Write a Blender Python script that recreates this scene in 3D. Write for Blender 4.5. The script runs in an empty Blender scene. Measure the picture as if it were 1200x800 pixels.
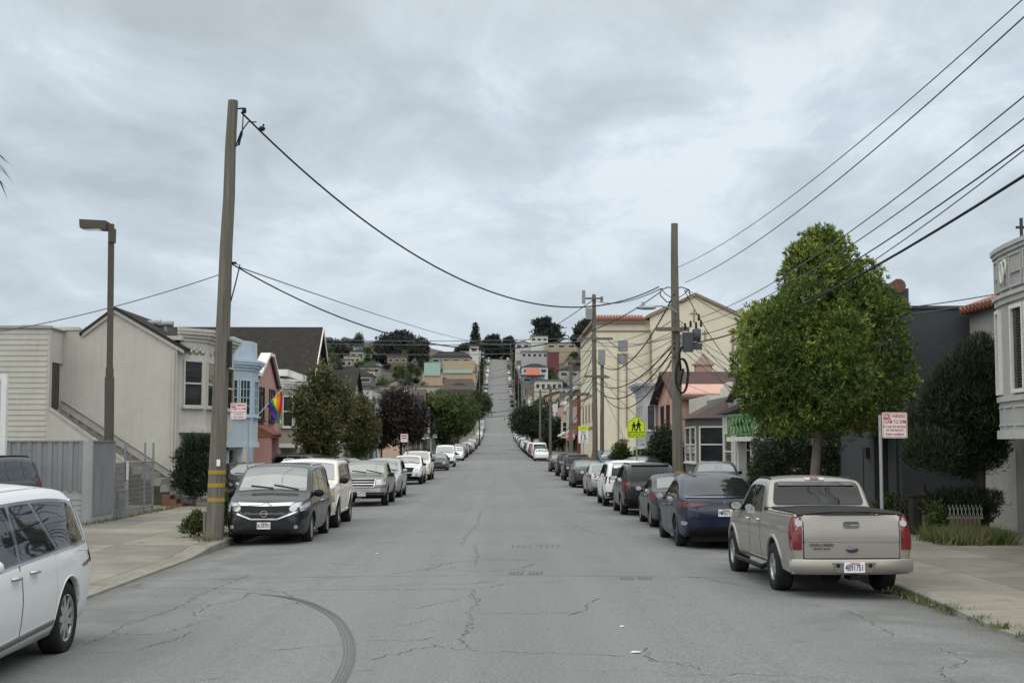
import bpy, bmesh, math, random
import numpy as np
from mathutils import Vector, Matrix
from mathutils.bvhtree import BVHTree
random.seed(7); RNG = np.random.default_rng(7)
scene = bpy.context.scene
COL = scene.collection
R = math.radians
PI = math.pi
# ---------------------------------------------------------------- camera
FPX = 1620.0
H_EYE = 2.28
PITCH = math.atan(121 / FPX); YAW = -math.atan(16 / FPX)
cam_d = bpy.data.cameras.new('camera'); cam = bpy.data.objects.new('camera', cam_d); COL.objects.link(cam)
cam_d.sensor_fit = 'HORIZONTAL'; cam_d.sensor_width = 36.0; cam_d.lens = 36.0 * FPX / 1200
cam_d.clip_start = 0.1; cam_d.clip_end = 8000
cam.location = (0, 0, H_EYE); cam.rotation_euler = (PI / 2 + PITCH, 0, YAW)
scene.camera = cam
CR = cam.rotation_euler.to_matrix()
def ray(px, py):
    return CR @ Vector(((px - 600) / FPX, -(py - 400) / FPX, -1.0))
def PY(px, py, Y):
    """point seen at photo pixel (px,py) on the plane at distance Y"""
    d = ray(px, py); t = Y / d.y
    return Vector((0, 0, H_EYE)) + d * t
def PXX(px, py, X):
    d = ray(px, py); t = X / d.x
    return Vector((0, 0, H_EYE)) + d * t
def PZ(px, py, Z=0.0):
    d = ray(px, py); t = (Z - H_EYE) / d.z
    return Vector((0, 0, H_EYE)) + d * t
# ---------------------------------------------------------------- curves
class Pchip:
    def __init__(s, pts):
        s.x = np.array([p[0] for p in pts], float); s.y = np.array([p[1] for p in pts], float)
        x, y = s.x, s.y; h = np.diff(x); d = np.diff(y) / h; n = len(x); m = np.zeros(n)
        for i in range(1, n - 1):
            if d[i - 1] * d[i] > 0:
                w1 = 2 * h[i] + h[i - 1]; w2 = h[i] + 2 * h[i - 1]
                m[i] = (w1 + w2) / (w1 / d[i - 1] + w2 / d[i])
        m[0] = d[0]; m[-1] = d[-1]; s.m = m
    def __call__(s, v):
        v = np.clip(v, s.x[0], s.x[-1]); i = np.clip(np.searchsorted(s.x, v) - 1, 0, len(s.x) - 2)
        h = s.x[i + 1] - s.x[i]; t = (v - s.x[i]) / h
        r = ((1 + 2 * t) * (1 - t) ** 2 * s.y[i] + t * (1 - t) ** 2 * h * s.m[i]
             + t * t * (3 - 2 * t) * s.y[i + 1] + t * t * (t - 1) * h * s.m[i + 1])
        return float(r) if np.ndim(r) == 0 else r
ROADZ = Pchip([(-80, 0), (0, 0), (100, 0), (140, .2), (160, .36), (250, 1.3), (330, 2.7), (405, 5), (490, 9.2), (577, 15),
               (700, 28.5), (820, 44), (920, 59), (965, 63), (1010, 63.5), (1300, 55), (2500, 40)])
def RWF(y): return 6.15 + 1.3 * sstep(430, 560, y)
def sstep(a, b, v):
    t = min(1, max(0, (v - a) / (b - a))); return t * t * (3 - 2 * t)
def terr(x, y):
    """ground height away from the carriageway"""
    z = ROADZ(y) + .15
    if x < 0: z += 11 * sstep(14, 75, -x) * sstep(300, 600, y)
    else: z += 13 * sstep(14, 70, x) * sstep(280, 560, y)
    z += 0.8 * math.sin(x * .05 + 1) * math.sin(y * .013) * sstep(20, 60, abs(x)) * sstep(200, 400, y)
    return z
# ---------------------------------------------------------------- materials
MATS = {}
def newmat(name):
    m = bpy.data.materials.new(name); m.use_nodes = True
    nt = m.node_tree; nt.nodes.clear()
    out = nt.nodes.new('ShaderNodeOutputMaterial'); b = nt.nodes.new('ShaderNodeBsdfPrincipled')
    nt.links.new(b.outputs[0], out.inputs[0])
    return m, nt, b
def ND(nt, t, **k):
    n = nt.nodes.new(t)
    for a, v in k.items():
        if a in n.inputs.keys(): n.inputs[a].default_value = v
        else: setattr(n, a, v)
    return n
def noise(nt, vec, scale, detail=4, rough=.6, dist=0):
    n = nt.nodes.new('ShaderNodeTexNoise'); n.inputs['Scale'].default_value = scale; n.inputs['Detail'].default_value = detail
    n.inputs['Roughness'].default_value = rough; n.inputs['Distortion'].default_value = dist
    nt.links.new(vec, n.inputs['Vector']); return n.outputs['Fac']
def mapping(nt, vec, scale=(1, 1, 1), loc=(0, 0, 0)):
    n = nt.nodes.new('ShaderNodeMapping'); n.inputs['Scale'].default_value = scale; n.inputs['Location'].default_value = loc
    nt.links.new(vec, n.inputs['Vector']); return n.outputs[0]
def mrange(nt, v, a, b, c, d):
    n = nt.nodes.new('ShaderNodeMapRange'); nt.links.new(v, n.inputs[0])
    for i, q in enumerate((a, b, c, d)): n.inputs[i + 1].default_value = q
    return n.outputs[0]
def mth(nt, op, a, b=None, clamp=False):
    n = nt.nodes.new('ShaderNodeMath'); n.operation = op; n.use_clamp = clamp
    for i, q in enumerate((a, b)):
        if q is None: continue
        if isinstance(q, (int, float)): n.inputs[i].default_value = q
        else: nt.links.new(q, n.inputs[i])
    return n.outputs[0]
def mixc(nt, fac, a, b, mode='MIX'):
    n = nt.nodes.new('ShaderNodeMix'); n.data_type = 'RGBA'; n.blend_type = mode
    for s, q in (('Factor', fac), ('A', a), ('B', b)):
        i = [k for k in n.inputs if k.name == s and (k.type == 'RGBA' if s != 'Factor' else k.type == 'VALUE')][0]
        if isinstance(q, (int, float)): i.default_value = q
        elif isinstance(q, (tuple, list)): i.default_value = (*q[:3], 1)
        else: nt.links.new(q, i)
    return [o for o in n.outputs if o.type == 'RGBA'][0]
def coords(nt, which='Object'):
    return nt.nodes.new('ShaderNodeTexCoord').outputs[which]
def bump(nt, b, h, strength=.3, dist=.02):
    n = nt.nodes.new('ShaderNodeBump'); n.inputs['Strength'].default_value = strength; n.inputs['Distance'].default_value = dist
    nt.links.new(h, n.inputs['Height']); nt.links.new(n.outputs[0], b.inputs['Normal'])
def pmat(name, col, rough=.8, var=.18, scale=2.5, bmp=0.0, bscale=30, metallic=0., coat=0., ior=1.5, streak=0., tint=None):
    """painted / natural surface: base colour varied by two noises, optional rain streaks, fine bump"""
    if name in MATS: return MATS[name]
    m, nt, b = newmat(name); v = coords(nt)
    n1 = noise(nt, v, scale, 5, .65); n2 = noise(nt, v, scale * 7.3, 3, .6)
    f = mth(nt, 'ADD', mth(nt, 'MULTIPLY', n1, .65), mth(nt, 'MULTIPLY', n2, .35))
    f = mrange(nt, f, .3, .7, 0, 1)
    lo = tuple(c * (1 - var) for c in col); hi = tuple(min(1, c * (1 + var)) for c in (tint or col))
    c = mixc(nt, f, lo, hi)
    if streak:
        sv = mapping(nt, v, (2.2, 2.2, .16)); s = noise(nt, sv, 2.0, 5, .7)
        s = mrange(nt, s, .48, .75, 0, streak)
        c = mixc(nt, s, c, tuple(q * .45 for q in col))
    nt.links.new(c, b.inputs['Base Color'])
    r = mrange(nt, n1, .3, .7, max(.02, rough - .08), min(1, rough + .08)); nt.links.new(r, b.inputs['Roughness'])
    b.inputs['Metallic'].default_value = metallic; b.inputs['Coat Weight'].default_value = coat
    b.inputs['Coat Roughness'].default_value = .04; b.inputs['IOR'].default_value = ior
    b.inputs['Specular IOR Level'].default_value = .5 if (metallic or coat) else (.12 if max(col) < .06 else .3)
    if bmp: bump(nt, b, noise(nt, v, bscale, 4, .7), bmp, .02)
    MATS[name] = m; return m
def paint(name, col, metallic=.0, dust=.06, rough=.32):
    if name in MATS: return MATS[name]
    m, nt, b = newmat(name); v = coords(nt)
    n = noise(nt, v, 3.5, 5, .65); z = nt.nodes.new('ShaderNodeSeparateXYZ'); nt.links.new(v, z.inputs[0])
    low = mrange(nt, z.outputs[2], .75, .15, 0, 1)
    d = mth(nt, 'MULTIPLY', mrange(nt, n, .42, .75, 0, 1), mth(nt, 'ADD', mth(nt, 'MULTIPLY', low, dust * 4), dust), True)
    c = mixc(nt, d, col, (.20, .185, .16)); nt.links.new(c, b.inputs['Base Color'])
    nt.links.new(mrange(nt, d, 0, .5, rough, .75), b.inputs['Roughness'])
    b.inputs['Metallic'].default_value = metallic; b.inputs['Coat Weight'].default_value = .55 if max(col) > .1 else .32; b.inputs['Coat Roughness'].default_value = .05; b.inputs['Specular IOR Level'].default_value = .3
    MATS[name] = m; return m
def leafmat(name, c0, c1, c2=None, rough=.5, scale=1.2, trans=.15):
    """leaf colours differ leaf by leaf and in broad patches"""
    if name in MATS: return MATS[name]
    m, nt, b = newmat(name); v = coords(nt)
    g = nt.nodes.new('ShaderNodeNewGeometry'); rp = g.outputs['Random Per Island']
    n = noise(nt, v, scale, 3, .6); f = mth(nt, 'ADD', mth(nt, 'MULTIPLY', rp, .6), mrange(nt, n, .3, .7, -.1, .5), True)
    c = mixc(nt, f, c0, c1)
    if c2: c = mixc(nt, mrange(nt, mth(nt, 'ADD', mth(nt, 'MULTIPLY', rp, .35), n), .68, .9, 0, .85), c, c2)
    nt.links.new(c, b.inputs['Base Color']); b.inputs['Roughness'].default_value = rough
    b.inputs['IOR'].default_value = 1.38
    tr = nt.nodes.new('ShaderNodeBsdfTranslucent'); nt.links.new(c, tr.inputs[0])
    mx = nt.nodes.new('ShaderNodeMixShader'); mx.inputs[0].default_value = trans
    nt.links.new(b.outputs[0], mx.inputs[1]); nt.links.new(tr.outputs[0], mx.inputs[2])
    out = [q for q in nt.nodes if q.type == 'OUTPUT_MATERIAL'][0]; nt.links.new(mx.outputs[0], out.inputs[0])
    MATS[name] = m; return m
def glassmat(name='window_glass', col=(.018, .022, .024), ior=1.75, rough=.03):
    if name in MATS: return MATS[name]
    m, nt, b = newmat(name); v = coords(nt)
    n = noise(nt, v, 2.0, 3, .6)
    c = mixc(nt, mrange(nt, n, .35, .7, 0, 1), col, tuple(q * 1.9 for q in col)); nt.links.new(c, b.inputs['Base Color'])
    b.inputs['Roughness'].default_value = rough; b.inputs['IOR'].default_value = ior
    bump(nt, b, noise(nt, v, .9, 2, .5), .04, .05)
    MATS[name] = m; return m
def plain(name, col, rough=.5, metallic=0., coat=0., ior=1.5):
    return pmat(name, col, rough, .08, 6, metallic=metallic, coat=coat, ior=ior)
# ---------------------------------------------------------------- meshes
class MB:
    def __init__(s): s.v = []; s.f = []; s.smooth = []
    def add(s, vs, fs, sm=False):
        o = len(s.v); s.v += [tuple(p) for p in vs]; s.f += [tuple(i + o for i in q) for q in fs]; s.smooth += [sm] * len(fs); return s
    def box(s, x0, x1, y0, y1, z0, z1):
        x0, x1 = min(x0, x1), max(x0, x1); y0, y1 = min(y0, y1), max(y0, y1); z0, z1 = min(z0, z1), max(z0, z1)
        return s.add([(x0, y0, z0), (x1, y0, z0), (x1, y1, z0), (x0, y1, z0), (x0, y0, z1), (x1, y0, z1), (x1, y1, z1), (x0, y1, z1)],
                     [(0, 3, 2, 1), (4, 5, 6, 7), (0, 1, 5, 4), (1, 2, 6, 5), (2, 3, 7, 6), (3, 0, 4, 7)])
    def prism(s, poly, vec):
        n = len(poly); a = [Vector(p) for p in poly]; vec = Vector(vec); b = [p + vec for p in a]
        nrm = Vector((0, 0, 0))
        for i in range(n): nrm += a[i].cross(a[(i + 1) % n])
        fl = nrm.dot(vec) > 0
        lo = tuple(range(n)); up = tuple(range(n, 2 * n))
        fs = [lo[::-1] if fl else lo, up if fl else up[::-1]]
        for i in range(n):
            j = (i + 1) % n; q = (i, j, n + j, n + i); fs.append(q if fl else q[::-1])
        return s.add(a + b, fs)
    def bar(s, p, q, w, h=None, up=(0, 0, 1)):
        """rectangular bar from p to q"""
        p, q = Vector(p), Vector(q); d = (q - p).normalized(); u = Vector(up)
        if abs(d.dot(u)) > .98: u = Vector((1, 0, 0))
        a = d.cross(u).normalized(); c = a.cross(d).normalized(); h = h or w
        pr = [p + a * w / 2 + c * h / 2, p - a * w / 2 + c * h / 2, p - a * w / 2 - c * h / 2, p + a * w / 2 - c * h / 2]
        return s.prism(pr, q - p)
    def tube(s, path, r, n=8, cap=True, sm=True):
        path = [Vector(p) for p in path]; k = len(path); rs = r if isinstance(r, (list, tuple)) else [r] * k
        vs = []; prev = None
        for i, p in enumerate(path):
            d = (path[min(i + 1, k - 1)] - path[max(i - 1, 0)]).normalized()
            if prev is None:
                u = Vector((0, 0, 1)) if abs(d.z) < .9 else Vector((1, 0, 0)); a = d.cross(u).normalized()
            else:
                a = (prev - d * prev.dot(d)).normalized()
            prev = a; c = d.cross(a)
            for j in range(n):
                t = 2 * PI * j / n; vs.append(p + (a * math.cos(t) + c * math.sin(t)) * rs[i])
        fs = [(i * n + j, i * n + (j + 1) % n, (i + 1) * n + (j + 1) % n, (i + 1) * n + j) for i in range(k - 1) for j in range(n)]
        s.add(vs, fs, sm)
        if cap: s.add(vs[:n], [tuple(range(n))[::-1]]); s.add(vs[-n:], [tuple(range(n))])
        return s
    def lathe(s, prof, axis='z', org=(0, 0, 0), n=24, sm=True):
        """prof: (radius, along) pairs"""
        vs = []
        for r, a in prof:
            for j in range(n):
                t = 2 * PI * j / n; c, d = r * math.cos(t), r * math.sin(t)
                p = (c, d, a) if axis == 'z' else ((c, a, d) if axis == 'y' else (a, c, d))
                vs.append((p[0] + org[0], p[1] + org[1], p[2] + org[2]))
        k = len(prof)
        fs = [(i * n + j, i * n + (j + 1) % n, (i + 1) * n + (j + 1) % n, (i + 1) * n + j) for i in range(k - 1) for j in range(n)]
        if axis == 'y': fs = [f[::-1] for f in fs]
        return s.add(vs, fs, sm)
    def quad(s, *p): return s.add(p, [tuple(range(len(p)))])
    def mesh(s, name, m, off=(0, 0, 0)):
        me = bpy.data.meshes.new(name)
        o = Vector(off)
        me.from_pydata([(p[0] - o.x, p[1] - o.y, p[2] - o.z) for p in s.v], [], s.f)
        me.polygons.foreach_set('use_smooth', s.smooth)
        if m: me.materials.append(m)
        me.update(); return me
    def build(s, name, m, parent=None, label=None):
        off = (0, 0, 0)
        if parent is not None:
            off = wloc(parent)
        o = bpy.data.objects.new(name, s.mesh(name, m, off)); COL.objects.link(o)
        if parent is not None: o.parent = parent
        if label: o['label'] = label
        return o
    def top(s, name, m, label, cat, group=None, kind=None):
        """a top-level thing of one mesh, its origin at the middle of its base"""
        a = np.array(s.v); c = ((a[:, 0].min() + a[:, 0].max()) / 2, (a[:, 1].min() + a[:, 1].max()) / 2, a[:, 2].min())
        o = bpy.data.objects.new(name, s.mesh(name, m, c)); o.location = c; COL.objects.link(o)
        return tag(o, label, cat, group, kind)
def wloc(o):
    v = Vector((0, 0, 0))
    while o is not None: v += o.location; o = o.parent
    return v
def tag(o, label=None, cat=None, group=None, kind=None):
    if label: o['label'] = label
    if cat: o['category'] = cat
    if group: o['group'] = group
    if kind: o['kind'] = kind
    return o
def thing(name, loc, label, cat, group=None):
    o = bpy.data.objects.new(name, None); o.location = loc; o.empty_display_size = .2; COL.objects.link(o)
    return tag(o, label, cat, group)
def struct(name, mb, m, parent=None):
    o = mb.build(name, m, parent)
    if parent is None: o['kind'] = 'structure'
    return o
def copy_tree(o, parent=None, level=0):
    c = o.copy(); COL.objects.link(c)
    if parent is not None: c.parent = parent
    for ch in list(o.children): copy_tree(ch, c, level + 1)
    return c
def text_mb(txt, size, depth=.004, align='CENTER'):
    cu = bpy.data.curves.new('lettering', 'FONT'); cu.body = txt; cu.size = size; cu.align_x = align; cu.align_y = 'CENTER'; cu.extrude = depth / 2
    cu.resolution_u = 3; cu.offset = size * .012
    ob = bpy.data.objects.new('lettering', cu)
    me = bpy.data.meshes.new_from_object(ob)
    vs = [tuple(v.co) for v in me.vertices]; fs = [tuple(p.vertices) for p in me.polygons]
    bpy.data.objects.remove(ob); bpy.data.curves.remove(cu); bpy.data.meshes.remove(me)
    return vs, fs
def put_text(mb, txt, size, org, right, up, depth=.004, squeeze=1.0):
    """lettering lying on the plane through org spanned by right and up"""
    r, u = Vector(right).normalized(), Vector(up).normalized(); n = r.cross(u)
    vs, fs = text_mb(txt, size, depth); org = Vector(org)
    mb.add([org + r * (v[0] * squeeze) + u * v[1] + n * v[2] for v in vs], fs)
def arr_obj(name, verts, faces_n, m, parent=None, loc=None, smooth=False):
    """fast mesh from numpy: verts (N*k,3) with k-gon faces in order"""
    k = faces_n; n = len(verts) // k
    me = bpy.data.meshes.new(name); me.vertices.add(len(verts)); me.vertices.foreach_set('co', np.asarray(verts, np.float32).ravel())
    me.loops.add(n * k); me.loops.foreach_set('vertex_index', np.arange(n * k, dtype=np.int32))
    me.polygons.add(n); me.polygons.foreach_set('loop_start', np.arange(0, n * k, k, dtype=np.int32))
    me.polygons.foreach_set('loop_total', np.full(n, k, np.int32))
    me.update(calc_edges=True); me.validate(); me.materials.append(m)
    o = bpy.data.objects.new(name, me); COL.objects.link(o)
    if parent is not None: o.parent = parent
    if loc is not None: o.location = loc
    return o
# ---------------------------------------------------------------- light and sky
world = bpy.data.worlds.new('World'); scene.world = world; world.use_nodes = True
wn = world.node_tree; wn.nodes.clear()
SUN_EL, SUN_AZ = R(50), R(200)      # soft light from high behind the camera, a little from the left
sky = wn.nodes.new('ShaderNodeTexSky'); sky.sky_type = 'NISHITA'; sky.sun_disc = False
sky.sun_elevation = SUN_EL; sky.sun_rotation = SUN_AZ; sky.air_density = 1.0; sky.dust_density = 2.0; sky.altitude = 60
bg = wn.nodes.new('ShaderNodeBackground'); bg.inputs[1].default_value = .1
wo = wn.nodes.new('ShaderNodeOutputWorld')
tcw = wn.nodes.new('ShaderNodeTexCoord').outputs['Generated']
sep = wn.nodes.new('ShaderNodeSeparateXYZ'); wn.links.new(tcw, sep.inputs[0])
up_ = mth(wn, 'MAXIMUM', sep.outputs[2], 0.0)
den = mth(wn, 'ADD', up_, .22)
cmb = wn.nodes.new('ShaderNodeCombineXYZ')
wn.links.new(mth(wn, 'DIVIDE', sep.outputs[0], den), cmb.inputs[0]); wn.links.new(mth(wn, 'DIVIDE', sep.outputs[1], den), cmb.inputs[1])
cv = mapping(wn, cmb.outputs[0], (.9, .62, 1), (5.3, 2.9, 0))
n1 = noise(wn, cv, 1.7, 7, .56, .6); n2 = noise(wn, cv, 4.6, 7, .62, .5); n3 = noise(wn, cv, .55, 3, .5, .2)
cl = mth(wn, 'ADD', mth(wn, 'ADD', mth(wn, 'MULTIPLY', n1, .44), mth(wn, 'MULTIPLY', n2, .30)), mth(wn, 'MULTIPLY', n3, .28))
cl = mrange(wn, cl, .42, .585, 0, 1)
rmp = wn.nodes.new('ShaderNodeValToRGB'); wn.links.new(cl, rmp.inputs[0])
SKYK = 9.5
def K(c): return (c[0] * SKYK, c[1] * SKYK, c[2] * SKYK, 1)
e = rmp.color_ramp.elements
e[0].position = 0; e[0].color = (.415, .475, .525, 1); e[1].position = 1; e[1].color = (.70, .77, .83, 1)
q = rmp.color_ramp.elements.new(.42); q.color = (.50, .57, .628, 1); q = rmp.color_ramp.elements.new(.7); q.color = (.57, .65, .72, 1)
hz = mrange(wn, up_, .0, .2, 1, 0)
cc = mixc(wn, mth(wn, 'MULTIPLY', hz, .7), rmp.outputs[0], (.56, .638, .705))
cc = mixc(wn, mrange(wn, up_, .24, .55, 0, 1), cc, mixc(wn, .75, rmp.outputs[0], (.60, .60, .575)))      # neutral grey overhead
kk = wn.nodes.new('ShaderNodeVectorMath'); kk.operation = 'SCALE'; kk.inputs['Scale'].default_value = SKYK; wn.links.new(cc, kk.inputs[0])
zen = mrange(wn, up_, .3, .85, 1.0, 2.5)                            # an overcast sky is brightest overhead
k2 = wn.nodes.new('ShaderNodeVectorMath'); k2.operation = 'SCALE'; wn.links.new(kk.outputs[0], k2.inputs[0]); wn.links.new(zen, k2.inputs['Scale'])
fin = mixc(wn, .94, sky.outputs[0], k2.outputs[0])
wn.links.new(fin, bg.inputs[0]); wn.links.new(bg.outputs[0], wo.inputs[0])
sd = bpy.data.lights.new('sun', 'SUN'); sd.energy = 1.5; sd.angle = R(120); sd.color = (1.0, .965, .91)
so = bpy.data.objects.new('sun', sd); COL.objects.link(so); so.location = (0, 0, 60)
_sdir = Vector((math.sin(SUN_AZ) * math.cos(SUN_EL), math.cos(SUN_AZ) * math.cos(SUN_EL), math.sin(SUN_EL)))
so.rotation_euler = _sdir.to_track_quat('Z', 'Y').to_euler()
scene.view_settings.view_transform = 'Standard'; scene.view_settings.look = 'None'; scene.view_settings.gamma = 1
scene.view_settings.exposure = 0.25
try: scene.view_settings.use_curve_mapping = False
except Exception: pass
scene.render.engine = 'CYCLES'
cy = scene.cycles; cy.max_bounces = 6; cy.diffuse_bounces = 3; cy.glossy_bounces = 3; cy.transmission_bounces = 2; cy.transparent_max_bounces = 4
cy.use_denoising = True
scene.render.resolution_x = 1024; scene.render.resolution_y = 682
# ================================================================ ground, road, pavements
RW = 6.15                                                   # half width of the carriageway
ZK = lambda x, y: ROADZ(y) + .10 * (1 - min(1, abs(x) / RW) ** 2) - .02   # cambered road surface (gutter = ROADZ - .02)
XCROSS = (137.0, 154.0)                                     # first crossing street
XC2 = (405.0, 418.0); XC3 = (655.0, 668.0)
def asphalt(name, base, old):
    m, nt, b = newmat(name); v = coords(nt)
    fine = mth(nt, 'ADD', mth(nt, 'MULTIPLY', noise(nt, v, 90, 2, .8), .5), mth(nt, 'MULTIPLY', noise(nt, v, 26, 3, .8), .5)); mid = noise(nt, v, 9, 5, .65); big = noise(nt, mapping(nt, v, (1, .18, 1)), .55, 4, .6)
    lanes = noise(nt, mapping(nt, v, (1.15, .012, 1)), 1.0, 3, .55)
    c = mixc(nt, mrange(nt, fine, .41, .59, 0, 1), tuple(q * .50 for q in base), tuple(q * 1.46 for q in base))
    c = mixc(nt, mrange(nt, big, .35, .68, 0, .38), c, old)
    c = mixc(nt, mrange(nt, lanes, .40, .66, 0, .34), c, tuple(q * 1.3 for q in base))
    c = mixc(nt, mrange(nt, mid, .5, .78, 0, .26), c, tuple(q * .6 for q in base))
    sx = nt.nodes.new('ShaderNodeSeparateXYZ'); nt.links.new(v, sx.inputs[0]); ax = mth(nt, 'ABSOLUTE', sx.outputs[0])
    park = mth(nt, 'MULTIPLY', mrange(nt, ax, 3.2, 4.6, 0, 1), mrange(nt, noise(nt, v, .7, 5, .7), .46, .66, 0, .5)); c = mixc(nt, park, c, tuple(q * .38 for q in base))
    gut = mth(nt, 'MULTIPLY', mrange(nt, ax, 5.55, 6.1, 0, 1), mrange(nt, noise(nt, v, 2.5, 4, .7), .35, .6, .2, .8)); c = mixc(nt, gut, c, (.075, .07, .055))
    spots = mrange(nt, noise(nt, v, 3.1, 3, .6), .66, .74, 0, .5); c = mixc(nt, spots, c, tuple(q * .42 for q in base))
    pat = mrange(nt, noise(nt, mapping(nt, v, (.32, .13, 1), (7, 3, 0)), 1, 2, .4), .56, .57, 0, .22); c = mixc(nt, pat, c, tuple(q * .72 for q in base))
    wv = nt.nodes.new('ShaderNodeVectorMath'); wv.operation = 'ADD'
    wob = nt.nodes.new('ShaderNodeTexNoise'); wob.inputs['Scale'].default_value = 2.2; wob.inputs['Detail'].default_value = 5; nt.links.new(v, wob.inputs['Vector'])
    nt.links.new(v, wv.inputs[0]); nt.links.new(wob.outputs['Color'], wv.inputs[1])
    vo = nt.nodes.new('ShaderNodeTexVoronoi'); vo.feature = 'DISTANCE_TO_EDGE'; vo.inputs['Scale'].default_value = .42
    nt.links.new(mapping(nt, wv.outputs[0], (1, .62, 0)), vo.inputs['Vector'])
    cr = mrange(nt, vo.outputs['Distance'], .0015, .006, 1, 0)
    msk = mrange(nt, noise(nt, v, .21, 3, .6), .53, .63, 0, .55)
    c = mixc(nt, mth(nt, 'MULTIPLY', cr, msk), c, tuple(q * .35 for q in base))
    nt.links.new(c, b.inputs['Base Color']); b.inputs['Roughness'].default_value = .88
    bump(nt, b, fine, .35, .008)
    return m
M_ROAD = asphalt('worn_asphalt', (.148, .152, .147), (.116, .120, .116))
m, nt, b = newmat('pavement_concrete'); v = coords(nt)
f1 = noise(nt, v, 1.1, 6, .65, .3); f2 = noise(nt, v, 60, 3, .7); f3 = noise(nt, mapping(nt, v, (.6, .35, 1)), .8, 5, .6)
c = mixc(nt, mrange(nt, f1, .3, .7, 0, 1), (.155, .144, .118), (.25, .233, .195))
c = mixc(nt, mrange(nt, f2, .3, .7, 0, .35), c, (.12, .112, .095)); c = mixc(nt, mrange(nt, f3, .5, .72, 0, .6), c, (.105, .10, .08))
br = nt.nodes.new('ShaderNodeTexBrick'); nt.links.new(mapping(nt, v, (1, 1, 0), (.2, .3, 0)), br.inputs['Vector'])
br.inputs['Scale'].default_value = 1; br.inputs['Brick Width'].default_value = 1.6; br.inputs['Row Height'].default_value = 1.9
br.inputs['Mortar Size'].default_value = .012; br.offset = 0.0
br.inputs['Color1'].default_value = (.72, .72, .72, 1); br.inputs['Color2'].default_value = (1.12, 1.1, 1.06, 1); br.inputs['Mortar'].default_value = (.9, .9, .9, 1)
c = mixc(nt, 1.0, c, br.outputs['Color'], 'MULTIPLY')
c = mixc(nt, mrange(nt, noise(nt, v, 2.4, 5, .7), .58, .72, 0, .65), c, (.06, .056, .045)); c = mixc(nt, mrange(nt, noise(nt, v, 9, 2, .5), .70, .74, 0, .7), c, (.035, .034, .03))
c2_ = mixc(nt, mth(nt, 'MULTIPLY', br.outputs['Fac'], .8), c, (.04, .038, .03))
br2 = nt.nodes.new('ShaderNodeTexWhiteNoise')
nt.links.new(c2_, b.inputs['Base Color']); b.inputs['Roughness'].default_value = .9; bump(nt, b, f2, .3, .006)
M_WALK = m
M_KERB = pmat('kerb_concrete', (.19, .185, .165), .9, .35, 1.6, .2, 40)
m, nt, b = newmat('hill_soil'); v = coords(nt)
f1 = noise(nt, v, .06, 5, .6); f2 = noise(nt, v, .8, 4, .6)
c = mixc(nt, mrange(nt, f1, .35, .65, 0, 1), (.022, .032, .016), (.05, .052, .032)); c = mixc(nt, mrange(nt, f2, .4, .7, 0, .5), c, (.085, .08, .06))
nt.links.new(c, b.inputs['Base Color']); b.inputs['Roughness'].default_value = .95
M_SOIL = m
# one sheet of terrain to the horizon, sunk under the street and its pavements
xs = sorted(set([-3000, -1500, -700] + list(np.arange(-400, 401, 25)) + [-10.5, 10.5, -11.2, 11.2] + [700, 1500, 3000]))
ys = sorted(set([-400, -100] + list(np.arange(-60, 1160, 20)) + [1250, 1400, 1700, 2200, 3000, 5000]))
g = MB(); nx = len(xs)
for y in ys:
    for x in xs: g.v.append((x, y, terr(x, y) - (.55 if abs(x) < 11 else .02)))
for j in range(len(ys) - 1):
    for i in range(nx - 1): g.f.append((j * nx + i, j * nx + i + 1, (j + 1) * nx + i + 1, (j + 1) * nx + i)); g.smooth.append(True)
struct('ground', g, M_SOIL)
ysr = sorted(set(list(np.arange(-30, 150, 2.0)) + list(np.arange(150, 400, 5.0)) + list(np.arange(400, 1030, 10.0))))
g = MB(); cx = [-RW - .02, -5, -4, -3, -2, -1, 0, 1, 2, 3, 4, 5, RW + .02]; n = len(cx)
for y in ysr:
    for x in cx: g.v.append((x * RWF(y) / RW, y, ZK(x, y)))
for j in range(len(ysr) - 1):
    for i in range(n - 1): g.f.append((j * n + i, j * n + i + 1, (j + 1) * n + i + 1, (j + 1) * n + i)); g.smooth.append(True)
road = struct('road', g, M_ROAD)
# crossing streets
for k, (ya, yb) in enumerate((XCROSS, XC2, XC3)):
    for sg in (-1, 1):
        g = MB(); ex = [RW - .2, 9, 13, 20, 40, 70, 110]
        for x in ex:
            for y in (ya, yb): g.v.append((sg * x, y, (ROADZ(y) + .0) if x < 14 else terr(sg * x, y) - .0 + .02))
        for i in range(len(ex) - 1): g.f.append((2 * i, 2 * i + 2, 2 * i + 3, 2 * i + 1) if sg < 0 else (2 * i, 2 * i + 1, 2 * i + 3, 2 * i + 2)); g.smooth.append(True)
        struct('road', g, M_ROAD)
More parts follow.
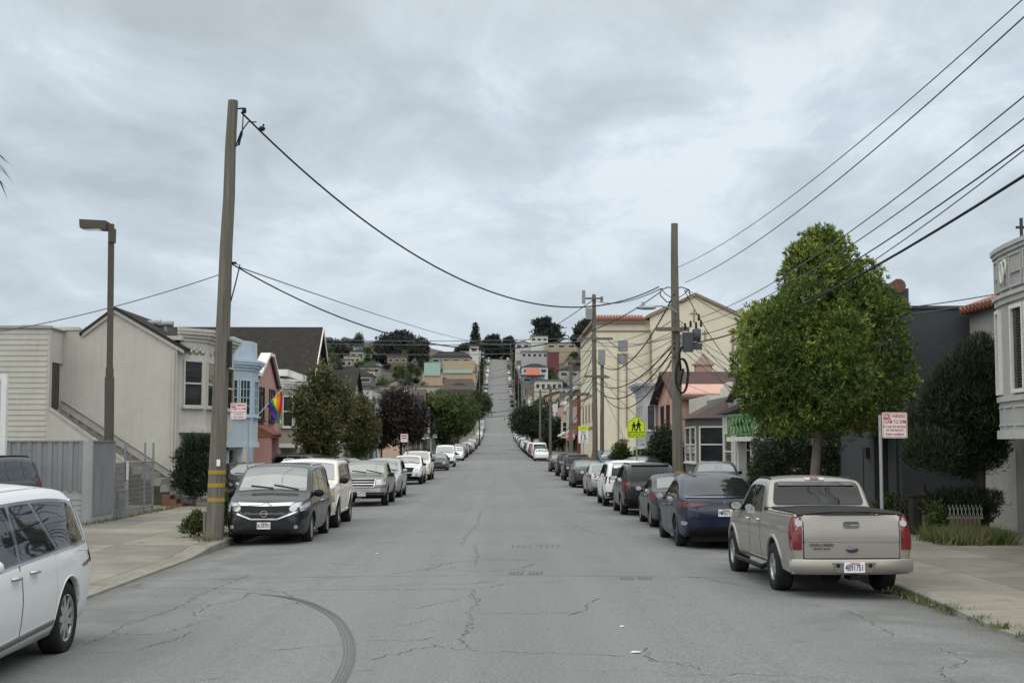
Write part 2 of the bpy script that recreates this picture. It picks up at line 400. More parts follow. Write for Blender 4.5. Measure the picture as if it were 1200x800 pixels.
# kerb height along the street: lowered at the drives beside the camera
def kh(sg, y):
    if sg < 0: return .155 - .115 * (1 - sstep(28.0, 30.5, y)) + (0 if y < 43.5 or y > 50 else -.1)
    return .15 - .10 * (1 - sstep(17, 20.5, y)) + 0
def crossing(y): return any(a - .5 < y < b + .5 for a, b in (XCROSS, XC2, XC3))
segs = [(-30, XCROSS[0]), (XCROSS[1], XC2[0]), (XC2[1], XC3[0]), (XC3[1], 1020)]
for sg in (-1, 1):
    for si, (a, bb) in enumerate(segs):
        st = 1.0 if si == 0 else 6.0
        yy = list(np.arange(a, bb, st)) + [bb]
        g = MB(); kx = [(RW, -.12), (RW + .02, 0), (RW + .05, 1), (RW + .15, 1)]
        for y in yy:
            h = kh(sg, y)
            for x, t in kx: g.v.append((sg * (x + RWF(y) - RW), y, ROADZ(y) - .02 + (h if t == 1 else (t if t < 0 else h * .85))))
        n = 4
        for j in range(len(yy) - 1):
            for i in range(n - 1):
                q = (j * n + i, j * n + i + 1, (j + 1) * n + i + 1, (j + 1) * n + i); g.f.append(q if sg > 0 else q[::-1]); g.smooth.append(False)
        struct('kerb', g, M_KERB)
        g = MB(); wx = [RW + .15, RW + 1.2, 8.5, 10.0, 11.25, 13.0]; n = len(wx)
        for y in yy:
            h = kh(sg, y)
            for i, x in enumerate(wx):
                hh = h + (.17 - h) * min(1, i / 3) + max(0, (x - 10)) * .01
                g.v.append((sg * (x + (RWF(y) - RW) * max(0, 1 - i / 4)), y, ROADZ(y) - .02 + hh))
        for j in range(len(yy) - 1):
            for i in range(n - 1):
                q = (j * n + i, j * n + i + 1, (j + 1) * n + i + 1, (j + 1) * n + i); g.f.append(q if sg > 0 else q[::-1]); g.smooth.append(False)
        struct('pavement', g, M_WALK)
# ---- marks that lie on the road: cracks, crack seal, tyre arc, crosswalk lines, scraps
def ribbon(mb, pts, w, lift=.004, jit=.0, sub=.25, seed=0):
    rr = random.Random(seed); P = []
    for i in range(len(pts) - 1):
        a, bq = Vector(pts[i]), Vector(pts[i + 1]); k = max(1, int((bq - a).length / sub))
        for j in range(k):
            p = a.lerp(bq, j / k); P.append(Vector((p.x + rr.uniform(-jit, jit), p.y + rr.uniform(-jit, jit) * 1.5)))
    P.append(Vector((pts[-1][0], pts[-1][1])))
    vs = []
    for i, p in enumerate(P):
        d = (P[min(i + 1, len(P) - 1)] - P[max(i - 1, 0)]).normalized(); nn = Vector((-d.y, d.x))
        ww = (w[0] + (w[1] - w[0]) * rr.random()) if isinstance(w, tuple) else w
        if isinstance(w, tuple) and i in (0, len(P) - 1): ww = w[0] * .3
        for s_ in (1, -1):
            q = p + nn * ww / 2 * s_; vs.append((q.x, q.y, ZK(q.x, q.y) + lift))
    mb.add(vs, [(2 * i, 2 * i + 1, 2 * i + 3, 2 * i + 2) for i in range(len(P) - 1)])
def gp(*px): return [PZ(a, b_, .06).to_2d() for a, b_ in px]
M_CRACK = pmat('crack_dirt', (.06, .061, .058), .95, .4, 3)
cracks = [
  [(96, 752), (130, 738), (140, 731), (185, 716), (215, 706), (232, 695), (262, 683), (290, 672), (330, 668)],
  [(130, 738), (175, 741), (200, 738), (230, 727), (265, 722), (222, 718), (250, 706), (285, 700), (300, 690)],
  [(100, 762), (160, 760), (200, 748), (226, 738)], [(300, 682), (345, 680), (420, 676)], [(240, 690), (300, 694), (360, 690), (470, 692), (556, 691)],
  [(553, 692), (553, 700), (562, 706), (551, 718), (553, 730), (547, 740), (540, 751), (550, 762)], [(553, 706), (566, 704)],
  [(400, 691), (556, 691), (572, 690), (600, 684), (680, 681)], [(470, 715), (500, 712), (545, 702)], [(465, 735), (500, 728), (510, 727)],
  [(430, 775), (460, 768), (510, 758), (540, 762), (560, 765), (690, 768), (760, 772), (800, 780), (830, 786)],
  [(420, 752), (480, 752), (512, 748)], [(555, 720), (620, 720), (690, 719)], [(757, 760), (760, 768), (757, 772), (766, 777)], 
  [(990, 711), (1010, 718), (1034, 733), (1050, 741)], [(1085, 751), (1110, 758), (1135, 771), (1100, 779), (1098, 784), (1122, 799)], 
  [(800, 792), (880, 790), (980, 794)], [(556, 640), (560, 652), (556, 664)], [(330, 640), (345, 644), (352, 641)], [(700, 625), (740, 628), (790, 634)],
  [(600, 629), (650, 629)], [(540, 640), (545, 630), (560, 615), (563, 600)]]
g = MB()
for i, cpx in enumerate(cracks): ribbon(g, gp(*cpx), (.003, .014), .004, .055, .07, i)
for i in range(46):                                          # finer crazing further up the road
    x = random.uniform(-5.4, 5.4); y = random.uniform(14, 80); pp = [(x, y)]; a_ = random.choice((0, PI, PI / 2)) + random.uniform(-.5, .5)
    for _ in range(random.randint(2, 7)):
        a_ += random.uniform(-.6, .6); x += math.cos(a_) * .45; y += math.sin(a_) * .8; pp.append((max(-5.9, min(5.9, x)), y))
    ribbon(g, pp, (.004, .02), .004, .04, .15, i + 90)
struct('road_crack', g, M_CRACK, road)
g = MB()
for i, y in enumerate((23.6, 31.5, 38.2, 46.5, 57, 69, 83, 98, 118)):         # straight transverse joints, sealed with tar
    x0, x1 = random.choice(((-5.8, .2), (-5.9, 5.8), (-1, 5.9), (-3, 4)))
    ribbon(g, [(x0, y), ((x0 + x1) / 2, y + random.uniform(-.15, .15)), (x1, y + random.uniform(-.2, .2))], (.01, .03), .0045, .02, .3, i + 200)
struct('road_joint', g, M_CRACK, road)
# curved tyre arc
arc = gp((306, 695), (330, 698), (355, 704), (375, 713), (392, 724), (403, 738), (409, 755), (409, 772), (403, 790), (392, 808), (370, 835))
def smooth_path(p, k=6):
    out = []
    for i in range(len(p) - 1):
        p0, p1, p2, p3 = p[max(i - 1, 0)], p[i], p[i + 1], p[min(i + 2, len(p) - 1)]
        for j in range(k):
            t = j / k
            out.append(.5 * ((2 * p1) + (p2 - p0) * t + (2 * p0 - 5 * p1 + 4 * p2 - p3) * t * t + (3 * p1 - p0 - 3 * p2 + p3) * t ** 3))
    return out + [p[-1]]
arc = smooth_path(arc)
m, nt, b = newmat('tyre_rubber_mark'); v = coords(nt)
c = mixc(nt, mrange(nt, noise(nt, v, 30, 4, .7), .35, .65, 0, 1), (.065, .066, .064), (.135, .136, .13)); nt.links.new(c, b.inputs['Base Color']); b.inputs['Roughness'].default_value = .9
g = MB()
for o_, w_ in ((-.06, .016), (-.024, .022), (.010, .012), (.038, .022), (.062, .010)):
    pts = []
    for i, p in enumerate(arc):
        d = (arc[min(i + 1, len(arc) - 1)] - arc[max(i - 1, 0)]).normalized(); pts.append(p + Vector((-d.y, d.x)) * o_)
    ribbon(g, pts, w_, .0042, 0, .2)
struct('tyre_mark', g, m, road)
g = MB()
for x0, y0, x1, y1 in ((597, 671, 638, 671), (727, 676, 765, 676), (600, 640, 660, 639)):   # faint tread prints
    a, bq = PZ(x0, y0, .08), PZ(x1, y1, .08); k = 9
    for i in range(k):
        if i == k // 2: continue
        p = a.lerp(bq, i / k); ribbon(g, [(p.x, p.y - .28), (p.x + .03, p.y + .28)], .04, .0043, 0, .2)
m = pmat('faint_tread_print', (.10, .105, .10), .9, .2, 8)
struct('tyre_mark', g, m, road)
# crosswalk and limit lines
M_LINE = pmat('worn_road_paint', (.5, .5, .48), .8, .35, 2.5)
g = MB()
for y, x0, x1 in ((155.2, -6.0, 6.0), (159.0, -5.8, 5.8), (133.5, .3, 5.9), (404, -5.8, 5.8), (419, -5.8, 5.8), (653, -5, 5)):
    x = x0
    while x < x1:
        w_ = random.uniform(.5, 1.3); ribbon(g, [(x, y), (min(x + w_, x1), y)], .42 if y < 200 else 1.1, .006, 0, .5); x += w_ + random.uniform(.02, .25)
struct('road_marking', g, M_LINE, road)
M_PAPER = pmat('white_scrap', (.62, .6, .56), .8, .1)
for i, (px, py) in enumerate(((745, 764), (729, 734), (442, 648))):
    p = PZ(px, py, .08); g = MB(); s_ = (.06, .03, .035)[i]
    base = ZK(p.x, p.y) if abs(p.x) < RW else .15
    g.prism([(p.x - s_, p.y - .03, base + .006), (p.x + s_ * .7, p.y - .04, base + .012), (p.x + s_, p.y + .03, base + .008), (p.x - .5 * s_, p.y + .04, base + .012)], (0, 0, .006))
    where = ('on the road ahead of the pickup tailgate', 'on the middle of the road, right of the long crack', 'on the road in front of the grey beige pickup')[i]
    g.top('litter_scrap', M_PAPER, 'small white paper scrap lying ' + where, 'litter', 'paper scraps on the street')
# ================================================================ vehicles
from mathutils.geometry import delaunay_2d_cdt
M_GL = glassmat('car_glass', (.008, .010, .010), 1.42, .02)
M_GLW = glassmat('windscreen_glass', (.05, .062, .06), 2.5, .02)
M_MIRR = plain('mirror_glass', (.55, .56, .56), .05, metallic=1)
M_TYRE = pmat('tyre_rubber', (.022, .022, .023), .85, .3, 6)
M_BLK = pmat('black_plastic', (.018, .018, .019), .6, .25, 5)
M_GLOSSBLK = plain('gloss_black', (.012, .012, .013), .2, coat=.6)
M_GAP = pmat('panel_gap', (.012, .012, .012), .9, .1)
M_CHROME = plain('chrome', (.55, .56, .57), .14, metallic=1)
M_ALLOY = plain('silver_alloy', (.50, .51, .52), .3, metallic=.85)
M_RIMB = plain('rim_back', (.10, .10, .10), .5, metallic=.6)
M_DALLOY = plain('dark_alloy', (.05, .05, .055), .35, metallic=.6)
M_RED = plain('red_lamp', (.13, .004, .006), .2, coat=.3)
M_DRED = plain('dark_red_lamp', (.11, .010, .016), .2, coat=.5)
M_CLEAR = plain('clear_lamp', (.33, .34, .35), .15, metallic=.35, coat=1)
M_AMBER = plain('amber_lamp', (.62, .25, .05), .15, coat=1)
M_PLATE = plain('licence_plate_white', (.70, .70, .70), .45)
M_INK = plain('dark_ink', (.02, .025, .06), .6)
M_INKR = plain('red_ink', (.45, .03, .03), .6)
M_FLOOR = pmat('underbody_dark', (.014, .014, .014), .9, .2)

def rp(poly, r=.04, k=3):
    """round the corners of a 2D polygon"""
    out = []; n = len(poly)
    for i in range(n):
        p0, p, p1 = Vector(poly[i - 1]), Vector(poly[i]), Vector(poly[(i + 1) % n])
        a, b = (p0 - p), (p1 - p); ra = min(r, a.length * .45, b.length * .45)
        if ra < 1e-4: out.append(tuple(p)); continue
        s, e = p + a.normalized() * ra, p + b.normalized() * ra
        for j in range(k + 1):
            t = j / k; q = s * (1 - t) ** 2 + p * 2 * t * (1 - t) + e * t * t; out.append((q.x, q.y))
    return out
class Shell:
    def __init__(s, sp, step=.1):
        s.sp = sp; s.L = sp['L']; s.W = sp['W']
        s.top = Pchip(sp['top']); s.belt = Pchip(sp['belt']); s.bot = Pchip(sp['bot'])
        s.x0, s.x1 = sp['top'][0][0], sp['top'][-1][0]
        s.fa, s.ra, s.wr = sp['fa'], sp['ra'], sp['wr']; s.Ra = s.wr + sp.get('archgap', .065)
        s.tum = sp.get('tum', .26); s.tf = sp.get('tf', .16); s.tr = sp.get('tr', .08)
        s.fine = step <= .12
        xs = list(np.arange(s.x0, s.x1, step)) + [s.x1]
        for a in (s.fa, s.ra):
            na = 12 if s.fine else 6
            for k in range(na + 1): xs.append(a + s.Ra * math.cos(PI * k / na))
            xs += [a + s.Ra + .004, a - s.Ra - .004]
        for e, d in ((s.x0, 1), (s.x1, -1)): xs += [e + d * q for q in ((.015, .035, .065) if s.fine else (.03,))]
        xs = sorted(q for q in xs if s.x0 <= q <= s.x1); s.xs = [xs[0]]
        for q in xs[1:]:
            if q - s.xs[-1] > .0035: s.xs.append(q)
        rings = [s.ring(x) for x in s.xs]
        V = []; F = []; n = len(rings[0])
        def addring(x, rg):
            V.extend((x, y, z) for y, z in rg)
        def cap(end):
            x = s.xs[-1] if end > 0 else s.xs[0]; rg = rings[-1] if end > 0 else rings[0]
            zc = (rg[0][1] + rg[n // 2][1]) / 2; bl = sp.get('bf', .09) if end > 0 else sp.get('br', .05); out = []
            for th, sc in ((25, .965), (50, .86), (70, .66), (84, .35), (90, .06)):
                out.append((x + end * bl * math.sin(R(th)), [(y * sc, zc + (z - zc) * sc) for y, z in rg]))
            return out
        seq = cap(-1)[::-1] + list(zip(s.xs, rings)) + cap(1)
        for x, rg in seq: addring(x, rg)
        for i in range(len(seq) - 1):
            for j in range(n - 1):
                F.append((i * n + j, (i + 1) * n + j, (i + 1) * n + j + 1, i * n + j + 1))
        F.append(tuple(range(n))); F.append(tuple(range((len(seq) - 1) * n, len(seq) * n))[::-1])
        s.V, s.F = V, F
        s.bvh = BVHTree.FromPolygons([Vector(v) for v in V], F)
    def w(s, x):
        h = s.W / 2; a = s.fa - .05
        if x > a: h *= 1 - s.tf * ((x - a) / (s.x1 - a)) ** 2.4
        b = s.ra + .05
        if x < b: h *= 1 - s.tr * ((b - x) / (b - s.x0)) ** 2.4
        return h
    FX = [0, .1, .3, .55, .72, .88, 1.0]; FY = [.915, .955, .985, 1.0, .995, .98, .95]
    def ring(s, x):
        zt = s.top(x); zb0 = s.bot(x); zl = min(s.belt(x), zt - .05); zb = zb0; w = s.w(x)
        for a in (s.fa, s.ra):
            if abs(x - a) < s.Ra: zb = max(zb, s.wr + math.sqrt(max(0, s.Ra ** 2 - (x - a) ** 2)))
        zb = min(zb, zl - .03); half = []
        nl = 9 if s.fine else 4
        for i in range(nl):
            z = zb + (zl - zb) * i / nl; half.append((w * np.interp((z - zb0) / (zl - zb0), s.FX, s.FY), z))
        half = [(0.0, zb), (half[0][0] * .6, zb), (half[0][0] - .03, zb)] + half
        yb = w * s.FY[-1]; g = zt - zl; cr = min(.05, .3 * g); re = min(s.sp.get('re', .09), .4 * g); hs = g - cr - re
        ns = 5 if s.fine else 2
        for i in range(ns + 1):
            f = i / ns; half.append((yb - s.tum * hs * (f * .85 + .15 * f * f), zl + hs * f))
        ye, ze = half[-1]
        for th in ((30, 60, 90) if s.fine else (45, 90)):
            half.append((ye - re * (1 - math.cos(R(th))) - s.tum * re * .5, ze + re * math.sin(R(th))))
        ye, ze = half[-1]
        for f in ((.8, .55, .28, 0) if s.fine else (.5, 0)): half.append((ye * f, zt - cr * f * f))
        half = [(min(0.0 if i == len(half) - 1 else 9, y), z) for i, (y, z) in enumerate(half)]
        return [(y, z) for y, z in half] + [(-y, z) for y, z in half[-2::-1]]
    def sidetop(s, x):
        zt = s.top(x); zl = min(s.belt(x), zt - .05); g = zt - zl; return zt - min(.05, .3 * g) - min(s.sp.get('re', .09), .4 * g) * .75
    def mb(s, inner=.05):
        m = MB(); m.v = list(s.V); m.f = list(s.F); m.smooth = [True] * len(s.F); return m
    def hit(s, view, a, b):
        if view == 'L': o, d = Vector((a, 3, b)), Vector((0, -1, 0))
        elif view == 'R': o, d = Vector((a, -3, b)), Vector((0, 1, 0))
        elif view == 'F': o, d = Vector((6, a, b)), Vector((-1, 0, 0))
        elif view == 'B': o, d = Vector((-6, a, b)), Vector((1, 0, 0))
        else: o, d = Vector((a, b, 5)), Vector((0, 0, -1))
        p, n, i, t = s.bvh.ray_cast(o, d)
        if p is None or (view in 'LR' and abs(p.y) < s.W * .2) :
            q = {'L': Vector((a, s.W / 2, b)), 'R': Vector((a, -s.W / 2, b)), 'F': Vector((s.x1, a, b)), 'B': Vector((s.x0, a, b)), 'T': Vector((a, b, s.top(a)))}[view]
            p, n, i, t = s.bvh.find_nearest(q)
        if n.dot(d) > 0: n = -n
        return p, n
    def patch(s, mb, view, poly, off=.004, h=.09, thick=.012):
        P = [Vector(q) for q in poly]; B = []
        for i in range(len(P)):
            a, b = P[i], P[(i + 1) % len(P)]; k = max(1, int((b - a).length / h))
            for j in range(k): B.append(a.lerp(b, j / k))
        xs_ = [q.x for q in B]; ys_ = [q.y for q in B]; pts = list(B); nb = len(B)
        gx = np.arange(min(xs_) + h / 2, max(xs_), h); gy = np.arange(min(ys_) + h / 2, max(ys_), h)
        for x in gx:
            for y in gy:
                inside = False
                for i in range(nb):
                    a, b = B[i - 1], B[i]
                    if (a.y > y) != (b.y > y) and x < (b.x - a.x) * (y - a.y) / (b.y - a.y) + a.x: inside = not inside
                if inside and min((Vector((x, y)) - q).length for q in B) > h * .3: pts.append(Vector((x, y)))
        co, ed, fs, ov, oe, of = delaunay_2d_cdt(pts, [], [list(range(nb))], 1, 1e-5)
        H = [s.hit(view, q.x, q.y) for q in co]; o = len(mb.v)
        flip = None
        vs = [p + n * off for p, n in H]
        out = []
        for f in fs:
            a, b, c = (vs[i] for i in f); nn = (b - a).cross(c - a)
            out.append(tuple(f) if nn.dot(H[f[0]][1]) > 0 else tuple(f)[::-1])
        mb.add(vs, out, True)
        # rim
        cnt = {}
        for f in out:
            for i in range(len(f)): cnt[(f[i], f[(i + 1) % len(f)])] = 1
        rim = [(a, b) for a, b in cnt if (b, a) not in cnt]
        for a, b in rim:
            pa, na = H[a]; pb, nb_ = H[b]
            mb.add([vs[a], vs[b], pb - nb_ * thick, pa - na * thick], [(3, 2, 1, 0)], False)
        return mb
WHEELS = {}
def wheel_mesh(style, r, tw, rimr, mrim, fine=True):
    key = (style, r, tw, rimr, mrim.name, fine)
    if key in WHEELS: return WHEELS[key]
    n = 32 if fine else 12; t = MB(); h = tw / 2
    t.lathe([(rimr * .96, -h * .9), (rimr + .02, -h), (r - .03, -h), (r - .006, -h * .8), (r, -h * .45), (r, h * .45), (r - .006, h * .8), (r - .03, h), (rimr + .02, h), (rimr * .97, h * .86), (rimr * .93, h * .3)], 'y', n=n)
    q = MB()
    q.lathe([(0.001, h * .25), (rimr * .95, h * .2), (rimr * .96, h * .86), (rimr * 1.0, h * .9), (rimr * .985, h * .94), (rimr * .93, h * .86)], 'y', n=n)
    hub = MB(); hub.lathe([(.001, h * .82), (.045, h * .82), (.07, h * .76), (.075, h * .4)], 'y', n=16)
    ns, wa, wb_ = {'five': (5, .30, .20), 'ten': (10, .20, .14), 'six': (6, .26, .16), 'twin': (9, .26, .16), 'steel': (8, .3, .26)}[style]
    for k in range(ns):
        a0 = 2 * PI * k / ns; pr = []
        for rr, ww, yy in ((.05, wb_ * .11 / .2, h * .80), (rimr * .95, wa * rimr * .95 * .6, h * .84)):
            for sg in (-1, 1):
                ang = a0; x = rr * math.cos(ang) - sg * ww / 2 * math.sin(ang); z = rr * math.sin(ang) + sg * ww / 2 * math.cos(ang)
                pr.append((x, yy, z))
        hub.prism([pr[0], pr[1], pr[3], pr[2]], (0, -h * .35, 0))
    WHEELS[key] = (t.mesh('tyre', M_TYRE), q.mesh('rim', mrim), hub.mesh('spokes', mrim))
    return WHEELS[key]
def link(name, me, parent, loc=(0, 0, 0), rz=0):
    o = bpy.data.objects.new(name, me); COL.objects.link(o); o.parent = parent; o.location = loc; o.rotation_euler = (0, 0, rz); return o
PATCHC = {}
def build_car(sp, pm, label, cat='car', group=None, name='parked_car', detail=2):
    """detail 2: close, 1: middle distance, 0: far.  Local axes: x forward, y left, z up, origin on the ground."""
    sh = Shell(sp, {2: .1, 1: .16, 0: .34}[detail]); hh = {2: .09, 1: .16, 0: .4}[detail]
    root = thing(name, (0, 0, 0), label, cat, group); W2 = sp['W'] / 2
    body = sh.mb().build('body', pm, root)
    u = MB(); u.box(sh.x0 + .14, sh.x1 - .14, -W2 * .72, W2 * .72, sh.bot(0) - .03, sh.bot(0) + .16)
    for a in (sh.fa, sh.ra):                                   # wheel housings
        for sg in (-1, 1):
            prof = [(sh.Ra - .004, 0), (sh.Ra - .004, -.30), (.05, -.30)]
            n = 20 if detail else 8; vs = []
            for r_, a_ in prof:
                for j in range(n + 1):
                    th = PI * j / n; vs.append((a + r_ * math.cos(th), sg * (W2 * .94 + a_), sh.wr + r_ * math.sin(th)))
            fs = [(i * (n + 1) + j, i * (n + 1) + j + 1, (i + 1) * (n + 1) + j + 1, (i + 1) * (n + 1) + j) for i in range(2) for j in range(n)]
            u.add(vs, fs)
        if detail: u.tube([(a, -W2 * .8, sh.wr * .95), (a, W2 * .8, sh.wr * .95)], .05, 6)
    u.build('underbody', M_FLOOR, root)
    st, mr = sp.get('wheel', ('ten', M_ALLOY)); rimr = sh.wr * sp.get('rimf', .64); tw = sp.get('tw', .225)
    T, Q, S = wheel_mesh(st, sh.wr, tw, rimr, mr, detail == 2)
    for a in (sh.fa, sh.ra):
        for sg in (1, -1):
            wl = bpy.data.objects.new('wheel', None); COL.objects.link(wl); wl.parent = root; wl.location = (a, sg * (W2 - tw / 2 - sp.get('winset', .03)), sh.wr)
            wl.rotation_euler = (0, 0, 0 if sg > 0 else PI); wl.empty_display_size = .1
            link('tyre', T, wl); 
            if detail: link('rim', Q, wl)
            link('spokes' if detail else 'rim', S, wl)
    # glass
    def patches(nm, m, lst, off=.004, parent=root, th=.012, h=None):
        mb = MB()
        for vw, poly in lst: sh.patch(mb, vw, poly, off, h or hh, th)
        return mb.build(nm, m, parent)
    wsb, wst = sp['ws']; inset = .07
    def yb(x): return sh.w(x) * .95
    def yt(x): zt = sh.top(x); zl = sh.belt(x); return yb(x) - sh.tum * (zt - zl) - .05
    def screen(nm, xa, xb, m, vw):
        za, zb_ = sh.top(xa), sh.top(xb)
        ya = min(yb(xa) - .1, yt(xa) - .04); yb2 = yt(xb) - .03
        if vw == 'T': poly = [(xa, -ya), (xb, -yb2), (xb, yb2), (xa, ya)]
        else: poly = [(-ya, za), (-yb2, zb_), (yb2, zb_), (ya, za)]
        poly = rp(poly, .07 if detail else 0)
        return patches(nm, m, [(vw, poly)], .009, h=.05 if detail == 2 else None)
    slope = abs((sh.top(wsb) - sh.top(wst)) / (wsb - wst))
    mglw = sp.get('wsmat', M_GLW)
    screen('windscreen', wsb, wst, mglw, 'T' if slope < 1.3 else 'F')
    if 'rg' in sp:
        xa, xb = sp['rg']; slope = abs((sh.top(xa) - sh.top(xb)) / (xa - xb))
        screen('rear_window', xa, xb, sp.get('rgmat', M_GL), 'T' if slope < 1.3 else 'B')
    if 'rgp' in sp: patches('rear_window', sp.get('rgmat', M_GL), [('B', rp(sp['rgp'], .06 if detail else 0))], .010, h=.05 if detail == 2 else None)
    trim = MB()
    for sd in 'LR':
        for (rb, rt, fb, ft) in sp['win']:
            k = 6 if detail else 3; lo = sp.get('wlo', .03); mg = sp.get('wmg', .045)
            poly = [(rb + (fb - rb) * i / k, sh.belt(rb + (fb - rb) * i / k) + lo) for i in range(k + 1)]
            topp = [(ft + (rt - ft) * i / k, max(sh.sidetop(ft + (rt - ft) * i / k) - mg, sh.belt(ft + (rt - ft) * i / k) + lo + .02)) for i in range(k + 1)]
            poly = poly + topp
            q = [poly[0]]
            for p in poly[1:]:
                if (Vector(p) - Vector(q[-1])).length > .02: q.append(p)
            if detail: q = rp(q, .035)
            patches('side_window', M_GL, [(sd, q)], .006)
    if detail == 0:
        lm = MB()
        for vw, poly, nm in sp.get('far', ()): patches(nm, {'headlight': M_CLEAR, 'tail_light': M_RED, 'grille': M_BLK}[nm], [(vw, poly), (vw, [(-a, b) for a, b in poly])], .01)
        return root, sh
    # black window surround
    if sp.get('surround'):
        a, b, f, t_ = sp['surround']
        for sd in 'LR':
            k = 10; lo = .0; mg = .015
            poly = [(a + (f - a) * i / k, sh.belt(a + (f - a) * i / k) + lo) for i in range(k + 1)] + [(t_ + (b - t_) * i / k, sh.sidetop(t_ + (b - t_) * i / k) - mg) for i in range(k + 1)]
            patches('window_surround', sp.get('surmat', M_GLOSSBLK), [(sd, rp(poly, .03))], .003)
    # doors: a dark gap and the panel proud of it
    for (xr, xf, hx) in sp.get('doors', ()):
        for sd, sg in (('L', 1), ('R', -1)):
            zs = sh.bot(0) + .09; poly = []
            def edge(x): return sh.belt(x) + .012
            P = [(xr, edge(xr)), (xf, edge(xf)), (xf, zs)]
            # rear door follows the wheel arch
            if xr - sh.ra < sh.Ra + .05:
                c_ = [(sh.ra + (sh.Ra + .05) * math.cos(t), sh.wr + (sh.Ra + .05) * math.sin(t)) for t in np.linspace(.0, PI / 2, 6)]
                P = [(xf, zs)] + [q for q in c_ if q[0] > xr and q[1] > zs] + [(xr, edge(xr)), (xf, edge(xf))]
                P = P
            else: P = [(xf, zs), (xr, zs), (xr, edge(xr)), (xf, edge(xf))]
            cxm = sum(p[0] for p in P) / len(P); czm = sum(p[1] for p in P) / len(P)
            G = [(cxm + (x - cxm) * 1.014 + (.006 if x > cxm else -.006), czm + (z - czm) * 1.012) for x, z in P]
            patches('door_gap', M_GAP, [(sd, rp(G, .05))], .0015, root)
            d = patches('door', pm, [(sd, rp(P, .045))], .004, root, .004)
            hz_ = sh.belt(hx) - .10; p, nn = sh.hit(sd, hx, hz_)
            hm = MB(); hm.tube([p + Vector((-.095, sg * .006, 0)), p + Vector((-.07, sg * .04, .004)), p + Vector((.07, sg * .04, .008)), p + Vector((.095, sg * .006, .004))], .017, 6)
            hm.build('door_handle', sp.get('handle', pm), d)
    # mirrors
    mx = sp['mirror'][0]; ms = sp['mirror'][1] if len(sp['mirror']) > 1 else 1
    for sg in (1, -1):
        y0 = yb(mx); z0 = sh.belt(mx) + .05; m_ = MB()
        m_.lathe([(.001, -.085), (.07 * ms, -.08), (.098 * ms, -.03), (.1 * ms, .04), (.088 * ms, .075)], 'x', (0, 0, 0), 12)
        V = [(mx + .07 - p[0] * 1.15, sg * (y0 + .11) + p[1] * 1.0, z0 + .06 + p[2] * .74) for p in m_.v]
        m2 = MB(); m2.v = V; m2.f = m_.f; m2.smooth = m_.smooth
        m2.bar((mx + .04, sg * (y0 - .02), z0 + .01), (mx + .02, sg * (y0 + .08), z0 + .03), .05, .04)
        mo = m2.build('wing_mirror', sp.get('mirmat', pm), root)
        g_ = MB(); g_.lathe([(.001, 0), (.085 * ms, .001)], 'x', (0, 0, 0), 12)
        g2 = MB(); g2.v = [(mx - .022, sg * (y0 + .11) + p[1] * .96, z0 + .06 + p[2] * .70) for p in g_.v]; g2.f = list(g_.f); g2.smooth = [False] * len(g2.f)
        g2.build('mirror_glass', M_MIRR, mo)
    # listed features
    for ft in sp.get('feat', ()):
        nm, m, lst = ft[0], ft[1], ft[2]; off = ft[3] if len(ft) > 3 else .008; mir = ft[4] if len(ft) > 4 else False
        if m == 'paint': m = pm
        L_ = [(v_, rp(p, .02) if len(p) < 12 else p) for v_, p in lst]
        patches(nm, m, L_, off, root, .02)
        if mir: patches(nm, m, [({'L': 'R', 'R': 'L'}.get(v_, v_), [(-a, b) for a, b in p] if v_ in 'FB' else ([(a, -b) for a, b in p] if v_ == 'T' else p)) for v_, p in L_], off, root, .02)
    # wheel arch lips
    for a in (sh.fa, sh.ra):
        for sg, sd in ((1, 'L'), (-1, 'R')):
            if detail < 2: continue
            lip = MB(); path = []
            for th in np.linspace(R(4), R(176), 18):
                x = a + (sh.Ra + .012) * math.cos(th); z = sh.wr + (sh.Ra + .012) * math.sin(th); p, nn = sh.hit(sd, x, z); path.append(p + Vector((0, -sg * .006, 0)))
            lip.tube(path, sp.get('lip', .018), 6, True); lip.build('wheel_arch_lip', sp.get('lipmat', pm), root)
    if sp.get('rails'):
        xa, xb, hgt, rm = sp['rails']
        for sg in (1, -1):
            rl = MB(); yy = yt((xa + xb) / 2) - .01
            T_ = lambda x: sh.sidetop(x) + .015; path = [(xa, sg * yy, T_(xa) - .04), (xa + .10, sg * yy, T_(xa + .1) + hgt * .8)] + [(x, sg * yy, T_(x) + hgt) for x in np.linspace(xa + .3, xb - .3, 5)] + [(xb - .12, sg * yy, T_(xb - .12) + hgt * .8), (xb, sg * yy, T_(xb) - .04)]
            rl.tube(path, .022, 6); rl.build('roof_rail', rm, root)
    if sp.get('bars'):
        for x in sp['bars']:
            rl = MB(); yy = yt(x); rl.bar((x, -yy, sh.top(x) + .09), (x, yy, sh.top(x) + .09), .05, .035)
            for sg in (1, -1): rl.bar((x, sg * (yy - .04), sh.top(x) - .05), (x, sg * (yy - .04), sh.top(x) + .09), .05)
            rl.build('roof_bar', M_BLK, root)
    # plates
    for vw, z, txt in sp.get('plate', ()):
        p, nn = sh.hit(vw, 0, z); ax = 1 if vw == 'F' else -1; q = MB(); x = p.x + ax * sp.get('plate_off', .012)
        q.box(x, x + ax * .008, -.152, .152, z - .076, z + .076); po = q.build('licence_plate', M_PLATE, root)
        t = MB(); put_text(t, txt, .125, (x + ax * .0095, 0, z - .008), (0, ax, 0), (0, 0, 1), .003, .62); t.build('plate_lettering', M_INK, po)
        t = MB(); put_text(t, 'California', .04, (x + ax * .0095, 0, z + .057), (0, ax, 0), (0, 0, 1), .003); t.build('plate_lettering', M_INKR, po)
    # wipers
    wp = MB()
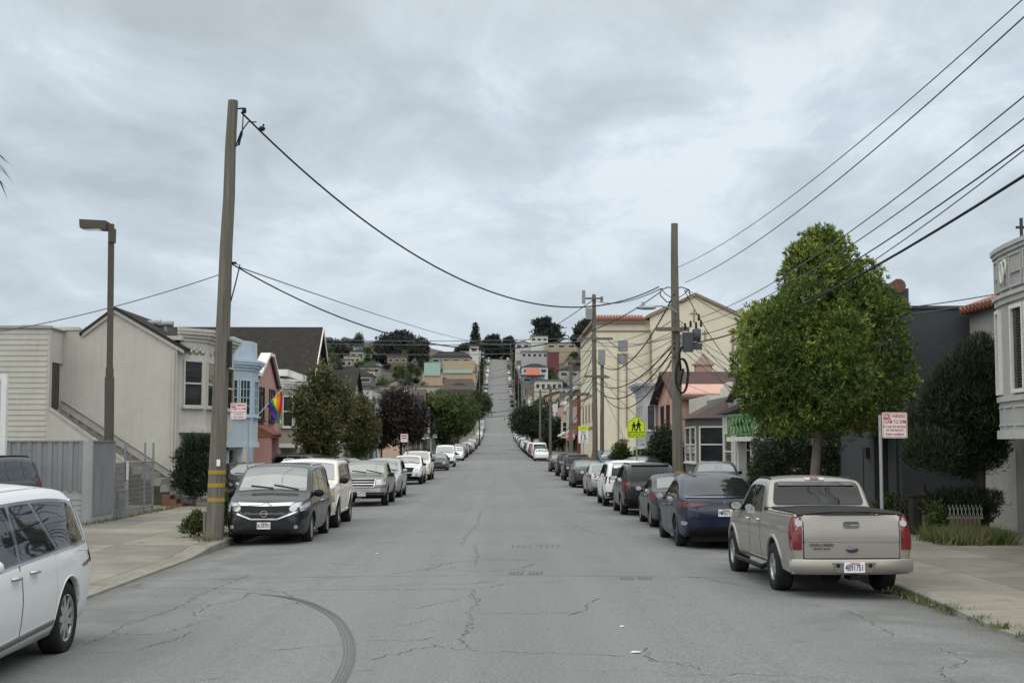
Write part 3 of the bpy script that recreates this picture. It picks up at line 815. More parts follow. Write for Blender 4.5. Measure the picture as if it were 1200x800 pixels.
    for y0, y1 in ((.62, .02), (.02, -.52)):
        pts = []
        for i in range(5):
            y = y0 + (y1 - y0) * i / 4; x = wsb - .02 - .03 * i; p, nn = sh.hit('T', x, y); pts.append(p + nn * .022)
        wp.tube(pts, .011, 5)
    wp.build('wiper', M_BLK, root)
    return root, sh
def place(root, X, Y, rz, z=None):
    """stand a vehicle on the street at X,Y; the four wheels follow the gradient"""
    dz = ROADZ(Y + 1.4) - ROADZ(Y - 1.4); pit = math.atan2(dz, 2.8)
    z = ZK(X, Y) if z is None else z
    root.location = (X, Y, z)
    up = abs(math.cos(rz)) < .5
    if up: root.rotation_euler = (0, -pit if rz > 0 else pit, rz)
    else: root.rotation_euler = (0, 0, rz)
AWAY, TOWARD = PI / 2, -PI / 2
# ---------------------------------------------------------------- the kinds
def mirrorY(p): return [(-a, b) for a, b in p]
MINIVAN = dict(L=5.1, W=1.97, fa=1.57, ra=-1.43, wr=.345, tum=.20, re=.10, tf=.17, tr=.06, bf=.10, br=.04, wheel=('ten', M_ALLOY), rimf=.68,
    top=[(-2.55, 1.0), (-2.53, 1.3), (-2.47, 1.58), (-2.38, 1.74), (-2.2, 1.79), (-1, 1.83), (.1, 1.82), (.55, 1.77), (.85, 1.66), (1.5, 1.23), (1.64, 1.16), (2.05, 1.08), (2.36, .98), (2.49, .89), (2.55, .76)],
    belt=[(-2.55, .93), (-2.4, 1.03), (1.0, 1.02), (1.6, 1.0), (2.1, .93), (2.45, .80), (2.55, .66)], bot=[(-2.55, .42), (-2.3, .3), (0, .25), (2.2, .22), (2.55, .26)],
    ws=(1.50, .66), rgp=[(-.72, 1.12), (-.66, 1.62), (.66, 1.62), (.72, 1.12)], win=[(-2.2, -2.12, -1.12, -1.12), (-1.05, -1.05, -.02, -.02), (.06, .06, 1.22, .62)],
    doors=[(-1.08, .0, -.15), (.03, 1.1, .18)], mirror=(1.02, 1.25), handle=M_CHROME)
QUEST = dict(MINIVAN, mirmat=M_BLK, rails=(-1.9, .2, .07, M_ALLOY), plate=[('F', .445, '8USP393'), ('B', .8, '8USP393')],
    feat=[('grille', M_CHROME, [('F', [(-.66, .955), (0, .935), (.66, .955), (.56, .885), (0, .868), (-.56, .885)]), ('F', [(-.93, .83), (-.72, .76), (-.45, .66), (-.30, .605), (.30, .605), (.45, .66), (.72, .76), (.93, .83), (.93, .80), (.72, .73), (.45, .63), (.30, .575), (-.30, .575), (-.45, .63), (-.72, .73), (-.93, .80)])], .014),
          ('grille_mesh', M_BLK, [('F', [(-.60, .86), (-.3, .872), (.3, .872), (.60, .86), (.52, .74), (.28, .61), (-.28, .61), (-.52, .74)])], .010),
          ('headlight', M_CLEAR, [('F', [(.57, .885), (.68, .945), (.93, .965), (.95, .86), (.82, .80), (.62, .745), (.55, .80)])], .012, True),
          ('air_intake', M_BLK, [('F', [(-.62, .36), (.62, .36), (.55, .26), (-.55, .26)])], .01),
          ('bumper_lip', M_BLK, [('F', [(-.85, .235), (.85, .235), (.85, .21), (-.85, .21)])], .015),
          ('fog_light', M_BLK, [('F', [(.62, .43), (.85, .48), (.85, .38), (.70, .36)])], .006, True),
          ('fog_light', M_CLEAR, [('F', [(.72 + .045 * math.cos(t), .415 + .045 * math.sin(t)) for t in np.linspace(0, 2 * PI, 13)[:-1]])], .014, True),
          ('sill_strip', M_CHROME, [('L', [(-.95, .30), (1.0, .30), (1.0, .275), (-.95, .275)])], .012, True),
          ('tail_light', M_RED, [('B', [(.72, 1.25), (.86, 1.25), (.90, .88), (.76, .88)])], .012, True)])
PACI = dict(L=5.18, W=2.02, fa=1.60, ra=-1.49, wr=.372, tum=.30, re=.13, tf=.2, tr=.10, bf=.10, br=.07, wheel=('twin', M_ALLOY), rimf=.66, archgap=.05, lip=.014,
    top=[(-2.59, 1.02), (-2.56, 1.16), (-2.47, 1.36), (-2.33, 1.56), (-2.16, 1.68), (-1.9, 1.735), (-1, 1.775), (.2, 1.76), (.7, 1.68), (1.55, 1.15), (2.2, 1.0), (2.48, .86), (2.59, .68)],
    belt=[(-2.59, .94), (-2.4, 1.09), (-2.1, 1.10), (-.6, 1.05), (1.2, .98), (2.0, .88), (2.45, .72), (2.59, .58)], bot=[(-2.59, .44), (-2.35, .30), (0, .24), (2.2, .22), (2.59, .27)],
    ws=(1.48, .72), rgp=[(-.70, 1.14), (-.6, 1.52), (.6, 1.52), (.70, 1.14)], win=[(-2.06, -1.88, -1.20, -.76), (-1.10, -.66, -.08, -.12), (.02, -.02, 1.25, .66)],
    surround=(-2.18, -2.02, 1.34, .66), surmat=M_GLOSSBLK, doors=[(-1.02, .0, -.32), (.03, 1.1, .20)], mirror=(1.02, 1.1), handle=M_CHROME, rails=(-1.95, .3, .06, M_ALLOY), plate=[('B', .86, '7XKE204')], wlo=.035, wmg=.045,
    feat=[('tail_light', M_DRED, [('L', [(-2.57, 1.03), (-2.42, 1.05), (-2.38, .96), (-2.47, .88), (-2.58, .86)]), ('B', [(.62, .99), (.99, 1.04), (.99, .86), (.62, .9)])], .01),
          ('tail_light', M_DRED, [('R', [(-2.57, 1.03), (-2.42, 1.05), (-2.38, .96), (-2.47, .88), (-2.58, .86)]), ('B', [(-.62, .99), (-.99, 1.04), (-.99, .86), (-.62, .9)])], .01),
          ('window_trim', M_CHROME, [('L', [(-2.25, 1.118), (-1.2, 1.09), (0, 1.048), (1.3, .99), (1.3, .975), (0, 1.028), (-1.2, 1.07), (-2.25, 1.098)])], .011, True),
          ('window_trim', M_CHROME, [('L', [(-2.25, 1.118), (-2.25, 1.098), (-2.235, 1.10), (-2.08, 1.56), (-2.095, 1.58)])], .011, True),
          ('door_trim', M_GLOSSBLK, [('L', [(-1.0, .405), (1.05, .335), (1.05, .295), (-1.0, .365)])], .012, True),
          ('door_trim', M_CHROME, [('L', [(-1.0, .425), (1.05, .355), (1.05, .335), (-1.0, .405)])], .014, True),
          ('headlight', M_CLEAR, [('F', [(.45, .78), (.95, .86), (.95, .74), (.5, .70)])], .012, True), ('grille', M_GLOSSBLK, [('F', [(-.5, .76), (.5, .76), (.45, .66), (-.45, .66)])], .01),
          ('fuel_flap', 'paint', [('L', [(-1.95, .99), (-1.79, .99), (-1.79, .84), (-1.95, .84)])], .003)])
TRAC = dict(L=5.23, W=1.83, fa=1.755, ra=-1.445, wr=.378, tum=.22, re=.08, tf=.16, tr=.02, bf=.08, br=.025, wheel=('five', M_ALLOY), rimf=.56, tw=.255, winset=-.01, archgap=.09, lip=.034,
    top=[(-2.60, 1.08), (-2.595, 1.2), (-2.57, 1.26), (-2.4, 1.275), (-.86, 1.285), (-.76, 1.34), (-.62, 1.62), (-.54, 1.70), (-.35, 1.745), (0, 1.765), (.4, 1.76), (.72, 1.71), (.95, 1.58), (1.42, 1.24), (1.55, 1.18), (2.2, 1.09), (2.5, .99), (2.61, .82)],
    belt=[(-2.60, 1.0), (-2.5, 1.17), (-1.0, 1.16), (1.3, 1.10), (1.6, 1.07), (2.3, .95), (2.61, .7)], bot=[(-2.60, .52), (-2.4, .48), (-.9, .40), (1.0, .38), (2.3, .36), (2.61, .4)],
    ws=(1.42, .80), rg=(-.80, -.585), rgmat=M_GL, win=[(-.46, -.34, .28, .26), (.34, .32, 1.22, .74)], doors=[(-.50, .30, -.36), (.33, 1.28, .46)],
    mirror=(1.08, 1.15), mirmat=M_BLK, handle=M_CHROME, rails=(-.38, .62, .06, M_BLK),
    feat=[('bed_cover', M_BLK, [('T', [(-2.56, -.80), (-.90, -.80), (-.90, .80), (-2.56, .80)])], .022),
          ('bed_rail', M_BLK, [('L', [(-2.55, 1.275), (-.62, 1.27), (-.62, 1.215), (-2.3, 1.225), (-2.55, 1.235)])], .012, True),
          ('tail_light', M_RED, [('B', [(.735, 1.20), (.848, 1.20), (.874, 1.1), (.884, .9), (.882, .72), (.745, .72)]), ('L', [(-2.598, 1.2), (-2.44, 1.195), (-2.48, .72), (-2.598, .72)])], .012),
          ('tail_light', M_RED, [('B', [(-.735, 1.20), (-.848, 1.20), (-.874, 1.1), (-.884, .9), (-.882, .72), (-.745, .72)]), ('R', [(-2.598, 1.2), (-2.44, 1.195), (-2.48, .72), (-2.598, .72)])], .012),
          ('reversing_light', M_CLEAR, [('B', [(.78 + .05 * math.cos(t), 1.105 + .055 * math.sin(t)) for t in np.linspace(0, 2 * PI, 13)[:-1]])], .018, True),
          ('tailgate_gap', M_GAP, [('B', [(-.725, 1.235), (.725, 1.235), (.725, .575), (-.725, .575)])], .004),
          ('tailgate', 'paint', [('B', [(-.712, 1.222), (.712, 1.222), (.712, .835), (-.712, .835)]), ('B', [(-.712, .831), (.712, .831), (.712, .60), (-.712, .60)])], .012),
          ('tailgate_top', M_BLK, [('B', [(-.76, 1.262), (.76, 1.262), (.76, 1.222), (-.76, 1.222)])], .02),
          ('tailgate_handle', M_GLOSSBLK, [('B', rp([(-.125, 1.135), (.125, 1.135), (.125, 1.035), (-.125, 1.035)], .045))], .02),
          ('high_brake_light', M_CLEAR, [('B', [(-.17, 1.728), (.17, 1.728), (.16, 1.690), (-.16, 1.690)])], .012), ('high_brake_light', M_RED, [('B', [(-.07, 1.724), (.07, 1.724), (.07, 1.694), (-.07, 1.694)])], .018),
          ('wind_deflector', M_GLOSSBLK, [('B', [(-.60, 1.655), (.60, 1.655), (.63, 1.60), (-.63, 1.60)])], .03),
          ('body_side_line', 'paint', [('L', [(-1.0, .86), (1.28, .86), (1.28, .83), (-1.0, .83)])], .014, True),
          ('sill_cladding', 'paint', [('L', [(-.98, .47), (1.28, .47), (1.28, .385), (-.98, .385)])], .03, True),
          ('headlight', M_CLEAR, [('F', [(.55, .92), (.85, .95), (.85, .78), (.55, .78)])], .012, True), ('grille', M_BLK, [('F', [(-.5, .92), (.5, .92), (.5, .76), (-.5, .76)])], .012)])
TESLA = dict(L=4.75, W=1.93, fa=1.53, ra=-1.36, wr=.362, tum=.36, re=.12, tf=.2, tr=.13, bf=.08, br=.09, wheel=('five', M_DALLOY), rimf=.72, archgap=.045, lip=.012,
    top=[(-2.375, .90), (-2.35, 1.03), (-2.28, 1.10), (-2.05, 1.15), (-1.9, 1.21), (-1.2, 1.47), (-.6, 1.59), (0, 1.625), (.4, 1.59), (.85, 1.42), (1.5, 1.06), (1.9, .93), (2.2, .80), (2.375, .62)],
    belt=[(-2.375, .84), (-2.28, 1.0), (-1.8, 1.06), (-1.2, 1.04), (0, .98), (1.2, .92), (1.8, .82), (2.2, .68), (2.375, .54)], bot=[(-2.375, .40), (-2.2, .28), (0, .2), (2.1, .2), (2.375, .28)],
    ws=(1.42, .52), rg=(-2.00, -.75), rgmat=M_GL, win=[(-1.62, -1.2, -.92, -.92), (-.86, -.9, .10, .06), (.16, .12, 1.12, .5)], doors=[(-.95, .12, -.75), (.15, 1.12, .33)], mirror=(.92,), mirmat=M_GLOSSBLK, handle=M_GLOSSBLK,
    plate=[('B', .80, '9MSE751')], plate_off=.02,
    feat=[('tail_light', M_DRED, [('B', [(.30, .985), (.62, 1.0), (.93, 1.02), (.93, .90), (.66, .92)]), ('L', [(-2.3, 1.02), (-1.98, 1.03), (-2.1, .94), (-2.3, .9)])], .01),
          ('tail_light', M_DRED, [('B', [(-.30, .985), (-.62, 1.0), (-.93, 1.02), (-.93, .90), (-.66, .92)]), ('R', [(-2.3, 1.02), (-1.98, 1.03), (-2.1, .94), (-2.3, .9)])], .01),
          ('spoiler', M_GLOSSBLK, [('B', [(-.80, 1.125), (.80, 1.125), (.82, 1.10), (-.82, 1.10)])], .02),
          ('tailgate_gap', M_GAP, [('B', [(-.70, .69), (.70, .69), (.70, .68), (-.70, .68)])], .005), ('tailgate_gap', M_GAP, [('B', [(.56, .94), (.572, .94), (.70, .69), (.688, .69)])], .005, True),
          ('reflector', M_CLEAR, [('B', [(.80, .60), (.90, .62), (.90, .53), (.82, .53)])], .01, True),
          ('rear_diffuser', M_BLK, [('B', [(-.85, .33), (-.62, .47), (-.45, .50), (.45, .50), (.62, .47), (.85, .33), (.8, .29), (-.8, .29)])], .014),
          ('sill_strip', M_GLOSSBLK, [('L', [(-.9, .27), (1.05, .27), (1.05, .21), (-.9, .21)])], .01, True)])
SEDAN = dict(L=4.62, W=1.78, fa=1.40, ra=-1.25, wr=.318, tum=.36, re=.10, tf=.2, tr=.12, bf=.08, br=.07, wheel=('ten', M_ALLOY), rimf=.66,
    top=[(-2.31, .86), (-2.28, 1.0), (-2.2, 1.05), (-1.75, 1.08), (-1.62, 1.10), (-1.0, 1.36), (-.7, 1.43), (-.1, 1.47), (.25, 1.44), (.5, 1.36), (1.2, 1.0), (1.3, .97), (1.95, .85), (2.2, .75), (2.31, .6)],
    belt=[(-2.31, .80), (-2.2, .93), (-1.5, .97), (0, .93), (1.1, .88), (1.9, .76), (2.31, .52)], bot=[(-2.31, .38), (-2.1, .25), (0, .19), (2.0, .19), (2.31, .26)],
    ws=(1.16, .45), rg=(-1.62, -.93), win=[(-1.28, -1.0, -.52, -.52), (-.46, -.46, .2, .2), (.26, .26, .98, .42)], doors=[(-.94, .2, -.78), (.23, 1.02, .38)], mirror=(.82,), plate=[('B', .82, '6TRZ413')], rgmat=M_GLW,
    feat=[('tail_light', M_RED, [('B', [(.50, .95), (.84, .97), (.88, .80), (.55, .82)]), ('L', [(-2.24, .96), (-2.0, .965), (-2.1, .84), (-2.26, .80)])], .01),
          ('tail_light', M_RED, [('B', [(-.50, .95), (-.84, .97), (-.88, .80), (-.55, .82)]), ('R', [(-2.24, .96), (-2.0, .965), (-2.1, .84), (-2.26, .80)])], .01),
          ('boot_gap', M_GAP, [('B', [(-.62, .735), (.62, .735), (.62, .722), (-.62, .722)])], .005), ('bumper_insert', M_BLK, [('B', [(-.6, .40), (.6, .40), (.5, .30), (-.5, .30)])], .01),
          ('headlight', M_CLEAR, [('F', [(.45, .72), (.83, .76), (.83, .63), (.5, .60)])], .012, True), ('grille', M_BLK, [('F', [(-.42, .68), (.42, .68), (.36, .56), (-.36, .56)])], .01)],
    far=[('B', [(.5, .95), (.85, .96), (.85, .8), (.5, .8)], 'tail_light'), ('F', [(.45, .72), (.8, .74), (.8, .6), (.45, .6)], 'headlight'), ('F', [(0, .68), (.4, .68), (.4, .5), (0, .5)], 'grille')])
SUV = dict(L=4.55, W=1.83, fa=1.38, ra=-1.26, wr=.35, tum=.27, re=.09, tf=.18, tr=.07, bf=.08, br=.05, wheel=('ten', M_ALLOY), rimf=.62,
    top=[(-2.27, 1.02), (-2.24, 1.25), (-2.12, 1.52), (-2.0, 1.62), (-1.7, 1.68), (-.8, 1.70), (0, 1.69), (.35, 1.63), (.62, 1.5), (1.12, 1.15), (1.25, 1.10), (1.9, 1.0), (2.17, .88), (2.27, .72)],
    belt=[(-2.27, .95), (-2.1, 1.09), (-1, 1.07), (.9, 1.03), (1.5, .97), (2.0, .86), (2.27, .62)], bot=[(-2.27, .44), (-2.0, .32), (0, .26), (2.0, .26), (2.27, .32)],
    ws=(1.09, .42), rgp=[(-.66, 1.14), (-.58, 1.54), (.58, 1.54), (.66, 1.14)], win=[(-2.02, -1.86, -1.12, -1.12), (-1.05, -1.05, -.18, -.18), (-.11, -.11, .92, .36)], doors=[(-1.02, -.14, -.88), (-.11, .95, .03)], mirror=(.74, 1.1), plate=[('B', .72, '5HYK628')],
    rails=(-1.8, .1, .06, M_BLK),
    feat=[('tail_light', M_RED, [('B', [(.66, 1.10), (.86, 1.12), (.89, .86), (.70, .86)]), ('L', [(-2.22, 1.12), (-2.08, 1.12), (-2.1, .88), (-2.24, .86)])], .012),
          ('tail_light', M_RED, [('B', [(-.66, 1.10), (-.86, 1.12), (-.89, .86), (-.70, .86)]), ('R', [(-2.22, 1.12), (-2.08, 1.12), (-2.1, .88), (-2.24, .86)])], .012),
          ('bumper', M_BLK, [('B', [(-.84, .56), (.84, .56), (.82, .40), (-.82, .40)])], .03), ('spoiler', 'paint', [('B', [(-.6, 1.63), (.6, 1.63), (.6, 1.58), (-.6, 1.58)])], .05),
          ('headlight', M_CLEAR, [('F', [(.46, .90), (.84, .95), (.84, .78), (.5, .76)])], .012, True), ('grille', M_BLK, [('F', [(-.42, .88), (.42, .88), (.38, .7), (-.38, .7)])], .012), ('bumper', M_BLK, [('F', [(-.7, .52), (.7, .52), (.6, .36), (-.6, .36)])], .02)],
    far=[('B', [(.66, 1.1), (.86, 1.1), (.86, .85), (.66, .85)], 'tail_light'), ('F', [(.45, .9), (.82, .92), (.82, .76), (.45, .76)], 'headlight'), ('F', [(0, .86), (.4, .86), (.4, .6), (0, .6)], 'grille')])
BIGSUV = dict(L=5.06, W=2.0, fa=1.60, ra=-1.35, wr=.40, tum=.20, re=.09, tf=.13, tr=.05, bf=.06, br=.04, wheel=('six', M_CHROME), rimf=.58, tw=.265, winset=-.005, archgap=.09, lip=.03,
    top=[(-2.53, 1.1), (-2.51, 1.35), (-2.43, 1.68), (-2.33, 1.82), (-2.1, 1.86), (-.8, 1.89), (.2, 1.88), (.55, 1.83), (.8, 1.68), (1.2, 1.33), (1.33, 1.27), (2.2, 1.20), (2.45, 1.10), (2.53, .95)],
    belt=[(-2.53, 1.05), (-2.4, 1.2), (1.1, 1.17), (2.0, 1.09), (2.53, .8)], bot=[(-2.53, .52), (-2.2, .42), (0, .40), (2.2, .36), (2.53, .4)],
    ws=(1.19, .64), rgp=[(-.75, 1.25), (-.68, 1.7), (.68, 1.7), (.75, 1.25)], win=[(-2.3, -2.22, -1.15, -1.15), (-1.08, -1.08, -.1, -.1), (-.02, -.02, 1.05, .58)], doors=[(-1.02, -.06, -.88), (-.03, 1.06, .12)], mirror=(.86, 1.3), mirmat=M_BLK, rails=(-2.0, .3, .08, M_ALLOY),
    feat=[('headlight', M_CLEAR, [('F', [(.62, 1.08), (.93, 1.10), (.95, .74), (.64, .74)]), ('L', [(2.42, 1.05), (2.3, 1.07), (2.3, .78), (2.44, .76)])], .014), ('headlight', M_CLEAR, [('F', [(-.62, 1.08), (-.93, 1.10), (-.95, .74), (-.64, .74)])], .014),
          ('turn_signal', M_AMBER, [('L', [(2.31, 1.03), (2.2, 1.04), (2.2, .82), (2.31, .80)])], .014, True),
          ('grille', M_CHROME, [('F', [(-.56, 1.10), (.56, 1.10), (.50, .74), (-.50, .74)])], .012), ('grille_mesh', M_BLK, [('F', [(-.48, 1.05), (.48, 1.05), (.43, .79), (-.43, .79)])], .02),
          ('bumper', 'paint', [('F', [(-.95, .68), (.95, .68), (.93, .42), (-.93, .42)])], .05), ('running_board', 'paint', [('L', [(-.9, .46), (1.15, .46), (1.15, .36), (-.9, .36)])], .05, True),
          ('tail_light', M_RED, [('B', [(.8, 1.5), (.9, 1.5), (.94, .95), (.84, .95)])], .012, True)],
    far=[('B', [(.7, 1.2), (.92, 1.2), (.92, .9), (.7, .9)], 'tail_light'), ('F', [(.5, 1.05), (.9, 1.05), (.9, .78), (.5, .78)], 'headlight'), ('F', [(0, 1.0), (.45, 1.0), (.45, .7), (0, .7)], 'grille')])
PICKUP = dict(L=5.1, W=1.80, fa=1.70, ra=-1.42, wr=.37, tum=.24, re=.08, tf=.12, tr=.02, bf=.05, br=.02, wheel=('six', M_ALLOY), rimf=.56, tw=.245, winset=-.005, archgap=.09, lip=.026,
    top=[(-2.55, .98), (-2.54, 1.1), (-2.5, 1.13), (-.92, 1.14), (-.86, 1.2), (-.78, 1.5), (-.68, 1.62), (-.4, 1.68), (.3, 1.68), (.58, 1.62), (1.2, 1.20), (1.32, 1.14), (2.25, 1.06), (2.48, .97), (2.55, .82)],
    belt=[(-2.55, .92), (-2.4, 1.04), (-.9, 1.05), (1.2, 1.04), (2.2, .95), (2.55, .72)], bot=[(-2.55, .52), (-2.2, .46), (0, .40), (2.2, .40), (2.55, .44)],
    ws=(1.19, .62), rg=(-.84, -.72), win=[(-.66, -.6, -.12, -.12), (-.05, -.05, 1.04, .55)], doors=[(-.02, 1.1, .13)], mirror=(.88, 1.1), mirmat=M_BLK,
    feat=[('bed_cover', M_BLK, [('T', [(-2.46, -.72), (-.98, -.72), (-.98, .72), (-2.46, .72)])], .01), ('tail_light', M_RED, [('B', [(.74, 1.05), (.85, 1.05), (.86, .7), (.75, .7)])], .012, True)],
    far=[('B', [(.7, 1.05), (.86, 1.05), (.86, .75), (.7, .75)], 'tail_light'), ('F', [(.45, .95), (.82, .95), (.82, .76), (.45, .76)], 'headlight'), ('F', [(0, .92), (.42, .92), (.42, .66), (0, .66)], 'grille')])
RANGER = dict(PICKUP, feat=PICKUP['feat'] + [
    ('grille', M_CHROME, [('F', [(-.50, 1.0), (.50, 1.0), (.46, .72), (-.46, .72)])], .012), ('grille_mesh', M_BLK, [('F', [(-.47, .985), (.47, .985), (.465, .93), (-.465, .93)]), ('F', [(-.46, .90), (.46, .90), (.455, .835), (-.455, .835)]), ('F', [(-.45, .80), (.45, .80), (.44, .745), (-.44, .745)])], .022),
    ('headlight', M_CLEAR, [('F', [(.52, .985), (.84, .97), (.85, .80), (.52, .79)])], .014, True), ('bumper', M_ALLOY, [('F', [(-.84, .68), (.84, .68), (.84, .54), (-.84, .54)])], .06), ('bumper_lower', M_BLK, [('F', [(-.8, .53), (.8, .53), (.72, .38), (-.72, .38)])], .04)], plate=[('F', .47, '6K21934')], plate_off=.06)
TACOMA = dict(PICKUP, feat=PICKUP['feat'] + [
    ('grille', M_BLK, [('F', [(-.44, .98), (.44, .98), (.36, .72), (-.36, .72)])], .016), ('headlight', M_CLEAR, [('F', [(.48, 1.0), (.84, 1.0), (.86, .80), (.44, .78)])], .014, True),
    ('bumper', 'paint', [('F', [(-.86, .70), (.86, .70), (.86, .5), (-.86, .5)])], .05), ('air_intake', M_BLK, [('F', [(-.36, .66), (.36, .66), (.3, .5), (-.3, .5)])], .06), ('fog_light', M_CLEAR, [('F', [(.52, .64), (.66, .64), (.66, .54), (.52, .54)])], .062, True), ('bumper_lower', M_BLK, [('F', [(-.8, .48), (.8, .48), (.7, .36), (-.7, .36)])], .03)])
VAN = dict(L=4.9, W=1.95, fa=1.62, ra=-1.35, wr=.34, tum=.12, re=.12, tf=.14, tr=.03, bf=.06, br=.03, wheel=('steel', M_ALLOY), rimf=.58,
    top=[(-2.45, 1.2), (-2.44, 1.7), (-2.4, 1.98), (-2.3, 2.06), (-1, 2.10), (.5, 2.10), (.85, 2.03), (1.05, 1.9), (1.6, 1.32), (1.72, 1.24), (2.2, 1.10), (2.4, .98), (2.45, .82)],
    belt=[(-2.45, 1.15), (-2.3, 1.22), (1.3, 1.18), (1.7, 1.12), (2.2, .95), (2.45, .72)], bot=[(-2.45, .42), (-2.2, .32), (0, .28), (2.2, .26), (2.45, .3)],
    ws=(1.58, .98), rgp=[(-.74, 1.32), (-.70, 1.85), (.70, 1.85), (.74, 1.32)], win=[(.32, .32, 1.42, .98)], doors=[(.28, 1.25, .42)], mirror=(1.18, 1.4), mirmat=M_BLK,
    feat=[('headlight', M_CLEAR, [('F', [(.55, .98), (.86, 1.05), (.9, .82), (.6, .8)])], .014, True), ('grille', M_BLK, [('F', [(-.5, .95), (.5, .95), (.5, .72), (-.5, .72)])], .012), ('bumper', M_BLK, [('F', [(-.88, .60), (.88, .60), (.84, .36), (-.84, .36)])], .03), ('tail_light', M_RED, [('B', [(.84, 1.4), (.93, 1.4), (.93, .95), (.86, .95)])], .012, True)],
    far=[('B', [(.8, 1.3), (.92, 1.3), (.92, .9), (.8, .9)], 'tail_light'), ('F', [(.5, 1.0), (.86, 1.0), (.86, .8), (.5, .8)], 'headlight'), ('F', [(0, .95), (.45, .95), (.45, .6), (0, .6)], 'grille')])
P_WHITE = paint('paint_white', (.66, .675, .68), 0, .03); P_BLACKBLUE = paint('paint_black', (.010, .011, .014), .0, .03, .25); P_CHAMP = paint('paint_champagne', (.285, .27, .24), .5, .07, .36)
P_BLUE = paint('paint_deep_blue', (.004, .010, .032), .1, .02); P_GREY = paint('paint_dark_grey', (.045, .048, .052), .3, .05); P_SILVER = paint('paint_silver', (.34, .35, .35), .55, .05)
P_DGREY = paint('paint_charcoal', (.03, .032, .035), .3, .05); P_BEIGE = paint('paint_beige_grey', (.15, .142, .122), .5, .08); P_IVORY = paint('paint_ivory', (.66, .63, .56), 0, .08); P_RED = paint('paint_maroon', (.16, .025, .03), .2, .05)
P_TEAL = paint('paint_teal', (.03, .085, .095), .3, .05); P_TAN = paint('paint_tan', (.30, .25, .18), .3, .06); P_BLUE2 = paint('paint_mid_blue', (.05, .11, .22), .3, .05)

# ---- left kerb, facing the camera
c, sh = build_car(PACI, P_WHITE, 'white minivan with chrome trim and roof rails, nearest vehicle, cut by the left edge', 'minivan', name='minivan'); c.scale = (1.06,) * 3; place(c, -5.76, 13.85, TOWARD + R(.6))
c, sh = build_car(QUEST, P_BLACKBLUE, 'black minivan with chrome V shaped grille, parked just behind the left wooden pole', 'minivan', name='minivan'); place(c, -5.33, 34.35, TOWARD)
q = MB(); p, nn = sh.hit('F', 0, .715); x = p.x + .03                                             # round emblem with a bar
for k in range(24):
    a0, a1 = 2 * PI * k / 24, 2 * PI * (k + 1) / 24
    q.prism([(x, .085 * math.cos(a0), .715 + .075 * math.sin(a0)), (x, .085 * math.cos(a1), .715 + .075 * math.sin(a1)), (x, .066 * math.cos(a1), .715 + .056 * math.sin(a1)), (x, .066 * math.cos(a0), .715 + .056 * math.sin(a0))], (.012, 0, 0))
q.box(x, x + .014, -.105, .105, .702, .728); o = q.mesh('emblem', M_CHROME); link('emblem', o, c)
c, sh = build_car(BIGSUV, P_IVORY, 'large ivory white SUV with roof rails parked behind the black minivan', 'SUV', name='parked_suv'); place(c, -5.38, 39.9, TOWARD)
c, sh = build_car(RANGER, P_BEIGE, 'grey beige pickup truck with chrome barred grille, behind the ivory SUV', 'pickup truck', name='pickup_truck'); place(c, -5.02, 53.7, TOWARD)
c, sh = build_car(dict(SUV, rails=None), P_SILVER, 'silver compact SUV parked directly behind the grey beige pickup', 'SUV', name='parked_suv', detail=1); place(c, -5.05, 61.4, TOWARD)
c, sh = build_car(TACOMA, P_WHITE, 'white pickup truck with black grille, second pickup on the left kerb', 'pickup truck', name='pickup_truck', detail=1); place(c, -5.25, 81.7, TOWARD)
c, sh = build_car(dict(BIGSUV, rails=None, bars=(-1.6, -.6, .3)), P_IVORY, 'tall white SUV with black roof bars, behind the white pickup', 'SUV', name='parked_suv', detail=1); place(c, -5.3, 91, TOWARD)
c, sh = build_car(SEDAN, P_GREY, 'grey sedan on the left kerb between the roof bar SUV and white van', 'car', detail=1); place(c, -5.2, 121, TOWARD)
c, sh = build_car(VAN, P_WHITE, 'white cargo van facing down the street near the crossing', 'van', name='cargo_van', detail=1); place(c, -5.1, 134.5, TOWARD)
# vehicles standing on the left drives
c, sh = build_car(dict(SUV, rails=(-1.8, .1, .07, M_BLK)), P_GREY, 'dark grey SUV on the drive behind the white minivan, by the corrugated fence', 'SUV', name='parked_suv', detail=2); place(c, -12.65, 33.4, TOWARD + R(-4), .34)
c, sh = build_car(SEDAN, P_BLACKBLUE, 'black sedan on a drive behind the black minivan and wooden pole', 'car', detail=1); place(c, -9.6, 52.5, TOWARD + R(20), .17)
c, sh = build_car(SEDAN, P_BLACKBLUE, 'black sedan backed across the pavement under the reddish street trees', 'car', detail=1); place(c, -8.3, 76, R(-28), .17)
c, sh = build_car(SUV, P_SILVER, 'silver car half hidden behind the trunk of the reddish street tree', 'car', detail=1); place(c, -9.0, 68, TOWARD + R(55), .17)
# ---- right kerb, facing up the hill
TR, sh = build_car(TRAC, P_CHAMP, 'champagne pickup truck with black bed cover parked nearest on the right kerb', 'pickup truck', name='pickup_truck'); place(TR, 5.17, 23.25, AWAY + R(1.6))
bm = MB(); n = 14; pts = []
for i in range(n + 1):
    y = -.93 + 1.86 * i / n; e = abs(y) / .93; pts.append((-2.74 + .12 * e ** 4 + .02 * e * e, y))
prof = [(0, .575), (-.0, .56), (.0, .42), (.05, .37)]
poly = [(x, y, 0) for x, y in pts] + [(-2.46, .93, 0), (-2.46, -.93, 0)]
lay = [(.02, .585, 1), (0, .56, 1), (0, .45, 1), (.02, .39, .99), (.06, .36, .96)]
vs = []
for dx, z, sc in lay:
    for x, y in pts: vs.append((x + dx, y * sc, z))
fs = [(i * (n + 1) + j, (i + 1) * (n + 1) + j, (i + 1) * (n + 1) + j + 1, i * (n + 1) + j + 1) for i in range(4) for j in range(n)]
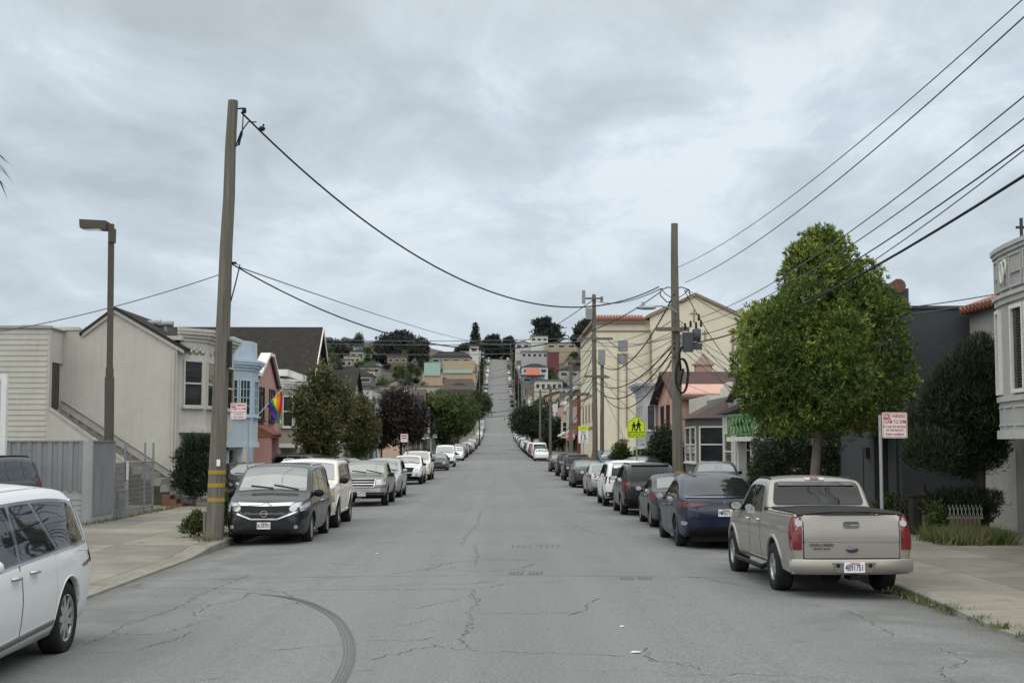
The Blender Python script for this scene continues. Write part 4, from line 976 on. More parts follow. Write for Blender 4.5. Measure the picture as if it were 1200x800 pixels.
bm.add(vs, [f[::-1] for f in fs], True)
bm.add([(x + .02, y, .585) for x, y in pts] + [(-2.42, .93, .585), (-2.42, -.93, .585)], [tuple(range(n + 3))])
for sg in (1, -1): bm.prism([(-2.61, sg * .928, .583), (-2.2, sg * .925, .60), (-2.02, sg * .925, .50), (-2.05, sg * .9, .40), (-2.6, sg * .89, .37)], (0, -sg * .05, 0))
bmp_ = link('rear_bumper', bm.mesh('rear_bumper', P_CHAMP), TR)
q = MB(); q.prism([(-2.742, -.33, .54), (-2.742, .33, .54), (-2.742, .26, .40), (-2.742, -.26, .40)], (-.006, 0, 0)); link('plate_recess_shade', q.mesh('plate_recess_shade', paint('paint_champagne_shaded', (.17, .155, .13), .3, .06)), bmp_)  # flat panel in darkened body paint, the recess shade put into its colour
q = MB(); q.box(-2.760, -2.752, -.155, .155, .395, .55); po = link('licence_plate', q.mesh('licence_plate', M_PLATE), TR)
q = MB(); put_text(q, '4B91751', .125, (-2.7625, 0, .465), (0, -1, 0), (0, 0, 1), .003, .62); link('plate_lettering', q.mesh('plate_lettering', M_INK), po)
q = MB(); put_text(q, 'California', .04, (-2.7625, 0, .532), (0, -1, 0), (0, 0, 1), .003); link('plate_lettering', q.mesh('plate_lettering', M_INKR), po)
for y in (.24, -.24):
    q = MB(); q.lathe([(.001, -.013), (.03, -.012), (.03, 0)], 'x', (-2.742, y, .50), 12); link('sensor', q.mesh('sensor', M_BLK), bmp_)
q = MB(); q.lathe([(.001, -.016), (.05, -.014), (.052, 0)], 'x', (0, 0, 0), 20)
q.v = [(a - 2.645, b * 1.75, c_ * .85 + .72) for a, b, c_ in q.v]; link('emblem', q.mesh('emblem', plain('emblem_blue', (.015, .02, .05), .25, coat=1)), TR)
q = MB(); put_text(q, 'EXPLORER', .058, (-2.65, .45, .79), (0, -1, 0), (0, 0, 1), .006, 1.3); put_text(q, 'SPORT TRAC', .036, (-2.65, .45, .735), (0, -1, 0), (0, 0, 1), .006, 1.2); link('badge_lettering', q.mesh('badge_lettering', plain('badge_grey', (.10, .10, .10), .3, .8)), TR)
for sg in (1, -1):
    q = MB(); q.tube([(-.92, sg * .80, .40), (-.86, sg * .96, .33), (1.2, sg * .96, .33), (1.28, sg * .80, .40)], .042, 8)
    link('side_step', q.mesh('side_step', M_BLK), TR)
q = MB(); q.tube([(-2.45, -.55, .36), (-1.7, -.5, .34), (-.6, -.42, .33)], .035, 8); q.tube([(-2.3, .2, .33), (-1.95, .2, .33)], .13, 12); q.box(-2.72, -2.35, -.05, .05, .28, .36); q.tube([(-2.5, -.62, .40), (-2.62, -.66, .38)], .03, 8)
link('exhaust', q.mesh('exhaust', M_FLOOR), TR)
q = MB(); q.lathe([(.001, -.12), (.1, -.1), (.14, 0), (.1, .1), (.001, .12)], 'y', (-1.445, .12, .36), 14); q.lathe([(.001, -.12), (.08, -.1), (.1, 0), (.08, .1), (.001, .12)], 'y', (-1.42, .42, .33), 12)
link('rear_axle_cover', q.mesh('rear_axle_cover', plain('axle_grey', (.4, .4, .38), .5, .4)), TR)
c, sh = build_car(TESLA, P_BLUE, 'deep blue electric hatchback with black roof glass, ahead of the champagne pickup', 'car'); place(c, 4.90, 32.45, AWAY)
q = MB(); p, nn = sh.hit('B', 0, 1.0); x = p.x - .006
q.box(x - .012, x, -.055, .055, 1.028, 1.04); q.prism([(x, -.012, 1.022), (x, .012, 1.022), (x, .005, .95), (x, -.005, .95)], (-.012, 0, 0)); link('emblem', q.mesh('emblem', M_CHROME), c)
c, sh = build_car(SEDAN, P_DGREY, 'dark grey sedan parked ahead of the deep blue hatchback', 'car'); place(c, 5.04, 39.6, AWAY)
c, sh = build_car(dict(SUV, L=4.45), P_BLACKBLUE, 'black boxy SUV with red upright tail lights, ahead of the dark grey sedan', 'SUV', name='parked_suv'); place(c, 4.85, 46.3, AWAY)
c, sh = build_car(dict(SUV, rails=(-1.8, .1, .05, M_ALLOY)), P_WHITE, 'white compact SUV parked ahead of the black boxy SUV', 'SUV', name='parked_suv', detail=1); place(c, 4.75, 52.6, AWAY)
c, sh = build_car(SEDAN, P_SILVER, 'silver sedan parked ahead of the white compact SUV', 'car', detail=1); place(c, 4.80, 62.8, AWAY)
c, sh = build_car(SEDAN, P_GREY, 'grey sedan with long tail lights, ahead of the silver sedan', 'car', detail=1); place(c, 4.75, 74.9, AWAY)
c, sh = build_car(SUV, P_BLACKBLUE, 'black SUV ahead of the grey sedan with long tail lights', 'SUV', name='parked_suv', detail=1); place(c, 5.0, 89.3, AWAY)
c, sh = build_car(SUV, P_DGREY, 'charcoal SUV, third dark car before the stop sign', 'SUV', name='parked_suv', detail=1); place(c, 5.1, 101.5, AWAY)
c, sh = build_car(SEDAN, P_DGREY, 'charcoal sedan, last car before the stop sign', 'car', detail=1); place(c, 5.1, 116, AWAY)
# on the right drives
c, sh = build_car(SEDAN, P_DGREY, 'dark sedan on a drive, its roof showing above the deep blue hatchback', 'car', detail=1); place(c, 8.3, 53.0, AWAY + R(-8), .2)
c, sh = build_car(SUV, P_TEAL, 'teal SUV standing on a drive beyond the black SUV', 'SUV', name='parked_suv', detail=1); place(c, 7.9, 100, TOWARD + R(8), .2)
c, sh = build_car(SEDAN, P_BLACKBLUE, 'black sedan on a drive beyond the silver sedan, near the hedge', 'car', detail=1); place(c, 8.2, 78, AWAY + R(-30), .2)
# ---- beyond the crossing: everything up to the crest
KINDS = {'sedan': (SEDAN, 'car'), 'SUV': (SUV, 'SUV'), 'pickup': (PICKUP, 'pickup truck'), 'van': (VAN, 'van'), 'large SUV': (BIGSUV, 'SUV')}
PCOL = {'white': P_WHITE, 'silver': P_SILVER, 'dark grey': P_GREY, 'black': P_BLACKBLUE, 'maroon': P_RED, 'tan': P_TAN, 'blue': P_BLUE2, 'charcoal': P_DGREY, 'ivory': P_IVORY}
PROTO = {}
def ordn(i):
    ones = ['', 'first', 'second', 'third', 'fourth', 'fifth', 'sixth', 'seventh', 'eighth', 'ninth', 'tenth', 'eleventh', 'twelfth', 'thirteenth', 'fourteenth', 'fifteenth', 'sixteenth', 'seventeenth', 'eighteenth', 'nineteenth']
    if i < 20: return ones[i]
    t = ['', '', 'twent', 'thirt', 'fort', 'fift', 'sixt', 'sevent', 'eight', 'ninet'][i // 10]
    return t + 'ieth' if i % 10 == 0 else t + 'y-' + ones[i % 10]
def far_car(kind, colr, X, Y, rz, label, group):
    k = (kind, colr)
    if k not in PROTO:
        PROTO[k] = build_car(KINDS[kind][0], PCOL[colr], label, KINDS[kind][1], group, 'parked_car', 0)[0]; o = PROTO[k]
    else:
        o = copy_tree(PROTO[k]); o['label'] = label; o['group'] = group
    place(o, X, Y, rz); return o
crr = random.Random(11)
first_r = [('sedan', 'white', 163), ('SUV', 'charcoal', 169.5), ('van', 'white', 176), ('sedan', 'maroon', 183.5), ('SUV', 'maroon', 190), ('sedan', 'silver', 197), ('large SUV', 'white', 204), ('pickup', 'white', 211), ('SUV', 'dark grey', 218)]
first_l = [('SUV', 'white', 164), ('sedan', 'white', 171), ('SUV', 'black', 178), ('large SUV', 'black', 186), ('sedan', 'dark grey', 194), ('sedan', 'silver', 201)]
for sg, fl, rz, sd in ((1, first_r, AWAY, 'right'), (-1, first_l, TOWARD, 'left')):
    lst = list(fl); y = lst[-1][2] + 7
    while y < 915:
        if not crossing(y) and not crossing(y + 3) and not crossing(y - 3) and crr.random() < (.86 if y < 450 else .5):
            kind = crr.choices(['sedan', 'SUV', 'pickup', 'van', 'large SUV'], [4, 4, 1.3, .7, 1])[0]
            colr = crr.choices(['white', 'silver', 'dark grey', 'black', 'maroon', 'tan', 'blue', 'charcoal', 'ivory'], [3.2, 3.2, 3, 3, .7, .8, 1, 2.4, .8])[0]
            lst.append((kind, colr, y))
        y += crr.uniform(6.0, 7.6)
    for i, (kind, colr, y) in enumerate(lst):
        lab = f'{colr} {kind}, {ordn(i + 1)} parked vehicle beyond the crossing on the {sd} kerb'
        far_car(kind, colr, sg * (crr.uniform(4.95, 5.2) + RWF(y) - 6.15), y, rz, lab, f'vehicles parked up the hill, {sd} kerb')
# ================================================================ buildings
M_HG = glassmat('house_glass', (.014, .017, .018), 1.36, .04)
M_HGL = glassmat('pale_glass', (.10, .12, .13), 1.6, .05)
M_WTRIM = pmat('white_trim', (.62, .61, .57), .6, .12, 3, streak=.2)
M_DTRIM = pmat('dark_trim', (.05, .048, .045), .7, .2)
M_SHING = pmat('dark_shingle_roof', (.032, .029, .027), .95, .4, 3, .5, 18)
M_SHINGB = pmat('brown_shingle_roof', (.072, .054, .046), .95, .3, 3, .5, 18)
M_TILE = pmat('red_clay_tile', (.26, .115, .075), .85, .35, 4)
M_TAR = pmat('flat_tar_roof', (.12, .12, .115), .95, .3, 1)
M_METAL = pmat('galvanised_metal', (.22, .23, .23), .55, .25, 3, metallic=.5)
M_WOODD = pmat('dark_wood', (.07, .05, .038), .8, .35, 4)
M_CONC = pmat('grey_concrete', (.24, .235, .21), .92, .3, 1.4, .3, 25, streak=.35)
def stucco(n, c, st=.3): return pmat('stucco_' + n, c, .92, .10, 1.1, .25, 45, streak=st)
def XB(sg, xf, v): return sg * (xf - v)
def HB(mb, sg, xf, u0, u1, v0, v1, z0, z1): return mb.box(sg * (xf - v0), sg * (xf - v1), u0, u1, z0, z1)
def HP(sg, xf, u, v, z): return Vector((sg * (xf - v), u, z))
def gz(u): return ROADZ(u) + .15
def window_at(par, p0, a, n, w, h, fm=None, gm=None, mull='h', fw=.07, sill=True, proud=.06, name='window'):
    """window standing on the wall plane through p0 (its lower corner), a along the wall, n outward"""
    p0, a, n = Vector(p0), Vector(a).normalized(), Vector(n).normalized(); z = Vector((0, 0, 1)); fm = fm or M_WTRIM; gm = gm or M_HG
    def slab(mb, x0, x1, z0, z1, d0, d1):
        P = [p0 + a * x0 + z * z0 + n * d0, p0 + a * x1 + z * z0 + n * d0, p0 + a * x1 + z * z1 + n * d0, p0 + a * x0 + z * z1 + n * d0]; mb.prism(P, n * (d1 - d0))
    f = MB()
    slab(f, -fw, 0, -fw, h + fw, -.02, proud); slab(f, w, w + fw, -fw, h + fw, -.02, proud)
    slab(f, 0, w, h, h + fw, -.02, proud); slab(f, 0, w, -fw, 0, -.02, proud)
    if mull in ('h', 'x'): slab(f, 0, w, h * .5 - .03, h * .5 + .03, -.02, proud * .75)
    if mull in ('v', 'x'): slab(f, w * .5 - .025, w * .5 + .025, 0, h, -.02, proud * .7)
    if mull == 'g':
        for k in (1, 2): slab(f, w * k / 3 - .015, w * k / 3 + .015, 0, h, -.02, proud * .6)
        for k in (1, 2, 3): slab(f, 0, w, h * k / 4 - .015, h * k / 4 + .015, -.02, proud * .55)
    fo = f.build(name, fm, par)
    g = MB(); slab(g, 0, w, 0, h, -.02, .012); g.build('pane', gm, fo)
    if sill:
        s = MB(); slab(s, -fw - .06, w + fw + .06, -fw - .07, -fw, -.02, proud + .08); s.build('sill', fm, fo)
    return fo
def poly_prism(mb, pts, z0, z1): return mb.prism([(p[0], p[1], z0) for p in pts], (0, 0, z1 - z0))
def bay(par, sg, xf, u0, u1, d, c, z0, z1, wm, tm, zw0=None, zw1=None, gm=None, wn=(1, 2, 1), cornice=.0, mull='h', nm='bay'):
    """angled bay: plan u0,u1 on the facade, projecting d, corners cut by c"""
    def pl(e): return [(sg * (xf + .05), u0 - e), (sg * (xf - 0 - e * .0), u0 - e), (sg * (xf - d - e), u0 + c - e * .4), (sg * (xf - d - e), u1 - c + e * .4), (sg * xf, u1 + e), (sg * (xf + .05), u1 + e)]
    m_ = MB(); poly_prism(m_, pl(0), z0, z1); b = m_.build(nm, wm, par)
    t = MB(); poly_prism(t, pl(.07), z0 - .12, z0 + .03); poly_prism(t, pl(.05), z0 + .03, z0 + .10)
    t.build('bay_base_moulding', tm, b)
    if cornice:
        t = MB(); poly_prism(t, pl(.06), z1 - .25, z1 - .12); poly_prism(t, pl(.16), z1 - .12, z1); poly_prism(t, pl(.26), z1, z1 + cornice * .5); poly_prism(t, pl(.3), z1 + cornice * .5, z1 + cornice); t.build('cornice', tm, b)
    if zw0 is not None:
        A = [HP(sg, xf, u0, 0, 0), HP(sg, xf, u0 + c, d, 0), HP(sg, xf, u1 - c, d, 0), HP(sg, xf, u1, 0, 0)]
        for i, k in enumerate(wn):
            p, q = A[i], A[i + 1]; a = (q - p); L = a.length; a = a.normalized(); n = Vector((a.y, -a.x, 0))
            if n.x * -sg < 0 and i == 1: n = -n
            if i == 0: n = Vector((a.y, -a.x, 0)); n = n if n.y < 0 else -n
            if i == 2: n = n if n.y > 0 else -n
            ww = (L - .22 * (k + 1)) / k if k else 0
            for j in range(k):
                window_at(b, p + a * (.22 + j * (ww + .22)) + Vector((0, 0, zw0)), a, n, ww, zw1 - zw0, tm, gm, mull)
    return b
def siding(mb, p0, a, n, w, h, step=.2, lap=.025):
    """lapped boards on a wall plane"""
    p0, a, n = Vector(p0), Vector(a).normalized(), Vector(n).normalized(); z = Vector((0, 0, 1)); k = int(h / step)
    for i in range(k):
        z0, z1 = i * step, min(h, (i + 1) * step)
        mb.add([p0 + z * z0 + n * lap, p0 + a * w + z * z0 + n * lap, p0 + a * w + z * z1 + n * .004, p0 + z * z1 + n * .004, p0 + z * z0, p0 + a * w + z * z0], [(0, 1, 2, 3), (4, 5, 1, 0)])
AX = lambda sg: Vector((0, 1, 0))
def NS(sg): return Vector((-sg, 0, 0))
NC = Vector((0, -1, 0)); EX = Vector((1, 0, 0))
# ---------------------------------------------------------------- left side, near to far
# white post frame at the left edge
g = MB(); a = PY(6, 438, 36.5)
g.box(a.x - .07, a.x + .07, 36.43, 36.57, .2, a.z); g.box(a.x - 3.2, a.x - .075, 36.45, 36.55, a.z - .14, a.z - .01); g.box(a.x - 3.2, a.x - 3.06, 36.43, 36.57, .2, a.z - .15)
g.box(a.x - 3.05, a.x - .075, 36.47, 36.53, a.z - 1.35, a.z - 1.29)
g.top('post_frame', pmat('white_metal', (.62, .63, .62), .5, .12), 'white metal post and top rail standing at the left edge behind the grey SUV', 'frame')
# corrugated sheet fence on a low wall
h_ = thing('corrugated_fence', (-13, 38, .15), 'blue grey corrugated metal fence on a low wall behind the white minivan', 'fence')
M_CORR = pmat('blue_grey_sheet', (.215, .23, .238), .6, .14, 1.2, metallic=.25, streak=.4)
M_CORRL = pmat('grey_painted_wall', (.30, .31, .305), .8, .15, 1.5, streak=.3)
def corr(mb, p0, a, n, w, z0, z1, pitch=.16, d=.03):
    p0, a, n = Vector(p0), Vector(a).normalized(), Vector(n).normalized(); k = int(w / pitch); vs = []
    for i in range(k):
        for f, o in ((0, 0), (.42, 0), (.5, d), (.92, d)):
            q = p0 + a * (i + f) * pitch + n * o; vs += [(q.x, q.y, z0), (q.x, q.y, z1)]
    m = len(vs) // 2; mb.add(vs, [(2 * i, 2 * i + 2, 2 * i + 3, 2 * i + 1) for i in range(m - 1)])
XL = -11.05
g = MB(); corr(g, (-16, 37.75, 0), EX, NC, 16 + XL, 1.02, 2.36, .28); g.build('sheet_panel', M_CORR, h_)
g = MB(); corr(g, (XL, 37.75, 0), AX(0), EX, 2.3, .35, 2.36, .2); g.build('sheet_panel', M_CORR, h_)
g = MB(); siding(g, (-16, 37.72, .1), EX, NC, 16 + XL + .0, .92, .14, .02); g.box(-16, XL - .01, 37.74, 37.95, .05, 1.03); g.build('low_wall', M_CORRL, h_)
g = MB(); g.box(XL - .25, XL - .012, 37.96, 40.05, .05, .40); g.box(XL - .2, XL + .06, 37.66, 37.745, .05, 2.4); g.build('base_wall', M_CORRL, h_)
g = MB(); g.box(-16, XL + .05, 37.70, 37.82, 2.361, 2.40); g.box(XL - .03, XL + .06, 37.825, 40.05, 2.361, 2.40); g.build('top_rail', M_METAL, h_)
g = MB(); g.box(-13.62, -13.59, 37.68, 37.716, 1.04, 2.34); g.box(-13.75, -13.45, 37.66, 37.70, 1.45, 1.48); g.build('gate_latch', M_DTRIM, h_)
# block wall with wire gate
h_ = thing('block_wall', (-12.6, 40.4, .15), 'grey concrete block wall set back behind the wire gate', 'wall')
g = MB(); g.box(-16, -12.5, 41.2, 41.4, .1, 1.75); g.box(-12.72, -12.5, 41.41, 46.5, .1, 1.65); g.build('wall', pmat('concrete_block', (.17, .165, .15), .95, .3, 1.6, .4, 12, streak=.3), h_)
g = MB()
for i in range(1, 8): g.box(-12.50, -12.494, 41.4, 46.5, i * .2 + .1, i * .2 + .112)
g.build('block_joint', M_GAP, h_)
h_ = thing('wire_gate', (-11.1, 42.5, .15), 'metal pipe and wire gate between the corrugated fence and beige house', 'gate')
g = MB()
for y in (40.25, 41.4, 43.7, 44.75): g.tube([(-11.1, y, .1), (-11.1, y, 2.35)], .035, 8)
for z in (.35, 1.75): g.tube([(-11.1, 40.25, z), (-11.1, 44.75, z)], .022, 6)
g.build('pipe_frame', M_METAL, h_)
g = MB()
for i in range(34): g.bar((-11.1, 40.3 + i * .13, .2), (-11.1, 40.3 + i * .13, 1.75), .013)
for i in range(11): g.bar((-11.098, 40.3, .25 + i * .14), (-11.098, 44.7, .25 + i * .14), .013)
g.build('wire_mesh', M_METAL, h_)
g = MB(); g.box(-11.04, -11.01, 41.30, 41.46, 1.25, 1.75); g.build('notice_plate', M_WTRIM, h_)
g = MB(); g.box(-11.0, -10.82, 40.4, 40.62, .17, .95); g.box(-11.02, -10.80, 40.38, 40.64, .95, .98); g.top('utility_box', M_METAL, 'small grey metal cabinet standing at the foot of the wire gate', 'cabinet')
# cream siding building with an outside stair
h_ = thing('siding_building', (-20, 54, .15), 'cream building with horizontal siding and outside stair at the left edge', 'building')
M_SID = pmat('cream_siding', (.43, .42, .375), .8, .10, 1.2, streak=.2)
XC, YC = PY(57, 400, 48.8).x, 48.8; ztop = PY(57, 384.5, 48.8).z
g = MB(); g.box(-32, XC - .03, YC + .03, 60, .1, ztop); g.build('wall_core', M_SID, h_)
g = MB(); siding(g, (-32, YC + .028, .1), EX, NC, 32 + XC - .03, ztop - .1, .19, .028); g.build('siding_boards', M_SID, h_)
pz0, pz1 = PY(62, 478, YC).z, PY(62, 424, YC).z
g = MB(); g.box(XC - .028, XC + .0, YC + .35, YC + 1.3, pz0, pz1); g.build('stair_door', M_WOODD, h_)
g = MB(); g.box(XC - .03, XC + .05, YC + .02, YC + .30, .1, ztop); g.box(XC - .029, XC + .03, YC + .31, YC + 1.6, pz1 + .02, ztop); g.build('side_wall', stucco('warm_grey', (.45, .435, .395)), h_)
g = MB(); g.box(-32, XC + .1, YC - .06, YC + .1, ztop, ztop + .09); g.box(-24, XC + .1, YC + .11, 59.9, ztop - .004, ztop + .05); g.build('roof_edge', pmat('faded_trim', (.33, .31, .28), .8, .2), h_)
g = MB(); a = PY(28, 378, YC + 2); g.box(a.x, a.x + .9, YC + 1.6, YC + 2.4, ztop, ztop + .25); g.build('roof_vent', M_CONC, h_)
st = MB(); pts = [PY(57, 480, YC), PY(116, 520, YC), PY(150, 545, YC)]
P = [(XC, YC, .1), (pts[2].x, YC, .1), tuple(pts[2]), tuple(pts[1]), tuple(pts[0])]
st.prism(P, (0, .14, 0)); so_ = st.build('stair_wall', M_SID, h_)
st = MB(); st.prism([(pts[0].x, YC - .03, pts[0].z), (pts[2].x, YC - .03, pts[2].z), (pts[2].x, YC - .03, pts[2].z + .11), (pts[0].x, YC - .03, pts[0].z + .11)], (0, .2, 0)); st.build('stair_cap', pmat('faded_trim2', (.36, .34, .30), .8, .2), so_)
g = MB(); n = 15
for i in range(n):
    t = i / n; x = XC + (pts[2].x + 2.1 - XC) * t; z = pts[0].z - .1 + (.35 - pts[0].z) * t
    g.box(x, x + (pts[2].x + 2.1 - XC) / n + .03, YC + .16, YC + 1.42, z - .25, z)
g.build('stair_tread', M_CONC, h_)
g = MB(); a, b_ = PY(72, 470, 50.32), PY(213, 561, 50.3)
g.prism([a, b_, b_ + Vector((0, 0, -.28)), a + Vector((0, 0, -.28))], (0, .05, 0)); g.tube([a + Vector((0, -.03, .05)), b_ + Vector((0, -.03, .05))], .035, 6)
g.build('stair_rail', pmat('pale_rail', (.36, .34, .31), .8, .2), h_)
# house one, warm grey stucco
sg, xf = -1, 11.7; u0, u1 = 50.4, 58.8
h_ = thing('stucco_house', (-18, 54.6, .15), 'warm grey stucco house with blank gable side wall and white framed bay windows', 'house')
M_ST1 = stucco('warm_grey_house', (.45, .435, .39), .2)
W1 = [PY(x_, y_, u0) for x_, y_ in ((70, 385), (104, 385), (135, 363), (205, 407))]
xr = -xf
prof = [(-27, .1), (xr, .1), (xr, W1[3].z + .05), (W1[2].x, W1[2].z), (W1[1].x, W1[1].z), (-27, W1[0].z)]
g = MB(); g.prism([(x, u0, z) for x, z in prof], (0, u1 - u0, 0)); g.build('wall', M_ST1, h_)
g = MB(); t_ = .10
def slope_slab(mb, xa, za, xb, zb, y0, y1, t): mb.prism([(xa, y0, za), (xb, y0, zb), (xb, y0, zb + t), (xa, y0, za + t)], (0, y1 - y0, 0))
slope_slab(g, W1[1].x - .3, W1[1].z - .25, W1[2].x, W1[2].z + .012, u0 - .15, u1 + .1, t_); slope_slab(g, W1[2].x + .002, W1[2].z + .012, xr + .3, W1[3].z - .10, u0 - .15, u1 + .1, t_); rf = g.build('roof', M_SHING, h_)
g = MB(); slope_slab(g, W1[2].x + .002, W1[2].z - .12, xr + .25, W1[3].z - .22, u0 - .10, u0 - .004, .13); slope_slab(g, W1[1].x - .2, W1[1].z - .3, W1[2].x, W1[2].z - .12, u0 - .10, u0 - .004, .13); g.build('barge_board', M_ST1, rf)
g = MB()
for px, py in ((180, 379), (194, 380)):
    a = PY(px, py, u0 + 3); g.tube([(a.x, a.y, a.z - .5), (a.x, a.y, a.z)], .09, 8); g.tube([(a.x - .28, a.y, a.z), (a.x + .3, a.y, a.z + .02)], .12, 8)
g.build('roof_vent', M_METAL, rf)
g = MB(); g.box(-27, W1[1].x - .3, u0 - .06, u0 - .004, W1[0].z - .06, W1[0].z + .06); g.build('parapet_cap', M_ST1, h_)
g = MB(); g.tube([(xr - .12, u0 - .05, .2), (xr - .12, u0 - .05, W1[3].z - .2)], .045, 8); g.build('downpipe', M_ST1, h_)
zt1 = PXX(205, 392, -xf).z
b1 = bay(h_, sg, xf, u0 + .45, u1 - .5, .74, 1.0, 2.85, 6.35, M_ST1, pmat('cream_trim', (.46, .44, .39), .7, .15, 3, streak=.2), 3.75, 5.35, M_HG, (1, 2, 1), .22)
g = MB()                                                           # plaster swags between window head and cornice
for i in range(3):
    for k in range(7):
        A = [HP(sg, xf, u0 + .45, 0, 0), HP(sg, xf, u0 + 1.45, .74, 0), HP(sg, xf, u1 - 1.5, .74, 0), HP(sg, xf, u1 - .5, 0, 0)]
        p, q = A[i], A[i + 1]; a = q - p; n_ = Vector((a.y, -a.x, 0)).normalized(); n_ = n_ if n_.x > 0 else -n_
        c_ = p + a * (.15 + .7 * k / 6) + n_ * .03; g.lathe([(.001, -.03), (.10, 0), (.001, .03)], 'y', (0, 0, 0), 8)
        o_ = len(g.v) - 24
        for q_ in range(o_, len(g.v)):
            v_ = g.v[q_]; r_ = a.normalized() * v_[0] * 1.2 + n_ * v_[1]; g.v[q_] = (c_.x + r_.x, c_.y + r_.y, 5.72 + .08 * (k % 2) + v_[2])
g.build('plaster_swag', M_ST1, b1)
g = MB(); HB(g, sg, xf, u0 + .7, u0 + 3.4, -.3, .03, .15, 2.15); g.build('garage_door', pmat('brown_grey_door', (.16, .14, .115), .8, .2), h_)
g = MB(); HB(g, sg, xf, u0 + .1, u1, -1, .12, zt1 - .15, zt1); g.build('cornice', M_ST1, h_)
g = MB()
for i in range(3): g.box(-11.66 + .0, -10.95 - i * .22, 48.3, 49.2, .12 + i * .14 + .0, .12 + (i + 1) * .14 - .002)
g.top('brick_steps', pmat('red_brick', (.16, .075, .055), .9, .35, 5), 'short red brick steps at the corner of the warm grey stucco house', 'steps')
# blue house
u0, u1 = 58.9, 66.4
h_ = thing('blue_house', (-18, 62.6, .15), 'pale blue stucco house with bay and stepped parapet behind the left pole', 'house')
M_BLU = stucco('pale_blue', (.40, .48, .54), .2); M_BLT = pmat('pale_blue_trim', (.42, .52, .60), .7, .12, 3, streak=.25)
g = MB(); HB(g, sg, xf, u0, u1, -15, 0, .1, 6.1); HB(g, sg, xf, u0 + .05, u1, -.35, .0, 6.1, 6.75); HB(g, sg, xf, u0 + 2.2, u1 - 2.2, -.35, .001, 6.75, 7.05); g.build('wall', M_BLU, h_)
b2 = bay(h_, sg, xf, u0 + .05, u0 + 4.7, .95, 1.6, 2.3, 5.75, M_BLU, M_BLT, 3.6, 5.05, M_HG, (2, 1, 1), .2, 'g')
g = MB(); poly_prism(g, [(-11.7, u0 + .1), (-10.8, u0 + 1.7), (-10.8, u0 + 3.0), (-11.7, u0 + 4.6)], 5.955, 6.8); g.build('parapet', M_BLU, h_)
g = MB(); HB(g, sg, xf, u0 + 1.0, u0 + 2.2, -.2, .02, .15, 2.05); g.build('front_door', M_DTRIM, h_)
g = MB(); HB(g, sg, xf, u0 + .8, u0 + .98, -.1, .10, .15, 2.2); HB(g, sg, xf, u0 + 2.22, u0 + 2.4, -.1, .10, .15, 2.2); HB(g, sg, xf, u0 + .8, u0 + 2.4, -.1, .11, 2.06, 2.25); g.build('door_surround', M_BLT, h_)
g = MB(); HB(g, sg, xf, u0 + 3.2, u0 + 5.8, -.2, .03, .15, 2.1); g.build('garage_door', M_WTRIM, h_)
# pink house
u0, u1 = 66.5, 73.9
h_ = thing('pink_house', (-18, 70.2, .15), 'salmon pink house with a white edged stepped gable beside the blue house', 'house')
M_PNK = stucco('salmon_pink', (.47, .265, .235), .2); M_MAR = pmat('maroon_trim', (.12, .04, .04), .7, .2)
gp_ = [(u0, .1), (u1, .1), (u1, 5.35), (u1 - .9, 5.35), (u0 + 4.3, 6.75), (u0 + 3.1, 6.75), (u0 + .6, 5.6), (u0, 5.6)]
g = MB(); g.prism([(-xf, u, z) for u, z in gp_], (-.35, 0, 0)); HB(g, sg, xf, u0, u1, -15, -.36, .1, 5.3); g.build('wall', M_PNK, h_)
g = MB(); up_p = gp_[2:]
for i in range(len(up_p) - 1):
    (ua, za), (ub, zb) = up_p[i], up_p[i + 1]; g.bar((-xf + .0, ua, za + .07), (-xf + .0, ub, zb + .07), .5, .16)
g.build('gable_coping', M_WTRIM, h_)
g = MB()
for i in range(len(up_p) - 1):
    (ua, za), (ub, zb) = up_p[i], up_p[i + 1]; g.bar((-xf + .06, ua, za - .06), (-xf + .06, ub, zb - .06), .14, .09)
g.build('gable_band', M_MAR, h_)
for uu in (u0 + 1.0, u0 + 4.2): window_at(h_, HP(sg, xf, uu, 0, 3.55), AX(0), NS(sg), 1.5, 1.5, M_DTRIM, M_HG, 'v')
g = MB(); g.prism([HP(sg, xf, u0 + .3, 0, 3.2), HP(sg, xf, u0 + .3, .85, 2.75), HP(sg, xf, u0 + .3, .85, 2.65), HP(sg, xf, u0 + .3, 0, 2.65)], (0, 2.4, 0))
ao = g.build('porch_roof', M_TILE, h_); g = MB()
for i in range(12): g.tube([HP(sg, xf, u0 + .4 + i * .2, 0, 3.22), HP(sg, xf, u0 + .4 + i * .2, .9, 2.76)], .07, 6)
g.build('roof_tiles', M_TILE, ao)
g = MB(); HB(g, sg, xf, u0 + .35, u0 + .7, .0, .75, .15, 2.64); g.build('porch_pier', M_PNK, h_); g = MB(); HB(g, sg, xf, u0 + 2.3, u0 + 2.65, .0, .75, .15, 2.64); g.build('porch_pier', M_PNK, h_)
g = MB(); HB(g, sg, xf, u0 + .9, u0 + 2.1, -.2, .02, .15, 2.2); g.build('front_door', M_WOODD, h_); g = MB(); HB(g, sg, xf, u0 + 3.6, u0 + 6.2, -.2, .02, .15, 2.1); g.build('garage_door', M_MAR, h_)
window_at(h_, HP(sg, xf, u0 + 3.0, 0, .8), AX(0), NS(sg), .35, 1.2, M_DTRIM, M_HG, None)
